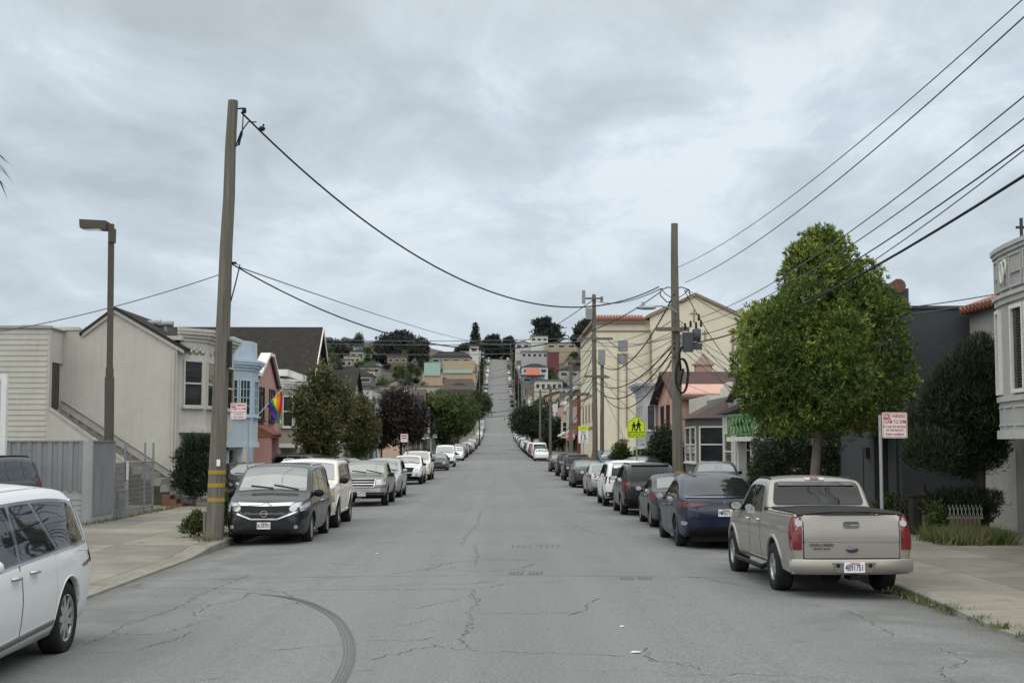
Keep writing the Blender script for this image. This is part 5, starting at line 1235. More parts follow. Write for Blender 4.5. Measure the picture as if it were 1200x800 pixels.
# rainbow flag on the pink house
h_ = thing('rainbow_flag', (-11.7, 66.8, 3.2), 'rainbow striped flag hanging from a slanted pole on the pink house', 'flag')
pa, pb_ = PXX(302, 486, -11.45), PY(331, 456, 66.0)
g = MB(); g.tube([pa, pb_], .025, 6); g.build('flag_pole', M_WTRIM, h_)
stripes = [(.45, .015, .02), (.75, .22, .02), (.80, .62, .03), (.03, .24, .06), (.02, .06, .30), (.12, .02, .20)]
dirp = (pb_ - pa).normalized()
for k, c_ in enumerate(stripes):
    g = MB(); n = 10; vs = []
    for e in (k, k + 1):
        for j in range(n + 1):
            t = j / n; s0 = pb_ - dirp * (.06 + (e / 6) * 1.05 * (1 - .35 * t)); drop = 1.55 * t * (1 - .30 * e / 6)
            vs.append(s0 + Vector((.05 * math.sin(e * 1.3 + t * 5) + .35 * t * e / 6, .05 * math.sin(t * 7 + e), -drop)))
    g.add(vs, [(j, j + 1, n + 2 + j, n + 1 + j) for j in range(n)], True); g.build('stripe', pmat('flag_stripe_' + ('red', 'orange', 'yellow', 'green', 'blue', 'violet')[k], c_, .8, .08), h_)
# taupe house
u0, u1 = 74.0, 81.4
h_ = thing('taupe_house', (-18, 77.7, .15), 'taupe stucco house with white windows and overhanging pale cornice beyond the pink house', 'house')
M_TAU = stucco('taupe', (.32, .28, .225), .25)
g = MB(); HB(g, sg, xf, u0, u1, -15, 0, .1, 5.9); g.build('wall', M_TAU, h_)
b3 = bay(h_, sg, xf, u0 + .2, u1 - .5, 1.2, 1.6, 2.25, 5.55, M_TAU, M_WTRIM, 3.3, 4.85, M_HG, (2, 2, 1), .26)
g = MB(); HB(g, sg, xf, u0 - .05, u1, -1.5, .45, 5.95, 6.3); g.build('cornice', M_WTRIM, h_)
g = MB(); HB(g, sg, xf, u0 + 1, u0 + 4, -.2, .03, .15, 2.1); g.build('garage_door', pmat('olive_door', (.20, .19, .12), .8, .2), h_)
# gabled house with the large dark roof
u0, u1 = 84.0, 94.0
h_ = thing('gabled_house', (-19, 89, .15), 'house with a large dark shingle roof, its gable end facing the street', 'house')
zr_, ze = 9.85, 5.6; um = (u0 + u1) / 2
g = MB(); g.prism([(-xf, u, z) for u, z in ((u0, .1), (u1, .1), (u1, ze), (um, zr_ - .15), (u0, ze))], (-14.5, 0, 0)); g.build('wall', stucco('grey_beige', (.29, .275, .235)), h_)
g = MB()
for s_ in (-1, 1): g.prism([(-xf + .4, um, zr_), (-xf + .4, um + s_ * 5.5, ze - .43), (-xf + .4, um + s_ * 5.5, ze - .58), (-xf + .4, um, zr_ - .16)], (-15.3, 0, 0))
rf = g.build('roof', M_SHING, h_)
g = MB()
for s_ in (-1, 1): g.prism([(-xf + .46, um, zr_ + .02), (-xf + .46, um + s_ * 5.55, ze - .45), (-xf + .46, um + s_ * 5.55, ze - .7), (-xf + .46, um, zr_ - .25)], (-.055, 0, 0))
g.build('barge_board', M_WTRIM, rf)
for uu in (um - 1.6, um + .4): window_at(h_, HP(sg, xf, uu, 0, 5.6), AX(0), NS(sg), 1.0, 1.4)
for uu in (u0 + 1, u0 + 4, u0 + 7): window_at(h_, HP(sg, xf, uu, 0, 3.2), AX(0), NS(sg), 1.3, 1.5)
# ---------------------------------------------------------------- plain terrace houses, both sides
HCOL = {'cream': (.42, .385, .30), 'beige': (.34, .305, .24), 'pale grey': (.36, .365, .355), 'white': (.52, .52, .49), 'light blue': (.30, .37, .43), 'pale green': (.29, .35, .28), 'peach': (.47, .33, .25), 'tan': (.27, .22, .165), 'pale yellow': (.45, .40, .25), 'grey': (.23, .235, .23), 'brown': (.15, .11, .085), 'dusty pink': (.40, .28, .26)}
ROOFC = [M_TAR, M_SHING, M_SHINGB]
hr = random.Random(5)
def terrace(sg, u0, u1, xf, hgt, colr, label, style, group, lod=1):
    zb = min(gz(u0), gz(u1)) - .3; z0 = max(gz(u0), gz(u1)); w = u1 - u0; m_ = stucco(colr.replace(' ', '_') + '_far', HCOL[colr])
    h_ = thing('terrace_house', (sg * (xf + 6), (u0 + u1) / 2, z0), label, 'house', group); zt = z0 + hgt; dp = 13
    g = MB(); HB(g, sg, xf, u0 + .01, u1 - .01, -dp, 0, zb, zt)
    if style == 'gable':
        um = (u0 + u1) / 2; g.prism([(sg * (xf + .005), u0 + .01, zt), (sg * (xf + .005), u1 - .01, zt), (sg * (xf + .005), um, zt + w * .27)], (sg * (dp - .01), 0, 0))
    g.build('wall', m_, h_); g = MB(); rm = hr.choice(ROOFC)
    if style == 'gable':
        um = (u0 + u1) / 2; hh = w * .27
        for s_ in (-1, 1): g.prism([(sg * (xf - .35), um, zt + hh + .1), (sg * (xf - .35), um + s_ * (w / 2 + .05), zt + .05), (sg * (xf - .35), um + s_ * (w / 2 + .05), zt - .05), (sg * (xf - .35), um, zt + hh - .02)], (sg * (dp + .6), 0, 0))
        rm = hr.choice(ROOFC[1:])
    elif style == 'hip':
        a = [(sg * (xf - .35), u0 - .0, zt), (sg * (xf + dp), u0 - .0, zt), (sg * (xf + dp), u1, zt), (sg * (xf - .35), u1, zt), (sg * (xf + w * .4), (u0 + u1) / 2, zt + w * .22), (sg * (xf + dp - w * .4), (u0 + u1) / 2, zt + w * .22)]
        g.add(a, [(0, 1, 5, 4), (1, 2, 5), (2, 3, 4, 5), (3, 0, 4), (0, 3, 2, 1)]); rm = hr.choice(ROOFC[1:])
    else:
        HB(g, sg, xf, u0 + .15, u1 - .15, -dp + .2, -.5, zt, zt + .06)
    ro = g.build('roof', rm, h_)
    if style == 'flat':
        g = MB(); HB(g, sg, xf, u0, u1, -.45, .28, zt - .1, zt + .45); HB(g, sg, xf, u0 + .02, u1 - .02, -.3, .16, zt - .28, zt - .105); g.build('cornice', M_WTRIM if hr.random() < .7 else m_, h_)
    if lod >= 1:
        bay(h_, sg, xf, u0 + .4, u1 - w * .42, .9, .7, z0 + 2.3, zt - .6 if style != 'flat' else zt - .75, m_, M_WTRIM, z0 + 3.2, min(zt - 1.0, z0 + 4.7), M_HG, (1, 1, 1))
        window_at(h_, HP(sg, xf, u1 - w * .36, 0, z0 + 3.2), AX(0), NS(sg), w * .2, 1.4, None, None, 'h')
        g = MB(); HB(g, sg, xf, u0 + .5, u0 + .5 + w * .36, -.2, .03, zb, z0 + 2.1); g.build('garage_door', hr.choice((M_WTRIM, M_WOODD, m_)), h_); g = MB(); HB(g, sg, xf, u1 - w * .3, u1 - w * .3 + 1.0, -.2, .03, zb, z0 + 2.1); g.build('front_door', hr.choice((M_WOODD, M_DTRIM)), h_)
        wx = sg * (xf + 3.0)
        if hgt > 5.2: window_at(h_, (min(wx, wx + sg * 1.0), u0 + .01, z0 + 3.4), EX, NC, 1.0, 1.2, None, None, 'h')
    else:
        for fu in (.18, .6): window_at(h_, HP(sg, xf, u0 + w * fu, 0, z0 + hgt * .58), AX(0), NS(sg), w * .22, 1.4, None, None, None, sill=False)
        for fx in (2.5, 6.5): wx = sg * (xf + fx); window_at(h_, (min(wx, wx + sg * 1.2), u0 + .01, zt - 1.9), EX, NC, 1.2, 1.2, None, None, None, sill=False)
    return h_
cnt = {1: 0, -1: 0}
spec_left = [(94.2, 101.6, 'beige', 5.6, 'flat'), (101.7, 109.2, 'tan', 5.2, 'flat'), (109.3, 117, 'cream', 6.0, 'gable'), (117.1, 125, 'beige', 6.2, 'flat'), (125.1, 135.5, 'pale grey', 6.4, 'flat')]
for i, (a, b_, cl_, hg, sty) in enumerate(spec_left):
    terrace(-1, a, b_, 11.7, hg, cl_, f'{cl_} terrace house, {ordn(i + 1)} beyond the dark roofed gable on the left side', sty, 'terrace houses on the left before the crossing')
for sg in (-1, 1):
    u = 223.0 if sg > 0 else 157.0; i = 0; side = 'right' if sg > 0 else 'left'
    while u < 905:
        w = hr.uniform(7.4, 8.6) if u < 420 else hr.uniform(10, 14)
        if any(a - w - .5 < u < b_ + .5 for a, b_ in (XC2, XC3)): u += 4; continue
        cl_ = hr.choice(list(HCOL)); hg = hr.uniform(5.3, 7.8) + (1.2 if hr.random() < .15 else 0); i += 1
        terrace(sg, u, u + w, hr.uniform(10.9, 11.9), hg, cl_, f'{cl_} hillside house, {ordn(i)} of the {side} hand row going up the hill', hr.choice(['flat', 'flat', 'gable', 'hip'] if u > 330 or sg > 0 else ['flat', 'flat', 'gable']), f'houses along the hill road, {side} side', 1 if u < 330 else 0)
        u += w + hr.choice([.1, .1, 1.5])
# ---------------------------------------------------------------- right side, near to far
sg = 1
# pale grey house with the rounded bay
h_ = thing('grey_bay_house', (15, 24, .15), 'pale grey house with a rounded bay and small cross on top, at the right edge', 'house')
M_GR1 = stucco('pale_blue_grey', (.335, .335, .325), .25); M_GRT = pmat('grey_white_trim', (.40, .40, .39), .7, .12, 3, streak=.25)
xf = 11.33
g = MB(); HB(g, sg, xf, 14, 29.7, -14, 0, .1, 5.9); g.build('wall', M_GR1, h_)
def rbay(e, u0=22.4, u1=29.75, d=.95): 
    pts = [(xf + .05, u0 - e)]
    for k in range(13):
        t = k / 12; a_ = PI * t; uu = (u0 + u1) / 2 - ((u1 - u0) / 2 + e) * math.cos(a_); vv = (d + e) * min(1, math.sin(a_) ** .45 if 0 < t < 1 else 0); pts.append((xf - vv, uu))
    return pts + [(xf + .05, u1 + e)]
z0b, z1b = 2.42, 5.75
g = MB(); poly_prism(g, rbay(0), z0b, z1b); b_ = g.build('bay', M_GR1, h_)
g = MB(); poly_prism(g, rbay(.06), z0b - .02, z0b + .16); poly_prism(g, rbay(.05), z0b + .75, z0b + .86); poly_prism(g, rbay(.05), 5.18, 5.30); poly_prism(g, rbay(.10), 5.30, 5.38); g.build('bay_moulding', M_GRT, b_)
g = MB(); poly_prism(g, rbay(.04), z1b, 6.28); pa_ = g.build('parapet', M_GR1, h_); g = MB(); poly_prism(g, rbay(.12), 6.28, 6.37); poly_prism(g, rbay(.08), 6.20, 6.275); g.build('parapet_cap', M_GRT, pa_)
pts = rbay(0); 
for i in range(1, len(pts) - 2):
    p, q = Vector((*pts[i], 0)), Vector((*pts[i + 1], 0)); a_ = (q - p); L = a_.length; a_.normalize(); n_ = Vector((a_.y, -a_.x, 0)); n_ = n_ if n_.x < 0 or (abs(n_.x) < .05 and n_.y > 0) else -n_
    if L < .45: continue
    if i % 2 == 0 or L > .8:
        window_at(b_, p + a_ * .12 + Vector((0, 0, z0b + .98)), a_, n_, L - .24, 1.62, M_WTRIM, M_HG, None, .08, False, .07)
        g = MB()
        for k in range(26):
            q0 = p + a_ * .14 + n_ * .014 + Vector((0, 0, z0b + 1.0 + k * .061)); g.prism([q0, q0 + a_ * (L - .28), q0 + a_ * (L - .28) + Vector((0, 0, .022)), q0 + Vector((0, 0, .022))], n_ * .004)
        g.build('window_blind', pmat('blind_slats', (.05, .049, .046), .6, .1), b_)
    g = MB()
    for zz0, zz1 in ((5.46, 5.50), (6.10, 6.14)):
        P = p + a_ * .08 + Vector((0, 0, zz0)); g.prism([P, P + a_ * (L - .16), P + a_ * (L - .16) + Vector((0, 0, .04)), P + Vector((0, 0, .04))], n_ * .065)
    for zz in (z0b + .25, z0b + .62):
        P = p + a_ * .08 + Vector((0, 0, zz)); g.prism([P, P + a_ * (L - .16), P + a_ * (L - .16) + Vector((0, 0, .03)), P + Vector((0, 0, .03))], n_ * .03)
    for dx in (.06, L - .10):
        P = p + a_ * dx + Vector((0, 0, 5.46)); g.prism([P, P + a_ * .04, P + a_ * .04 + Vector((0, 0, .68)), P + Vector((0, 0, .68))], n_ * .06)
    for k_ in range(0, len(g.f), 6):
        q_ = MB(); q_.v = g.v[k_ // 6 * 8:k_ // 6 * 8 + 8]; q_.f = [tuple(i_ - k_ // 6 * 8 for i_ in f_) for f_ in g.f[k_:k_ + 6]]; q_.smooth = [False] * 6; q_.build('panel_moulding', M_GRT, b_)
    if i == 9:
        g = MB(); c_ = p + a_ * L * .5 + n_ * .07 + Vector((0, 0, 5.82)); pth = [c_ + a_ * (.10 * math.cos(t)) + Vector((0, 0, .22 * math.sin(t))) for t in np.linspace(0, 2 * PI, 15)]; g.tube(pth, .035, 6)
        pth = [c_ + a_ * (-.20 + .12 * math.cos(t)) + Vector((0, 0, .10 + .14 * math.sin(t))) for t in np.linspace(0, 4.5, 9)]; g.tube(pth, .03, 6); g.build('plaster_ornament', M_WTRIM, pa_)
cx_ = PY(1197, 272, 28.2); g = MB(); g.box(cx_.x - .025, cx_.x + .025, 28.17, 28.23, 6.36, 6.95); g.box(cx_.x - .11, cx_.x + .11, 28.175, 28.225, 6.73, 6.78); g.build('roof_cross', M_DTRIM, pa_)
g = MB(); HB(g, sg, xf, 23.2, 26.4, -.3, .04, .12, 2.2); g.build('garage_door', pmat('garage_grey', (.26, .27, .275), .7, .12), h_); g = MB(); HB(g, sg, xf, 27.2, 28.2, -.3, .03, .12, 2.15); g.build('front_door', M_DTRIM, h_)
# recessed light wall with tile coping, behind the cypress
h_ = thing('tile_edged_house', (17, 33, .15), 'light grey house edged with red roof tiles, set back behind the dark cypress', 'house')
g = MB(); HB(g, sg, 12.6, 29.8, 36.7, -12, 0, .1, 5.75); g.build('wall', stucco('light_grey', (.36, .36, .35)), h_)
g = MB(); HB(g, sg, 12.6, 29.8, 36.7, -.6, .2, 5.75, 5.86)
for i in range(24): g.tube([HP(1, 12.6, 29.95 + i * .285, -.5, 6.12), HP(1, 12.6, 29.95 + i * .285, .32, 5.82)], .10, 7)
g.build('tile_coping', M_TILE, h_)
window_at(h_, HP(1, 12.6, 31, 0, 3.2), AX(0), NS(1), 1.6, 1.5); g = MB(); HB(g, sg, 12.6, 33.6, 36, -.2, .03, .1, 2.2); g.build('garage_door', M_WTRIM, h_)
# charcoal house
u0, u1, xf = 36.85, 43.2, 10.6
h_ = thing('charcoal_house', (17, 40, .15), 'charcoal painted stucco house with a blank side wall behind the big street tree', 'house')
M_CHA = stucco('charcoal', (.058, .060, .066), .12)
g = MB(); HB(g, sg, xf, u0, u1, -13, 0, .1, 5.92); g.build('wall', M_CHA, h_)
g = MB(); HB(g, sg, xf, u0 - .05, u0 + .2, -13, .04, 5.92, 6.0); HB(g, sg, xf, u0 + .201, u1, -.25, .04, 5.92, 6.0); g.build('parapet_cap', M_CHA, h_)
g = MB(); HB(g, sg, xf, u0 + .25, u0 + 1.3, -.5, .06, 6.0, 6.5); ch = g.build('parapet_pier', M_CHA, h_); g = MB(); g.tube([HP(1, xf, u0 + .19, -.22, 6.56), HP(1, xf, u0 + 1.33, -.22, 6.50)], .20, 10); g.tube([HP(1, xf, u1 - 1.2, -.22, 6.1), HP(1, xf, u1, -.22, 6.1)], .2, 8); g.build('tile_cap', pmat('dark_clay_tile', (.13, .072, .052), .9, .35, 4), ch)
wn_ = MB(); pp = [(10.62, 2.55), (10.62, .1), (12.9, .1), (12.9, 2.0)] ; cur = [(12.9 - 2.28 * t, 1.95 + .55 * t * t) for t in np.linspace(0, 1, 8)]
wn_.prism([(10.62, 36.4, .1), (13.4, 36.4, .1), (13.4, 36.4, 1.9)] + [(x, 36.4, z) for x, z in cur], (0, .3, 0)); wn_.build('curved_wing_wall', M_CHA, h_)
g = MB(); HB(g, sg, xf, u0 + .8, u0 + 2.1, -.3, .02, .15, 2.5); dr = g.build('entry_shade', M_GAP, h_)  # solid near-black slab on the wall, painted shade of the entry
g = MB(); g.prism([HP(1, xf, u0 + .5, 0, 3.1), HP(1, xf, u0 + .5, .7, 2.75), HP(1, xf, u0 + .5, .7, 2.66), HP(1, xf, u0 + .5, 0, 2.66)], (0, 2.0, 0))
for i in range(8): g.tube([HP(1, xf, u0 + .6 + i * .25, 0, 3.13), HP(1, xf, u0 + .6 + i * .25, .78, 2.76)], .09, 6)
g.build('tile_awning', M_TILE, h_)
g = MB(); HB(g, sg, xf, u0 + 2.6, u0 + 2.8, 0, .12, 1.9, 2.2); g.build('wall_lamp', M_DTRIM, h_); window_at(h_, HP(1, xf, u0 + 3.2, 0, 3.2), AX(0), NS(1), 2.2, 1.5, M_DTRIM, M_HG, 'v'); g = MB(); HB(g, sg, xf, u0 + 3.3, u0 + 5.9, -.2, .03, .15, 2.2); g.build('garage_door', M_CHA, h_)
# house behind topiary, then the balcony house
u0, u1 = 43.3, 50.2
h_ = thing('stucco_house', (17, 46.8, .15), 'pale stucco house mostly hidden by the big street tree and topiary bushes', 'house')
g = MB(); HB(g, sg, 11.0, u0, u1, -13, 0, .1, 5.4); g.build('wall', stucco('light_grey', (.36, .36, .35)), h_)
bay(h_, 1, 11.0, u0 + .5, u1 - 2.4, .8, .7, 2.4, 5.0, stucco('light_grey', (.36, .36, .35)), M_WTRIM, 3.2, 4.6)
u0, u1, xf = 50.3, 57.4, 10.6
h_ = thing('balcony_house', (17, 54, .15), 'white house with a green lattice balcony above its entrance', 'house')
M_WS = stucco('off_white', (.50, .50, .47), .25); M_GRN = pmat('green_lattice_paint', (.10, .22, .085), .7, .2)
g = MB(); HB(g, sg, xf, u0, u1, -13, 0, .1, 4.7); g.build('wall', M_WS, h_)
g = MB(); HB(g, sg, xf, u0 + 1.2, u1 - .1, 0, 1.15, 2.42, 2.60); bl = g.build('balcony_slab', M_WTRIM, h_)
g = MB()
for uu in (u0 + 1.25, u1 - .2):
    for v in (.08, .6, 1.1): g.bar(HP(1, xf, uu, v, 2.6), HP(1, xf, uu, v, 3.45), .06)
    g.bar(HP(1, xf, uu, .03, 3.45), HP(1, xf, uu, 1.12, 3.45), .07); g.bar(HP(1, xf, uu, .03, 2.7), HP(1, xf, uu, 1.12, 2.7), .05)
    for v0, v1 in ((.1, .58), (.62, 1.08)):
        g.bar(HP(1, xf, uu, v0, 2.72), HP(1, xf, uu, v1, 3.43), .05); g.bar(HP(1, xf, uu, v1, 2.72), HP(1, xf, uu, v0, 3.43), .05); g.bar(HP(1, xf, uu, (v0 + v1) / 2, 2.72), HP(1, xf, uu, (v0 + v1) / 2, 3.43), .04)
g.bar(HP(1, xf, u0 + 1.25, 1.1, 3.45), HP(1, xf, u1 - .2, 1.1, 3.45), .07); g.bar(HP(1, xf, u0 + 1.25, 1.1, 2.7), HP(1, xf, u1 - .2, 1.1, 2.7), .05)
for k in range(7):
    uu = u0 + 1.3 + k * .79; g.bar(HP(1, xf, uu, 1.1, 2.72), HP(1, xf, uu + .78, 1.1, 3.43), .04); g.bar(HP(1, xf, uu + .78, 1.1, 2.72), HP(1, xf, uu, 1.1, 3.43), .04)
g.build('lattice_railing', M_GRN, bl)
g = MB(); HB(g, sg, xf, u0 + 3.2, u0 + 4.4, -.2, .02, .12, 2.15); g.build('front_door', pmat('dark_red_door', (.06, .02, .016), .6, .2), h_)
g = MB(); HB(g, sg, xf, u1 - .9, u1 - .6, .5, .8, .12, 2.41); g.build('porch_pier', M_WS, h_); g = MB(); HB(g, sg, xf, u0 + 2.2, u0 + 2.5, .7, 1.0, .12, 2.41); g.build('porch_pier', M_WS, h_); window_at(h_, HP(1, xf, u0 + 3, 0, 2.75), AX(0), NS(1), 1.6, 1.5)
g = MB(); HB(g, sg, xf, u0, u1, -1, .2, 4.7, 4.95); g.build('cornice', M_WTRIM, h_)
u0, u1 = 57.5, 64.9
h_ = thing('stucco_house', (17, 61, .15), 'white stucco house with tall narrow window and small dark hood, beyond the green balcony', 'house')
g = MB(); HB(g, sg, xf, u0, u1, -13, -.4, .1, 4.4); g.prism([HP(1, xf, u0 + .0, -.5, 4.4), HP(1, xf, u1, -.5, 4.4), HP(1, xf, (u0 + u1) / 2, -.5, 5.3)], (12, 0, 0)); g.build('wall', M_WS, h_)
g = MB()
for s_ in (-1, 1): um = (u0 + u1) / 2; g.prism([(xf + .1, um, 5.42), (xf + .1, um + s_ * 3.8, 4.36), (xf + .1, um + s_ * 3.8, 4.26), (xf + .1, um, 5.30)], (13, 0, 0))
g.build('roof', M_SHINGB, h_)
b_ = MB(); HB(b_, sg, xf, u0 + .4, u0 + 3.6, -.45, .7, .12, 3.6); bo = b_.build('bay', M_WS, h_)
window_at(bo, (xf - .62, u0 + .4, 1.25), EX, NC, .75, 1.6, M_WTRIM, M_HG, 'x'); window_at(bo, HP(1, xf, u0 + 1.0, .7, 1.25), AX(0), NS(1), 1.8, 1.5)
g = MB(); g.prism([(xf - .9, u0 + .05, 3.05), (xf - .2, u0 + .05, 3.75), (xf + .6, u0 + .05, 3.05)], (0, .4, 0)); g.prism([(xf - 1.0, u0 + .2, 3.62), (xf + .45, u0 + .2, 3.62), (xf + .45, u0 + .2, 4.3)], (0, 3.6, 0)); g.build('window_hood', M_SHING, bo)
u0, u1 = 65.0, 72.9
h_ = thing('grey_house', (17, 69, .15), 'blue grey house with a hipped brown bay roof and gabled parapet', 'house')
M_BG = stucco('blue_grey', (.19, .205, .215), .2)
g = MB(); HB(g, sg, xf, u0, u1, -13, -.4, .1, 4.6); g.prism([(xf + .6, u0 + .002, 4.6), (xf + 9, u0 + .002, 4.6), (xf + 9, u0 + .002, 5.3), (xf + 4.2, u0 + .002, 6.1), (xf + .6, u0 + .002, 5.2)], (0, 1.0, 0)); g.build('wall', M_BG, h_)
bb = bay(h_, 1, xf + .4, u0 + .3, u1 - 1.6, 1.5, 1.0, .3, 3.55, pmat('grey_green_wall', (.12, .13, .125), .85, .15), M_WTRIM, 1.5, 3.1, M_HG, (1, 2, 1))
g = MB(); e = .3; A = [(xf + .4, u0 + .3 - e), (xf - 1.1 - e, u0 + 1.3 - e), (xf - 1.1 - e, u1 - 2.6 + e), (xf + .4, u1 - 1.6 + e)]; n = 4
g.add([(*p, 3.55) for p in A] + [(xf + .4, u0 + 1.8, 4.55), (xf + .4, u1 - 3.2, 4.55)], [(0, 1, 4), (1, 2, 5, 4), (2, 3, 5), (3, 2, 1, 0)]); g.build('bay_roof', M_SHINGB, bb)
g = MB(); HB(g, sg, xf, u1 - 1.4, u1 - .3, -.6, -.37, .12, 2.2); g.build('front_door', M_WTRIM, h_)
u0, u1 = 73.0, 80.5
h_ = thing('cream_house', (17, 76.7, .15), 'small cream house with a scalloped parapet between the blue grey and peach houses', 'house')
g = MB(); HB(g, sg, xf, u0, u1, -13, -.5, .1, 4.9); HB(g, sg, xf, u0 + .01, u0 + .4, -6, -1.2, 4.9, 5.25)
for k in range(5): g.lathe([(.42, 0), (.42, .3)], 'y', (xf + 1.7 + k * 1.0, u0 + .05, 5.2), 14); g.add([(xf + 1.7 + k + .42 * math.cos(t), u0 + .05, 5.2 + .42 * math.sin(t)) for t in np.linspace(0, PI, 9)], [tuple(range(9))])
g.build('wall', stucco('cream_wall', (.50, .48, .42)), h_); window_at(h_, HP(1, xf, u0 + 1, -.5, 2.6), AX(0), NS(1), 2, 1.4)
u0, u1 = 81.0, 91.8
h_ = thing('peach_house', (17, 86, .15), 'peach stucco house with a brown pitched roof just beyond the right pole', 'house')
M_PEA = stucco('peach', (.50, .30, .245), .25); um = (u0 + u1) / 2; zr_ = 6.85; ze = 5.3
g = MB(); g.prism([(xf, u, z) for u, z in ((u0, .1), (u1, .1), (u1, ze), (um, zr_ - .12), (u0, ze))], (14, 0, 0)); g.build('wall', M_PEA, h_)
g = MB()
for s_ in (-1, 1): g.prism([(xf - .5, um, zr_), (xf - .5, um + s_ * 5.9, ze - .25), (xf - .5, um + s_ * 5.9, ze - .4), (xf - .5, um, zr_ - .15)], (15, 0, 0))
rf = g.build('roof', pmat('dark_red_brown_roof', (.070, .042, .036), .95, .3, 3, .4, 18), h_)
g = MB(); g.box(12.5, 13.5, um + .6, um + 1.6, 6.1, 7.3); g.prism([(12.35, um + .5, 7.3), (13.65, um + .5, 7.3), (13.65, um + .5, 7.42), (12.35, um + .5, 7.42)], (0, 1.2, 0)); g.prism([(12.45, um + .6, 7.42), (13.55, um + .6, 7.42), (13.0, um + .6, 8.05)], (0, 1.0, 0)); g.build('roof_turret', pmat('pinkish_plaster', (.36, .25, .215), .9, .2), rf)
for uu in (u0 + 1, u0 + 4.5, u0 + 7.5): window_at(h_, HP(1, xf, uu, 0, 3.0), AX(0), NS(1), 1.3, 1.7, M_DTRIM, M_HG, 'v')
window_at(h_, (xf + 1.1, u0, 2.9), EX, NC, .9, 1.8, M_DTRIM, M_HG, 'h'); window_at(h_, (xf + 4.0, u0, 2.9), EX, NC, .9, 1.4, M_DTRIM, M_HG, 'h')
g = MB(); HB(g, sg, xf, u0 - .02, u0 + .3, -.2, .25, 3.9, 4.9); g.build('corbel', M_PEA, h_); g = MB(); HB(g, sg, xf, u0 + 3, u0 + 6, -.2, .03, .12, 2.3); g.build('garage_door', M_WTRIM, h_)
u0, u1 = 92.2, 100.6
h_ = thing('bay_house', (17, 96.5, .15), 'pale blue grey siding house with a flared curved cornice, behind the school crossing sign', 'house')
M_LG = pmat('pale_blue_grey_siding', (.40, .43, .46), .8, .1, 1.2, streak=.15)
g = MB(); HB(g, sg, xf, u0, u1, -13, 0, .1, 5.9); g.build('wall', pmat('grey_boards', (.30, .30, .295), .85, .12, 1.2), h_); g = MB(); siding(g, (xf + .02, u0 - .001, .3), EX, NC, 12, 5.5, .28, .03); g.build('siding_boards', pmat('grey_boards', (.30, .30, .295)), h_)
def cb(e): return [(xf + .05, u0 - e), (xf - .9 - e, u0 - e + .25), (xf - .9 - e, u1 - 3.2 + e), (xf + .05, u1 - 2.8 + e)]
g = MB(); poly_prism(g, cb(0), 2.1, 5.7); bo = g.build('bay', M_LG, h_)
g = MB()
for k in range(7): poly_prism(g, cb(.04 + .42 * (k / 6) ** 2), 5.55 + k * .11, 5.55 + (k + 1) * .11 - .002)
poly_prism(g, cb(.5), 6.32, 6.42); g.build('cornice', M_LG, bo); g = MB(); poly_prism(g, cb(.08), 2.0, 2.15); g.build('bay_base_moulding', M_WTRIM, bo)
window_at(bo, (xf - .62, u0 + .12, 3.3), Vector((1, -.26, 0)), Vector((-.26, -1, 0)), .45, 1.6, M_WTRIM, M_HG, None); 
for uu in (u0 + .7, u0 + 2.2, u0 + 3.7): window_at(bo, HP(1, xf, uu, .9, 3.3), AX(0), NS(1), .9, 1.6)
g = MB(); HB(g, sg, xf, u0 + .05, u0 + .5, .2, .75, .12, 2.0); g.build('porch_pier', M_WTRIM, h_); g = MB(); HB(g, sg, xf, u1 - 4, u1 - 3.5, .2, .75, .12, 2.0); g.build('porch_pier', M_WTRIM, h_)
# church
h_ = thing('church', (22, 180, .6), 'large cream church with a stepped gable, tile edged roof and wall crosses', 'church')
M_CH = stucco('church_cream', (.60, .555, .43), .10); M_CHT = pmat('church_brown_trim', (.25, .185, .14), .85, .2)
Y = 162.0; q = lambda px, py: PY(px, py, Y)
XL_ = q(698, 400).x; XG0, XG1, XR_ = q(761, 372).x, q(867, 372).x, q(912, 372).x; ZE = q(720, 375.5).z; ZP = q(815, 348).z
g = MB(); g.box(XL_, XR_, Y, 192, 0, ZE); g.prism([(XG0, Y - .8, 0), (XG1, Y - .8, 0), (XG1, Y - .8, ZE + .3), ((XG0 + XG1) / 2, Y - .8, ZP), (XG0, Y - .8, ZE + .3)], (0, 14, 0)); g.build('wall', M_CH, h_)
xm = (XG0 + XG1) / 2
g = MB(); g.prism([(XG0 - .3, Y - 1.1, ZE + .22), (xm, Y - 1.1, ZP + .02), (xm, Y - 1.1, ZP + .42), (XG0 - .3, Y - 1.1, ZE + .62)], (0, 15, 0)); g.prism([(XG1 + .3, Y - 1.1, ZE + .22), (xm, Y - 1.1, ZP + .02), (xm, Y - 1.1, ZP + .42), (XG1 + .3, Y - 1.1, ZE + .62)], (0, 15, 0)); g.build('gable_cornice', M_CHT, h_)
g = MB(); g.box(XL_ - .5, XG0 - .31, Y - .5, Y + .6, ZE - .35, ZE); g.box(XL_ - .5, XL_ + .5, Y + .61, 192, ZE - .35, ZE); g.build('eaves_band', M_CHT, h_); g = MB(); g.box(XG1 + .31, XR_, Y - .5, Y + .6, ZE - .35, ZE); g.build('eaves_band', M_CHT, h_)
g = MB(); x = XL_ - .5
while x < XR_:
    if not XG0 - .45 < x < XG1 + .3: g.tube([(x, Y - .75, ZE + .12), (x, Y + 2.4, ZE + .75)], .17, 6)
    x += .36
g.build('tile_edge', M_TILE, h_)
g = MB()
g.box(XL_ - .06, XG0 - .002, Y - .08, Y - .003, ZE - 1.35, ZE - 1.15); g.box(XG1 + .002, XR_, Y - .08, Y - .003, ZE - 1.35, ZE - 1.15); g.box(XL_ - .08, XL_ - .003, Y, 192, ZE - 1.35, ZE - 1.15)
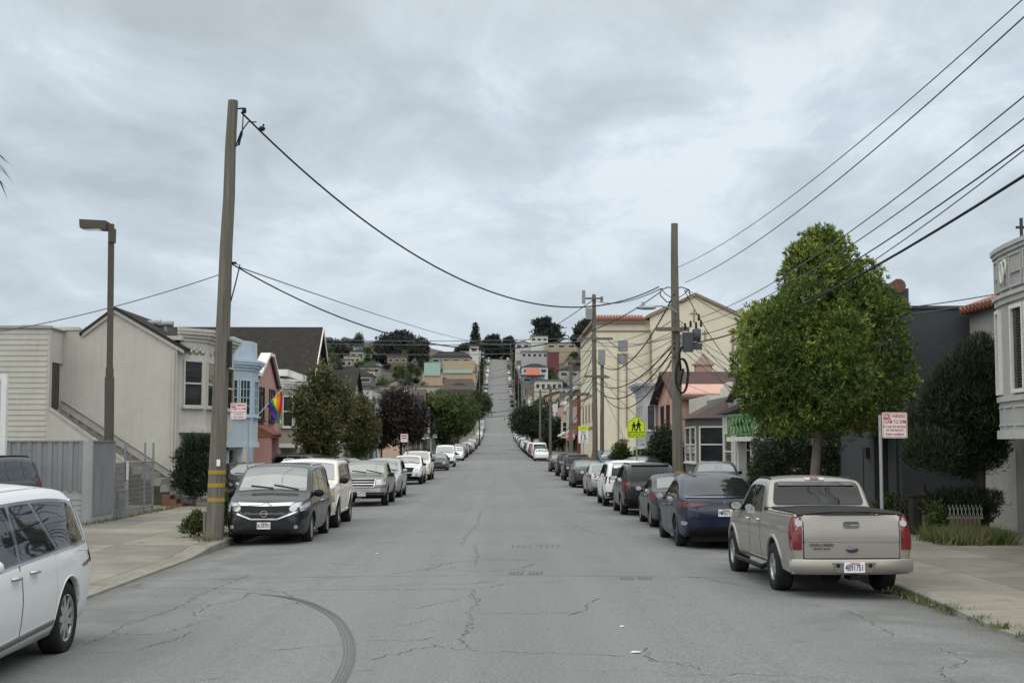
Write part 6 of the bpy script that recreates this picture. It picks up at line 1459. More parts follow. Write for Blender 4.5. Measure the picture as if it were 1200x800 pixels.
g.box(XL_ - .08, XL_ - .003, Y, 192, 8.2, 8.45); g.box(XL_ - .09, XL_ - .003, Y, 192, 4.2, 4.5); g.build('wall_band', M_CHT, h_)
g = MB()
for px in (761.5, 857.5, 868):
    a = q(px, 400); yy = Y - .8 if XG0 < a.x < XG1 else Y; g.box(a.x - .12, a.x + .12, yy - .12, yy - .003, 4, q(px, 389).z)
g.build('pilaster_strip', M_CHT, h_)
g = MB()
for px in (724, 734): a = q(px, 400); g.box(a.x - .07, a.x + .07, Y - .16, Y - .003, q(px, 528 if px == 724 else 500).z, q(px, 414).z)
g.box(q(724, 400).x - .06, q(736, 400).x, Y - .15, Y - .003, q(724, 516).z, q(724, 516).z + .14); g.build('downpipe', M_CHT, h_)
for py in (410, 425): a = q(725.5, py); window_at(h_, (a.x, Y, a.z), EX, NC, .9, 1.0, M_CHT, M_HGL, None, .1, False)
a = q(797, 399); window_at(h_, (a.x, Y - .8, a.z - .5), EX, NC, 1.1, 1.1, M_CHT, M_HGL, None, .1, False)
for px, py, s_ in ((812, 369, 1.0), (825, 392, .8)):
    a = q(px, py); g = MB(); g.box(a.x - .07, a.x + .07, Y - .9, Y - .803, a.z - .95 * s_, a.z + .55 * s_); g.box(a.x - .42 * s_, a.x + .42 * s_, Y - .89, Y - .803, a.z + .02, a.z + .15); g.build('wall_cross', M_CHT, h_)
for k in range(4):
    for z in (5.3,): window_at(h_, HP(1, XL_, 167 + k * 6, 0, z), AX(0), NS(1), 1.5, 2.0, M_CHT, M_HG, 'v', .1)
g = MB(); g.box(XL_ + .6, XR_ - .4, Y + .7, 191.5, ZE, ZE + .1); g.prism([(XL_ + .4, Y + 3, ZE + .1), (XR_ - .2, Y + 3, ZE + .1), (XR_ - .2, 190, ZE + .1), (XL_ + .4, 190, ZE + .1)], (0, 0, .5)); g.build('roof', M_TILE, h_)
# brick corner building and ornate neighbour
for (u0, u1, hg, cl_, lab, nm, mt) in ((193, 207, 9.2, 'b', 'red brick building with pale upper band beyond the church', 'brick_building', pmat('wall_brick', (.21, .085, .06), .9, .3, 5)), (207.2, 222.6, 8.4, 'c', 'cream corner building with projecting shop awning beyond the brick building', 'shop_building', stucco('shop_cream', (.46, .42, .34)))):
    h_ = thing(nm, (17, (u0 + u1) / 2, gz(u0)), lab, 'building'); xf = 11.0; z0 = gz(u0)
    g = MB(); HB(g, 1, xf, u0, u1, -16, 0, z0 - .4, z0 + hg); g.build('wall', mt, h_); g = MB(); HB(g, 1, xf, u0, u1, -.5, .3, z0 + hg, z0 + hg + .5); HB(g, 1, xf, u0, u1, -.2, .08, z0 + hg - 1.2, z0 + hg - .8); g.build('cornice', M_WTRIM, h_)
    for k in range(4): window_at(h_, HP(1, xf, u0 + 1.2 + k * 3.1, 0, z0 + 4.8), AX(0), NS(1), 1.5, 2.0)
    window_at(h_, (xf + 1.2, u0, z0 + 5), EX, NC, 1.2, 1.8); window_at(h_, (xf + 4.2, u0, z0 + 5), EX, NC, 1.2, 1.8)
    g = MB(); g.prism([HP(1, xf, u0 + .5, 0, z0 + 3.6), HP(1, xf, u0 + .5, 1.5, z0 + 2.9), HP(1, xf, u0 + .5, 1.5, z0 + 2.6), HP(1, xf, u0 + .5, 0, z0 + 2.9)], (0, u1 - u0 - 1, 0)); g.build('awning', M_WTRIM if cl_ == 'c' else M_CHT, h_)
    for k in range(3): g = MB(); HB(g, 1, xf, u0 + 1 + k * 4.2, u0 + 4 + k * 4.2, -.2, .03, z0, z0 + 2.5); g.build('shop_front', M_HG, h_)
# ---------------------------------------------------------------- houses scattered over the hillside
def hill_house(px0, px1, pyt, Y, dep, colr, label, roof='flat', hgt=7, rm=None, wins=3, name='hill_house', extra=None):
    a, b_ = PY(px0, pyt, Y), PY(px1, pyt, Y); zt = a.z; x0, x1 = a.x, b_.x; zb = min(terr(x0, Y), terr(x1, Y + dep), terr(x0, Y + dep), terr(x1, Y)) - 1; w = x1 - x0; rm = rm or M_TAR
    m_ = pmat('hill_wall_' + label[:14].replace(' ', '_') + str(int(px0)), colr, .9, .12, .3, streak=.15)
    h_ = thing(name, ((x0 + x1) / 2, Y + dep / 2, max(zb, zt - 12)), label, 'house', 'houses scattered over the hillside')
    wt = zt if roof == 'flat' else zt - w * .16
    g = MB(); g.box(x0, x1, Y, Y + dep, zb, wt)
    if roof == 'gable': g.prism([(x0, Y + .005, wt), (x1, Y + .005, wt), ((x0 + x1) / 2, Y + .005, zt - .05)], (0, dep - .01, 0))
    g.build('wall', m_, h_); g = MB()
    if roof == 'flat': g.box(x0 - .3, x1 + .3, Y - .3, Y + dep + .3, wt, wt + .5)
    elif roof == 'gable':
        for s_ in (-1, 1): xm = (x0 + x1) / 2; xe = xm + s_ * (w / 2 + .5); g.prism([(xm, Y - .5, zt), (xe, Y - .5, wt - .1), (xe, Y - .5, wt - .4), (xm, Y - .5, zt - .3)], (0, dep + 1, 0))
    else: g.add([(x0 - .5, Y - .5, wt), (x1 + .5, Y - .5, wt), (x1 + .5, Y + dep + .5, wt), (x0 - .5, Y + dep + .5, wt), (x0 + dep * .35, Y + dep / 2, zt), (x1 - dep * .35, Y + dep / 2, zt)], [(0, 1, 5, 4), (1, 2, 5), (2, 3, 4, 5), (3, 0, 4), (3, 2, 1, 0)])
    g.build('roof', rm, h_)
    for k in range(wins):
        ww = w / (wins * 1.7); xx = x0 + w * (k + .5) / wins - ww / 2
        window_at(h_, (xx, Y, wt - 2.6), EX, NC, ww, 1.5, None, None, None, .15, False, .08)
    return h_
WH = (.50, .50, .47)
hh = hill_house(495, 557, 436, 640, 14, (.40, .31, .22), 'tan and mint green block on the hill left of the road', wins=0, name='apartment_block')
M_MINT = pmat('mint_green', (.30, .42, .36), .8, .08, .4)
a, b_ = PY(497, 425, 639.5), PY(516, 440, 639.5); g = MB(); g.box(a.x, b_.x, 639.4, 645, b_.z, a.z); g.build('mint_block', M_MINT, hh)
a, b_ = PY(519, 422.5, 641), PY(556, 433, 641); g = MB(); g.box(a.x, b_.x, 641.5, 652, b_.z - 1, a.z); g.build('upper_storey', pmat('ochre_wall', (.36, .285, .19), .85, .1, .4), hh)
a, b_ = PY(519, 433, 639.3), PY(554, 437, 639.3); g = MB(); g.box(a.x, b_.x, 639.3, 640.5, b_.z, a.z); g.build('mint_band', M_MINT, hh)
a = PY(519, 449, 640); window_at(hh, (a.x, 640, a.z), EX, NC, 1.5, 2.6, M_DTRIM, M_HG, None, .1, False)
HL = [(440, 556, 453, 590, 10, (.36, .33, .27), 'long low beige building below the tan and mint block', 'flat', 0), (386, 437, 431.5, 560, 14, (.13, .135, .13), 'grey house with dark hipped roof and white window frames, on the left hillside', 'hip', 3),
      (404, 441, 420, 800, 12, WH, 'long white flat roofed building on the left skyline', 'flat', 5), (505, 552, 411, 770, 12, (.20, .20, .20), 'dark roofed house above the tan and mint block', 'hip', 4), (550, 561, 406, 790, 10, WH, 'small white cube house beside the road near the crest', 'flat', 1),
      (370, 398, 437, 640, 12, (.28, .26, .22), 'brown hillside house behind the reddish street tree', 'gable', 2), (330, 362, 440, 620, 12, (.3, .3, .28), 'pale hillside house behind the dark shingle roof', 'gable', 2), (452, 488, 441, 700, 10, (.22, .2, .18), 'taupe hillside house among the trees left of the mint block', 'gable', 2), 
      (440, 470, 470, 330, 12, (.33, .30, .26), 'beige house below the hillside trees on the left', 'hip', 3), (470, 500, 463, 400, 12, (.38, .36, .32), 'cream house behind the purple leaved tree', 'gable', 3),
      (604, 621, 399, 800, 12, (.40, .40, .39), 'small pale grey house beside the road on the right skyline', 'gable', 2), (622, 642, 394, 835, 12, WH, 'white house with dark window strip on the right skyline', 'flat', 3), (611, 642, 412, 720, 12, (.34, .34, .34), 'long pale grey house below the leaning cypress', 'flat', 5), (641.5, 655, 413, 719, 10, (.15, .055, .06), 'dark red box house right of the long pale grey house', 'flat', 0),
      (612, 642, 425, 640, 12, (.42, .46, .52), 'light blue house with grey roof on the right hillside', 'hip', 3), (611, 638, 440, 600, 11, (.15, .18, .22), 'slate blue house under the orange awning', 'flat', 2), (627, 659, 446, 480, 12, (.45, .42, .36), 'cream house with a row of bluish windows on the right hillside', 'flat', 5),
      (640, 668, 458, 410, 12, (.44, .32, .26), 'pinkish beige house below the row of bluish windows', 'gable', 3), (650, 672, 474, 300, 12, (.48, .45, .38), 'cream gabled house behind the brick building', 'gable', 2), (640, 676, 402, 830, 12, (.32, .27, .18), 'ochre walled house right of the leaning cypress', 'flat', 3), 
      (655, 690, 428, 640, 12, (.3, .29, .27), 'grey beige hillside house left of the church', 'hip', 3), (300, 332, 432, 760, 12, (.34, .32, .30), 'far pale house behind the large dark roof', 'gable', 2), (700, 740, 420, 760, 12, (.3, .3, .3), 'far grey house behind the church', 'gable', 2)]
hx = random.Random(21)
for k in range(36):
    left = k < 22; p0 = hx.uniform(362, 480) if left else hx.uniform(612, 672); Y = (430 + 20 * k if left else 420 + 26 * (k - 22)) + hx.uniform(0, 16); w_ = hx.uniform(7, 12) * FPX / Y
    X = (p0 + w_ / 2 - 584) * Y / FPX
    if abs(X) < 24: continue
    zt = terr(X, Y) + hx.uniform(6, 9); pt = 521 - (zt - H_EYE) * FPX / Y; cn = hx.choice(list(HCOL))
    HL.append((p0, p0 + w_, pt, Y, 10, tuple(q_ * 1.0 for q_ in HCOL[cn]), f'{cn} house deep among the hillside trees, {ordn(k + 1 if left else k - 21)} away on the {"left" if left else "right"}', hx.choice(('flat', 'hip', 'gable')), 3))
for (p0, p1, pt, Y, dp, cl_, lab, rf, wn_) in HL: hill_house(p0, p1, pt, Y, dp, cl_, lab, rf, rm=M_SHING if rf != 'flat' else M_TAR, wins=wn_)
a, b_ = PY(616, 433, 599), PY(633, 440, 597); g = MB(); g.prism([(a.x, 599, a.z), (b_.x, 599, a.z), (b_.x, 595, b_.z), (a.x, 595, b_.z)], (0, 0, .35)); g.top('awning_canopy', pmat('orange_canvas', (.34, .105, .06), .8, .1), 'bright orange canvas canopy on the right hillside above the slate blue house', 'canopy')
# ================================================================ poles, wires, signs, lamps
m, nt, b = newmat('weathered_pole_wood'); v = coords(nt)
f1 = noise(nt, mapping(nt, v, (9, 9, .35)), 2, 6, .7); f2 = noise(nt, v, 1.3, 4, .6); f3 = noise(nt, mapping(nt, v, (14, 14, 1.2)), 3, 4, .7)
c = mixc(nt, mrange(nt, f1, .3, .7, 0, 1), (.072, .064, .054), (.185, .170, .142)); c = mixc(nt, mrange(nt, f2, .45, .7, 0, .5), c, (.11, .105, .07)); c = mixc(nt, mrange(nt, f3, .62, .7, 0, .8), c, (.02, .017, .014))
nt.links.new(c, b.inputs['Base Color']); b.inputs['Roughness'].default_value = .95; bump(nt, b, f1, .6, .03)
M_POLE = m
M_WIRE = pmat('cable_black', (.022, .022, .023), .6, .1); M_WIREG = pmat('cable_grey', (.10, .105, .11), .5, .1)
M_YEL = pmat('yellow_band_paint', (.32, .21, .035), .8, .35, 6); M_GALV = pmat('galvanised_post', (.30, .31, .31), .5, .15, 3, metallic=.4)
def pole(px0, py0, px1, py1, Y, r0, r1, label, group='wooden utility poles'):
    a, t = PY(px0, py0, Y), PY(px1, py1, Y)
    base = Vector((a.x, Y, ROADZ(Y) + .0)); t = Vector((t.x, Y, t.z)); o = thing('utility_pole', base, label, 'utility pole', group)
    g = MB(); n = 9; rr = random.Random(int(px0)); g.tube([base.lerp(t, i / n) + Vector((rr.uniform(-.015, .015), 0, 0)) for i in range(n + 1)], [r0 + (r1 - r0) * i / n for i in range(n + 1)], 14); g.build('pole', M_POLE, o)
    return o, base, t
def ptz(base, t, z): return base.lerp(t, (z - base.z) / (t.z - base.z))
PL, PLb, PLt = pole(251, 628, 272.5, 118, 31.7, .205, .115, 'tall weathered wooden pole on the left kerb in front of the black minivan')
g = MB()
for py in (553, 568, 585):
    z = PY(255, py, 31.7).z; p = ptz(PLb, PLt, z); g.tube([p - Vector((0, 0, .045)), p + Vector((0, 0, .045))], .200, 16, False)
g.build('yellow_band', M_YEL, PL)
g = MB(); p = ptz(PLb, PLt, 1.9); g.box(p.x + .02, p.x + .10, p.y - .205, p.y - .19, 1.8, 1.95); g.build('pole_tag', M_PLATE, PL)
g = MB(); g.tube([(PLb.x - .2, PLb.y - .02, .05), (PLb.x - .21, PLb.y - .02, .75)], .05, 8); p = ptz(PLb, PLt, 3.0); g.build('conduit', M_POLE, PL)
g = MB()
p = ptz(PLb, PLt, PY(272, 128, 31.7).z); g.tube([p, p + Vector((.28, 0, .02))], .02, 6); g.lathe([(.001, -.07), (.05, -.06), (.05, .05), (.001, .07)], 'z', tuple(p + Vector((.28, 0, -.03))), 8); p2 = p + Vector((0, 0, -.95))
g.tube([p + Vector((.55, .1, -.28)), p + Vector((.38, 0, -.30)), p + Vector((.22, -.05, -.55)), p2 + Vector((.1, 0, .1)), p2], .016, 6); g.tube([p + Vector((.26, 0, -.08)), p + Vector((.24, 0, -.6)), p2 + Vector((.16, 0, .12)), p2], .014, 6); g.tube([p + Vector((.22, 0, -.55)), p + Vector((.16, 0, -.85))], .03, 6)
g.build('insulator_and_leads', M_WIRE, PL)
g = MB(); p = PY(271, 308, 31.7); g.tube([p, p + Vector((.2, 0, -.05)), p + Vector((.1, 0, -.5)), p + Vector((0, 0, -.9))], .016, 6); g.tube([p - Vector((.1, 0, 0)), p + Vector((.12, 0, 0))], .03, 6); g.build('wire_clamp', M_WIRE, PL)
g = MB(); p = PY(267, 415, 31.7); g.box(p.x - .04, p.x + .08, p.y - .1, p.y + .1, p.z - .3, p.z + .3); g.build('junction_box', M_WIRE, PL)
# a small bird perched on the top cable
PRt = PY(790, 262, 50.6); PR, PRb, PRt = pole(795, 556, 790, 262, 50.6, .21, .125, 'tall wooden pole with street lamp arm and transformer on the right kerb')
g = MB(); p = PY(795, 553, 50.6); g.tube([p - Vector((0, 0, .05)), p + Vector((0, 0, .05))], .205, 16, False); g.build('yellow_band', M_YEL, PR)
g = MB(); a, b_ = PY(768, 386, 50.5), PY(807, 386, 50.5); g.box(a.x, b_.x, 50.28, 50.40, a.z - .07, a.z + .07)
g.bar(PY(776, 383, 50.3), PY(791, 373, 50.35), .03); g.bar(PY(805, 383, 50.3), PY(793, 373, 50.35), .03); ca = g.build('crossarm', M_POLE, PR)
g = MB(); a = PY(793, 366, 50.4); P = [a, PY(786, 361, 50.3), PY(775, 358.5, 49.8), PY(762, 359, 49.2)]; g.tube(P, .03, 8); la = g.build('lamp_arm', M_GALV, PR)
g = MB(); c_ = PY(757, 360.5, 48.9); g.lathe([(.001, -.36), (.09, -.3), (.14, -.05), (.13, .2), (.07, .34), (.001, .38)], 'x', (0, 0, 0), 14)
g.v = [(c_.x + x, c_.y + y, c_.z + z * .55) for x, y, z in g.v]; g.tube([c_ + Vector((-.1, 0, .07)), c_ + Vector((-.1, 0, .2))], .06, 8); g.build('lamp_head', M_GALV, la)
tr = PY(809, 396, 50.2); g = MB(); g.box(tr.x - .26, tr.x + .08, 49.98, 50.4, tr.z - .50, tr.z + .20); g.lathe([(.001, -.24), (.15, -.23), (.16, .20), (.001, .26)], 'z', (tr.x + .22, 50.1, tr.z + .1), 14); g.box(tr.x - .05, tr.x + .4, 50.0, 50.3, tr.z - .42, tr.z - .2); g.build('transformer', pmat('transformer_grey', (.06, .065, .07), .6, .2), PR)
g = MB()
for dx, dz in ((-.2, .42), (0, .5), (.2, .46), (.38, .52), (.3, .75)): g.lathe([(.03, -.12), (.055, -.08), (.03, -.04), (.055, 0), (.03, .04), (.05, .09), (.001, .13)], 'z', (tr.x + dx, 50.1, tr.z + dz), 8)
g.tube([tr + Vector((-.3, 0, -.3)), tr + Vector((-.42, 0, -.6)), tr + Vector((-.35, 0, -1.2)), PY(801, 432, 50.2), PY(797, 452, 50.3)], .045, 8); g.build('bushing', M_WIRE, PR)
g = MB(); c_ = PY(800, 440, 50.15); g.tube([c_ + Vector((.22 * math.cos(t), .03 * t, .62 * math.sin(t))) for t in np.linspace(0, 12.5, 60)], .035, 6); g.build('cable_coil', M_WIRE, PR)
g = MB(); p = PY(791, 338, 50.6)
for sgx in (-1, 1):
    g.tube([p, p + Vector((sgx * .25, 0, .05)), p + Vector((sgx * .52, 0, -.05)), p + Vector((sgx * .55, 0, -.25)), p + Vector((sgx * .3, 0, -.5)), p + Vector((0, 0, -.5))], .022, 6); g.tube([p + Vector((sgx * .5, 0, -.02)), p + Vector((sgx * .35, 0, -.2)), p + Vector((sgx * .12, 0, -.35))], .016, 6)
g.build('wire_bracket', M_WIRE, PR)
P3, P3b, P3t = pole(697.5, 545, 696, 345, 94, .2, .13, 'tall wooden pole with three crossarms in front of the church')
def arm(par, x0, x1, py, Y, dz=.12): a, b_ = PY(x0, py, Y), PY(x1, py, Y); g = MB(); g.box(a.x, b_.x, Y - .24, Y - .13, a.z - dz / 2, a.z + dz / 2); return g.build('crossarm', M_POLE, par)
arm(P3, 684, 706, 350, 94); arm(P3, 676, 718, 397, 94, .16); arm(P3, 685, 711, 441, 94, .16)
g = MB(); a = PY(684, 349, 94); g.box(a.x - .12, a.x + .1, 93.7, 94, a.z - .4, a.z + .5); a = PY(705, 352, 94); g.box(a.x - .1, a.x + .1, 93.8, 94, a.z - .1, a.z + .25); a = PY(692, 366, 94); g.box(a.x - .35, a.x + .1, 93.5, 93.86, a.z - .5, a.z + .25); g.build('pole_equipment', M_METAL, P3)
P4, P4b, P4t = pole(705.5, 545, 705.5, 411, 101, .17, .12, 'short wooden pole with cable box beside the taller church pole'); g = MB(); a = PY(704, 418, 101); g.box(a.x - .2, a.x + .3, 100.6, 100.86, a.z - .6, a.z + .5); g.build('cable_box', M_METAL, P4); arm(P4, 697, 714, 442, 101, .14)
P5, P5b, P5t = pole(669, 535, 669, 418, 127, .2, .13, 'brown wooden pole with wide crossarm beside the stop sign'); arm(P5, 656, 691, 462, 127, .3); arm(P5, 662, 678, 424, 127)
far = [(645, 545, 645, 452, 172), (633, 540, 633, 456, 215), (624, 535, 624.5, 462, 262), (617, 530, 617.5, 455, 320), (612, 520, 612, 446, 390), (607.5, 510, 607.5, 438, 470), (603, 490, 603, 425, 560), (600, 470, 600, 408, 680), (555, 505, 555, 448, 420), (562, 480, 562, 432, 560), (567, 465, 567, 420, 690), (598.5, 440, 598.5, 402, 800)]
FP = []
for i, (a, b_, c_, d_, Y) in enumerate(far):
    sd = 'right' if a > 584 else 'left'; n_ = [k for k in range(len(far)) if (far[k][0] > 584) == (a > 584)].index(i) + 1
    o, pb, pt = pole(a, b_, c_, d_, Y, .2, .14, f'thin far pole, {ordn(n_)} wooden pole up the hill on the {sd} side', 'wooden poles up the hill'); FP.append((o, pb, pt)); arm(o, a - 1700 / Y, a + 1700 / Y, d_ + 5000 / Y / 8, Y, .16)
def wire(p, q, sag, r, label, m=None, group=None, n=20, name='overhead_cable', cat='cable'):
    p, q = Vector(p), Vector(q); g = MB(); g.tube([p.lerp(q, i / n) - Vector((0, 0, 4 * sag * (i / n) * (1 - i / n))) for i in range(n + 1)], r, 5, False)
    return g.top(name, m or M_WIRE, label, cat, group)
# heavy catenaries across the street
A = PY(283, 132, 31.7); B_ = PY(772, 336, 50.5)
A2 = Vector((A.x, A.y, A.z)); c1 = wire(A2, B_, 2.25, .023, 'thick black cable sagging from the left pole top to the right pole', n=40)
sp = MB(); q0 = A2.lerp(B_, .032) - Vector((0, 0, 4 * 2.25 * .032 * .968)); 
sp.lathe([(.001, -.09), (.05, -.06), (.062, 0), (.05, .05), (.001, .08)], 'x', (0, 0, 0), 10); sp.v = [(x + q0.x, y + q0.y, z + q0.z + .10) for x, y, z in sp.v]
sp.lathe([(.001, -.03), (.035, 0), (.001, .035)], 'z', (q0.x + .03, q0.y, q0.z + .185), 8); sp.top('cable_splice', M_WIRE, 'small black splice lump sitting on the thick cable near the left pole top', 'cable fitting')
wire(PY(271, 309, 31.7), PY(775, 341, 50.4), 2.05, .018, 'black cable sagging low from mid left pole across to the right pole', n=40)
wire(PY(280, 313, 31.7), PY(600, 404, 172), .6, .016, 'thin grey wire running from the left pole towards the far hill', M_WIREG)
wire(PY(268, 318, 31.7), PY(-160, 405, 36), .35, .012, 'thin wire from the left pole to beyond the siding building', M_WIREG)
for i, (py, lab) in enumerate(((393, 'upper'), (397.5, 'lower'), (409, 'lowest'))): wire(PY(250, py, 148), PY(700, py + 2, 147), .5, .035, f'{lab} thin wire of three crossing level over the far street junction', M_WIREG)
# lines from the right pole back over the camera
def over(px0, py0, Y0, py1, r, lab, Y1=18.4, Xt=7.0, sagk=.0016, m=None, Ye=-6):
    p = PY(px0, py0, Y0); e = PY(1200, py1, Y1); g = MB(); pts = []
    for i in range(31):
        Y = Y0 + (Ye - Y0) * i / 30; t = (Y0 - Y) / (Y0 - Y1); x = p.x + (e.x - p.x) * t; z = p.z + (e.z - p.z) * t + sagk * (Y - Y0) * (Y - Y1); pts.append((x, Y, z))
    g.tube(pts, r, 6, False); g.top('overhead_cable', m or M_WIRE, lab, 'cable')
over(795, 313, 50.6, -2, .010, 'thin topmost wire of the lines rising to the upper right corner', m=M_WIREG)
over(803, 331, 50.6, 20, .012, 'thin second wire of the lines rising to the upper right', m=M_WIREG)
over(820, 372, 50.3, 113, .011, 'thin third wire of the lines rising to the right edge', m=M_WIREG); over(824, 378, 50.3, 139, .011, 'thin fourth wire of the lines rising to the right edge', m=M_WIREG)
over(822, 392, 50.3, 170, .012, 'dark cable above the thickest one at the right edge'); over(812, 402, 50.3, 206, .022, 'thickest black cable rising to the right edge across the big tree')
over(824, 398, 50.3, 176, .009, 'dark cable just below the upper dark one at the right edge', sagk=.0022)
# service drops and the tangle between poles
DR = [((803, 338, 50.6), (905, 372, 55, 1), .25, .014, 'upper service drop from the right pole behind the big tree'), ((803, 340, 50.6), (905, 385, 56, 1), .3, .014, 'lower service drop from the right pole behind the big tree'), ((802, 340, 50.6), (858, 428, 58, 1), .2, .016, 'steep service drop from the right pole to the white house roof'),
      ((822, 402, 50.2), (872, 446, 60, 1), .2, .013, 'service drop from the transformer to the blue grey house'), ((818, 405, 50.2), (870, 470, 66, 1), .25, .013, 'lowest service drop from the transformer to the blue grey house'), ((1000, 366, 38, 1), (1165, 345, 30, 1), .05, .014, 'upper wire along the charcoal house wall top'), ((1000, 372, 38, 1), (1165, 352, 30, 1), .08, .012, 'lower wire along the charcoal house wall top'),
      ((790, 345, 50.4), (697, 420, 94), 1.6, .03, 'thick drooping cable from the right pole lamp arm to the church pole'), ((790, 402, 50.4), (699, 448, 94), .9, .028, 'sagging telephone cable from right pole to church pole, upper of three'), ((790, 408, 50.4), (699, 455, 94), 1.2, .03, 'sagging telephone cable from right pole to church pole, middle of three'), ((790, 418, 50.4), (706, 460, 101), 1.5, .026, 'sagging telephone cable from right pole to church pole, lowest of three'),
      ((768, 385, 50.4), (684, 397, 94), .4, .014, 'wire from the outer crossarm tip of the right pole to the church pole'), ((806, 385, 50.4), (716, 397, 94), .45, .014, 'wire from the inner crossarm tip of the right pole to the church pole'), ((790, 395, 50.4), (676, 398, 94), .4, .014, 'middle crossarm wire from the right pole to the church pole'),
      ((697, 352, 94), (775, 338, 50.5), .35, .02, 'short rising wire from the church pole top to the right pole'), ((694, 352, 94), (600, 403, 172), .5, .03, 'wire falling from the church pole top towards the far hill'), ((699, 400, 94), (668, 462, 127), .9, .026, 'wire from church pole crossarm to the brown pole, upper'), ((697, 441, 94), (668, 465, 127), .6, .026, 'wire from church pole lowest crossarm to the brown pole'), ((688, 441, 94), (657, 463, 127), .7, .026, 'outer wire from church pole to the brown pole crossarm'),
      ((704, 442, 94), (762, 500, 96, 1), .25, .016, 'service drop from church pole to the flared cornice house'), ((700, 398, 94), (775, 462, 93, 1), .2, .016, 'steep service drop from church pole to the peach house'), ((712, 398, 94), (800, 455, 84, 1), .3, .016, 'long service drop from church pole to the peach roof'), ((715, 400, 94), (860, 470, 75, 1), .4, .014, 'longest service drop from church pole to the cream house'), ((705, 445, 101), (790, 478, 92, 1), .3, .014, 'low service drop from the short pole to the peach house'), ((706, 455, 101), (735, 520, 110, 1), .15, .014, 'short drop from the cable box to the schoolyard hedge'),
      ((697, 445, 94), (640, 520, 150), 1.2, .026, 'slack wire from church pole down to the far pavement poles'), ((669, 440, 127), (632, 460, 215), 1.2, .03, 'wire from the brown pole to the second far pole'), ((669, 463, 127), (645, 462, 172), .8, .03, 'wire from the brown pole crossarm to the first far pole')]
WT = ['white', 'blue grey', 'cream', 'peach', 'flared cornice']
for k in range(5):
    DR.append(((791, 395 + k * 6, 50.4), (742 + k * 9, 448 + 6 * k, 92 - 5 * k, 1), .3 + .1 * k, .011, f'thin slack drop wire, {ordn(k + 1)} down from the right pole towards the church'))
    DR.append(((797, 380 + k * 7, 50.4), (885 + 8 * k, 430 + 14 * k, 56, 1), .25, .011, f'thin drop wire, {ordn(k + 1)} down from the right pole, going behind the tree'))
    DR.append(((697, 398 + 11 * k, 94), (640 - 8 * k, 455 + 6 * k, 172 + 40 * k), .8, .022, f'thin wire, {ordn(k + 1)} down from the church pole, heading up the hill'))
    DR.append(((700, 400 + 10 * k, 94), (790, 388 + 9 * k, 50.4), .5 + .15 * k, .014, f'thin wire joining church pole and right pole, {ordn(k + 1)} of the tangle'))
for a, b_, s_, r_, lab in DR: wire(PY(*a[:3]), PY(*b_[:3]), s_, r_, lab, M_WIRE if r_ > .015 else M_WIREG)
for i in range(7):
    a, b_ = FP[i][2], FP[i + 1][2]; wire(a - Vector((0, 0, .5)), b_ - Vector((0, 0, .5)), 1.2, .045, f'wire span between far poles, {ordn(i + 1)} span up the right side', M_WIRE, 'wire spans up the hill')
for i, (py, Y, x0, x1) in enumerate(((484, 300, 540, 645), (479, 330, 545, 640), (466, 400, 550, 640), (458, 450, 553, 640), (449, 520, 556, 635), (440, 600, 560, 625), (432, 690, 560, 620))):
    wire(PY(x0, py + 4, Y), PY(x1, py - 8, Y + 4), .9, .05, f'wire slanting across the hill road, {ordn(i + 1)} from the foot of the hill', M_WIRE, 'wires crossing the hill road')
# parking lot lamp on the left
o = thing('lot_lamp', (PY(128, 500, 44).x, 44, .15), 'tall brown square lamp post with a flat box lamp, behind the corrugated fence', 'lamp post')
a, t_ = PY(127, 600, 44), PY(130.5, 268, 44); mid = PY(128.5, 436, 44)
M_BRZ = pmat('bronze_paint', (.075, .062, .05), .6, .2, 3)
g = MB(); g.bar((a.x, 44, .1), (mid.x, 44, mid.z - .16), .24); g.bar((mid.x, 44, mid.z), (t_.x, 44, t_.z), .16); g.bar((mid.x, 44, mid.z - .155), (mid.x, 44, mid.z + .14), .20); g.build('post', M_BRZ, o)
g = MB(); h0, h1 = PY(97, 259, 44), PY(132, 272, 43.2)
pr = [(h0.x, 43.6, h0.z), (t_.x - .12, 43.75, h0.z - .02), (t_.x - .12, 43.75, h0.z - .30), (h0.x + .02, 43.6, h0.z - .27)]; g.prism(pr, (0, .55, 0)); g.box(t_.x - .13, t_.x + .07, 43.9, 44.1, h0.z - .30, h0.z - .10); g.box(t_.x - .06, t_.x + .12, 43.86, 44.14, t_.z - .45, t_.z); g.build('lamp_head', M_BRZ, o)
g = MB(); g.box(h0.x + .12, t_.x - .3, 43.70, 44.1, h0.z - .305, h0.z - .29); g.build('lamp_lens', M_HGL, o)
# signs
def sign(name, label, px, pyc, Y, w, h, post_px, mk, yaw=0, post_r=.028, cat='sign', postm=None, post_top=None):
    c_ = PY(px, pyc, Y); o = thing(name, (PY(post_px, pyc, Y + .06).x, Y, ROADZ(Y) + .15), label, cat); r_ = Vector((math.cos(yaw), math.sin(yaw), 0)); n_ = Vector((r_.y, -r_.x, 0)); up = Vector((0, 0, 1))
    pb = PY(post_px, pyc, Y + .06); g = MB(); g.tube([(pb.x, Y + .06, ROADZ(Y) + .1), (pb.x, Y + .06, post_top or (c_.z + h / 2 - .05))], post_r, 8); g.build('post', postm or M_GALV, o)
    mk(o, c_, r_, up, n_, w, h); return o
M_SW = plain('sign_white', (.68, .68, .66), .5); M_SR = plain('sign_red', (.45, .025, .03), .5); M_SY = plain('sign_yellow_green', (.52, .68, .02), .5); M_SK = plain('sign_black', (.015, .015, .015), .6)
def slab2(mb, c_, r_, up, n_, pts, d0, d1): mb.prism([c_ + r_ * x + up * y + n_ * d0 for x, y in pts], n_ * (d1 - d0))
def rect(x0, x1, y0, y1): return [(x0, y0), (x1, y0), (x1, y1), (x0, y1)]
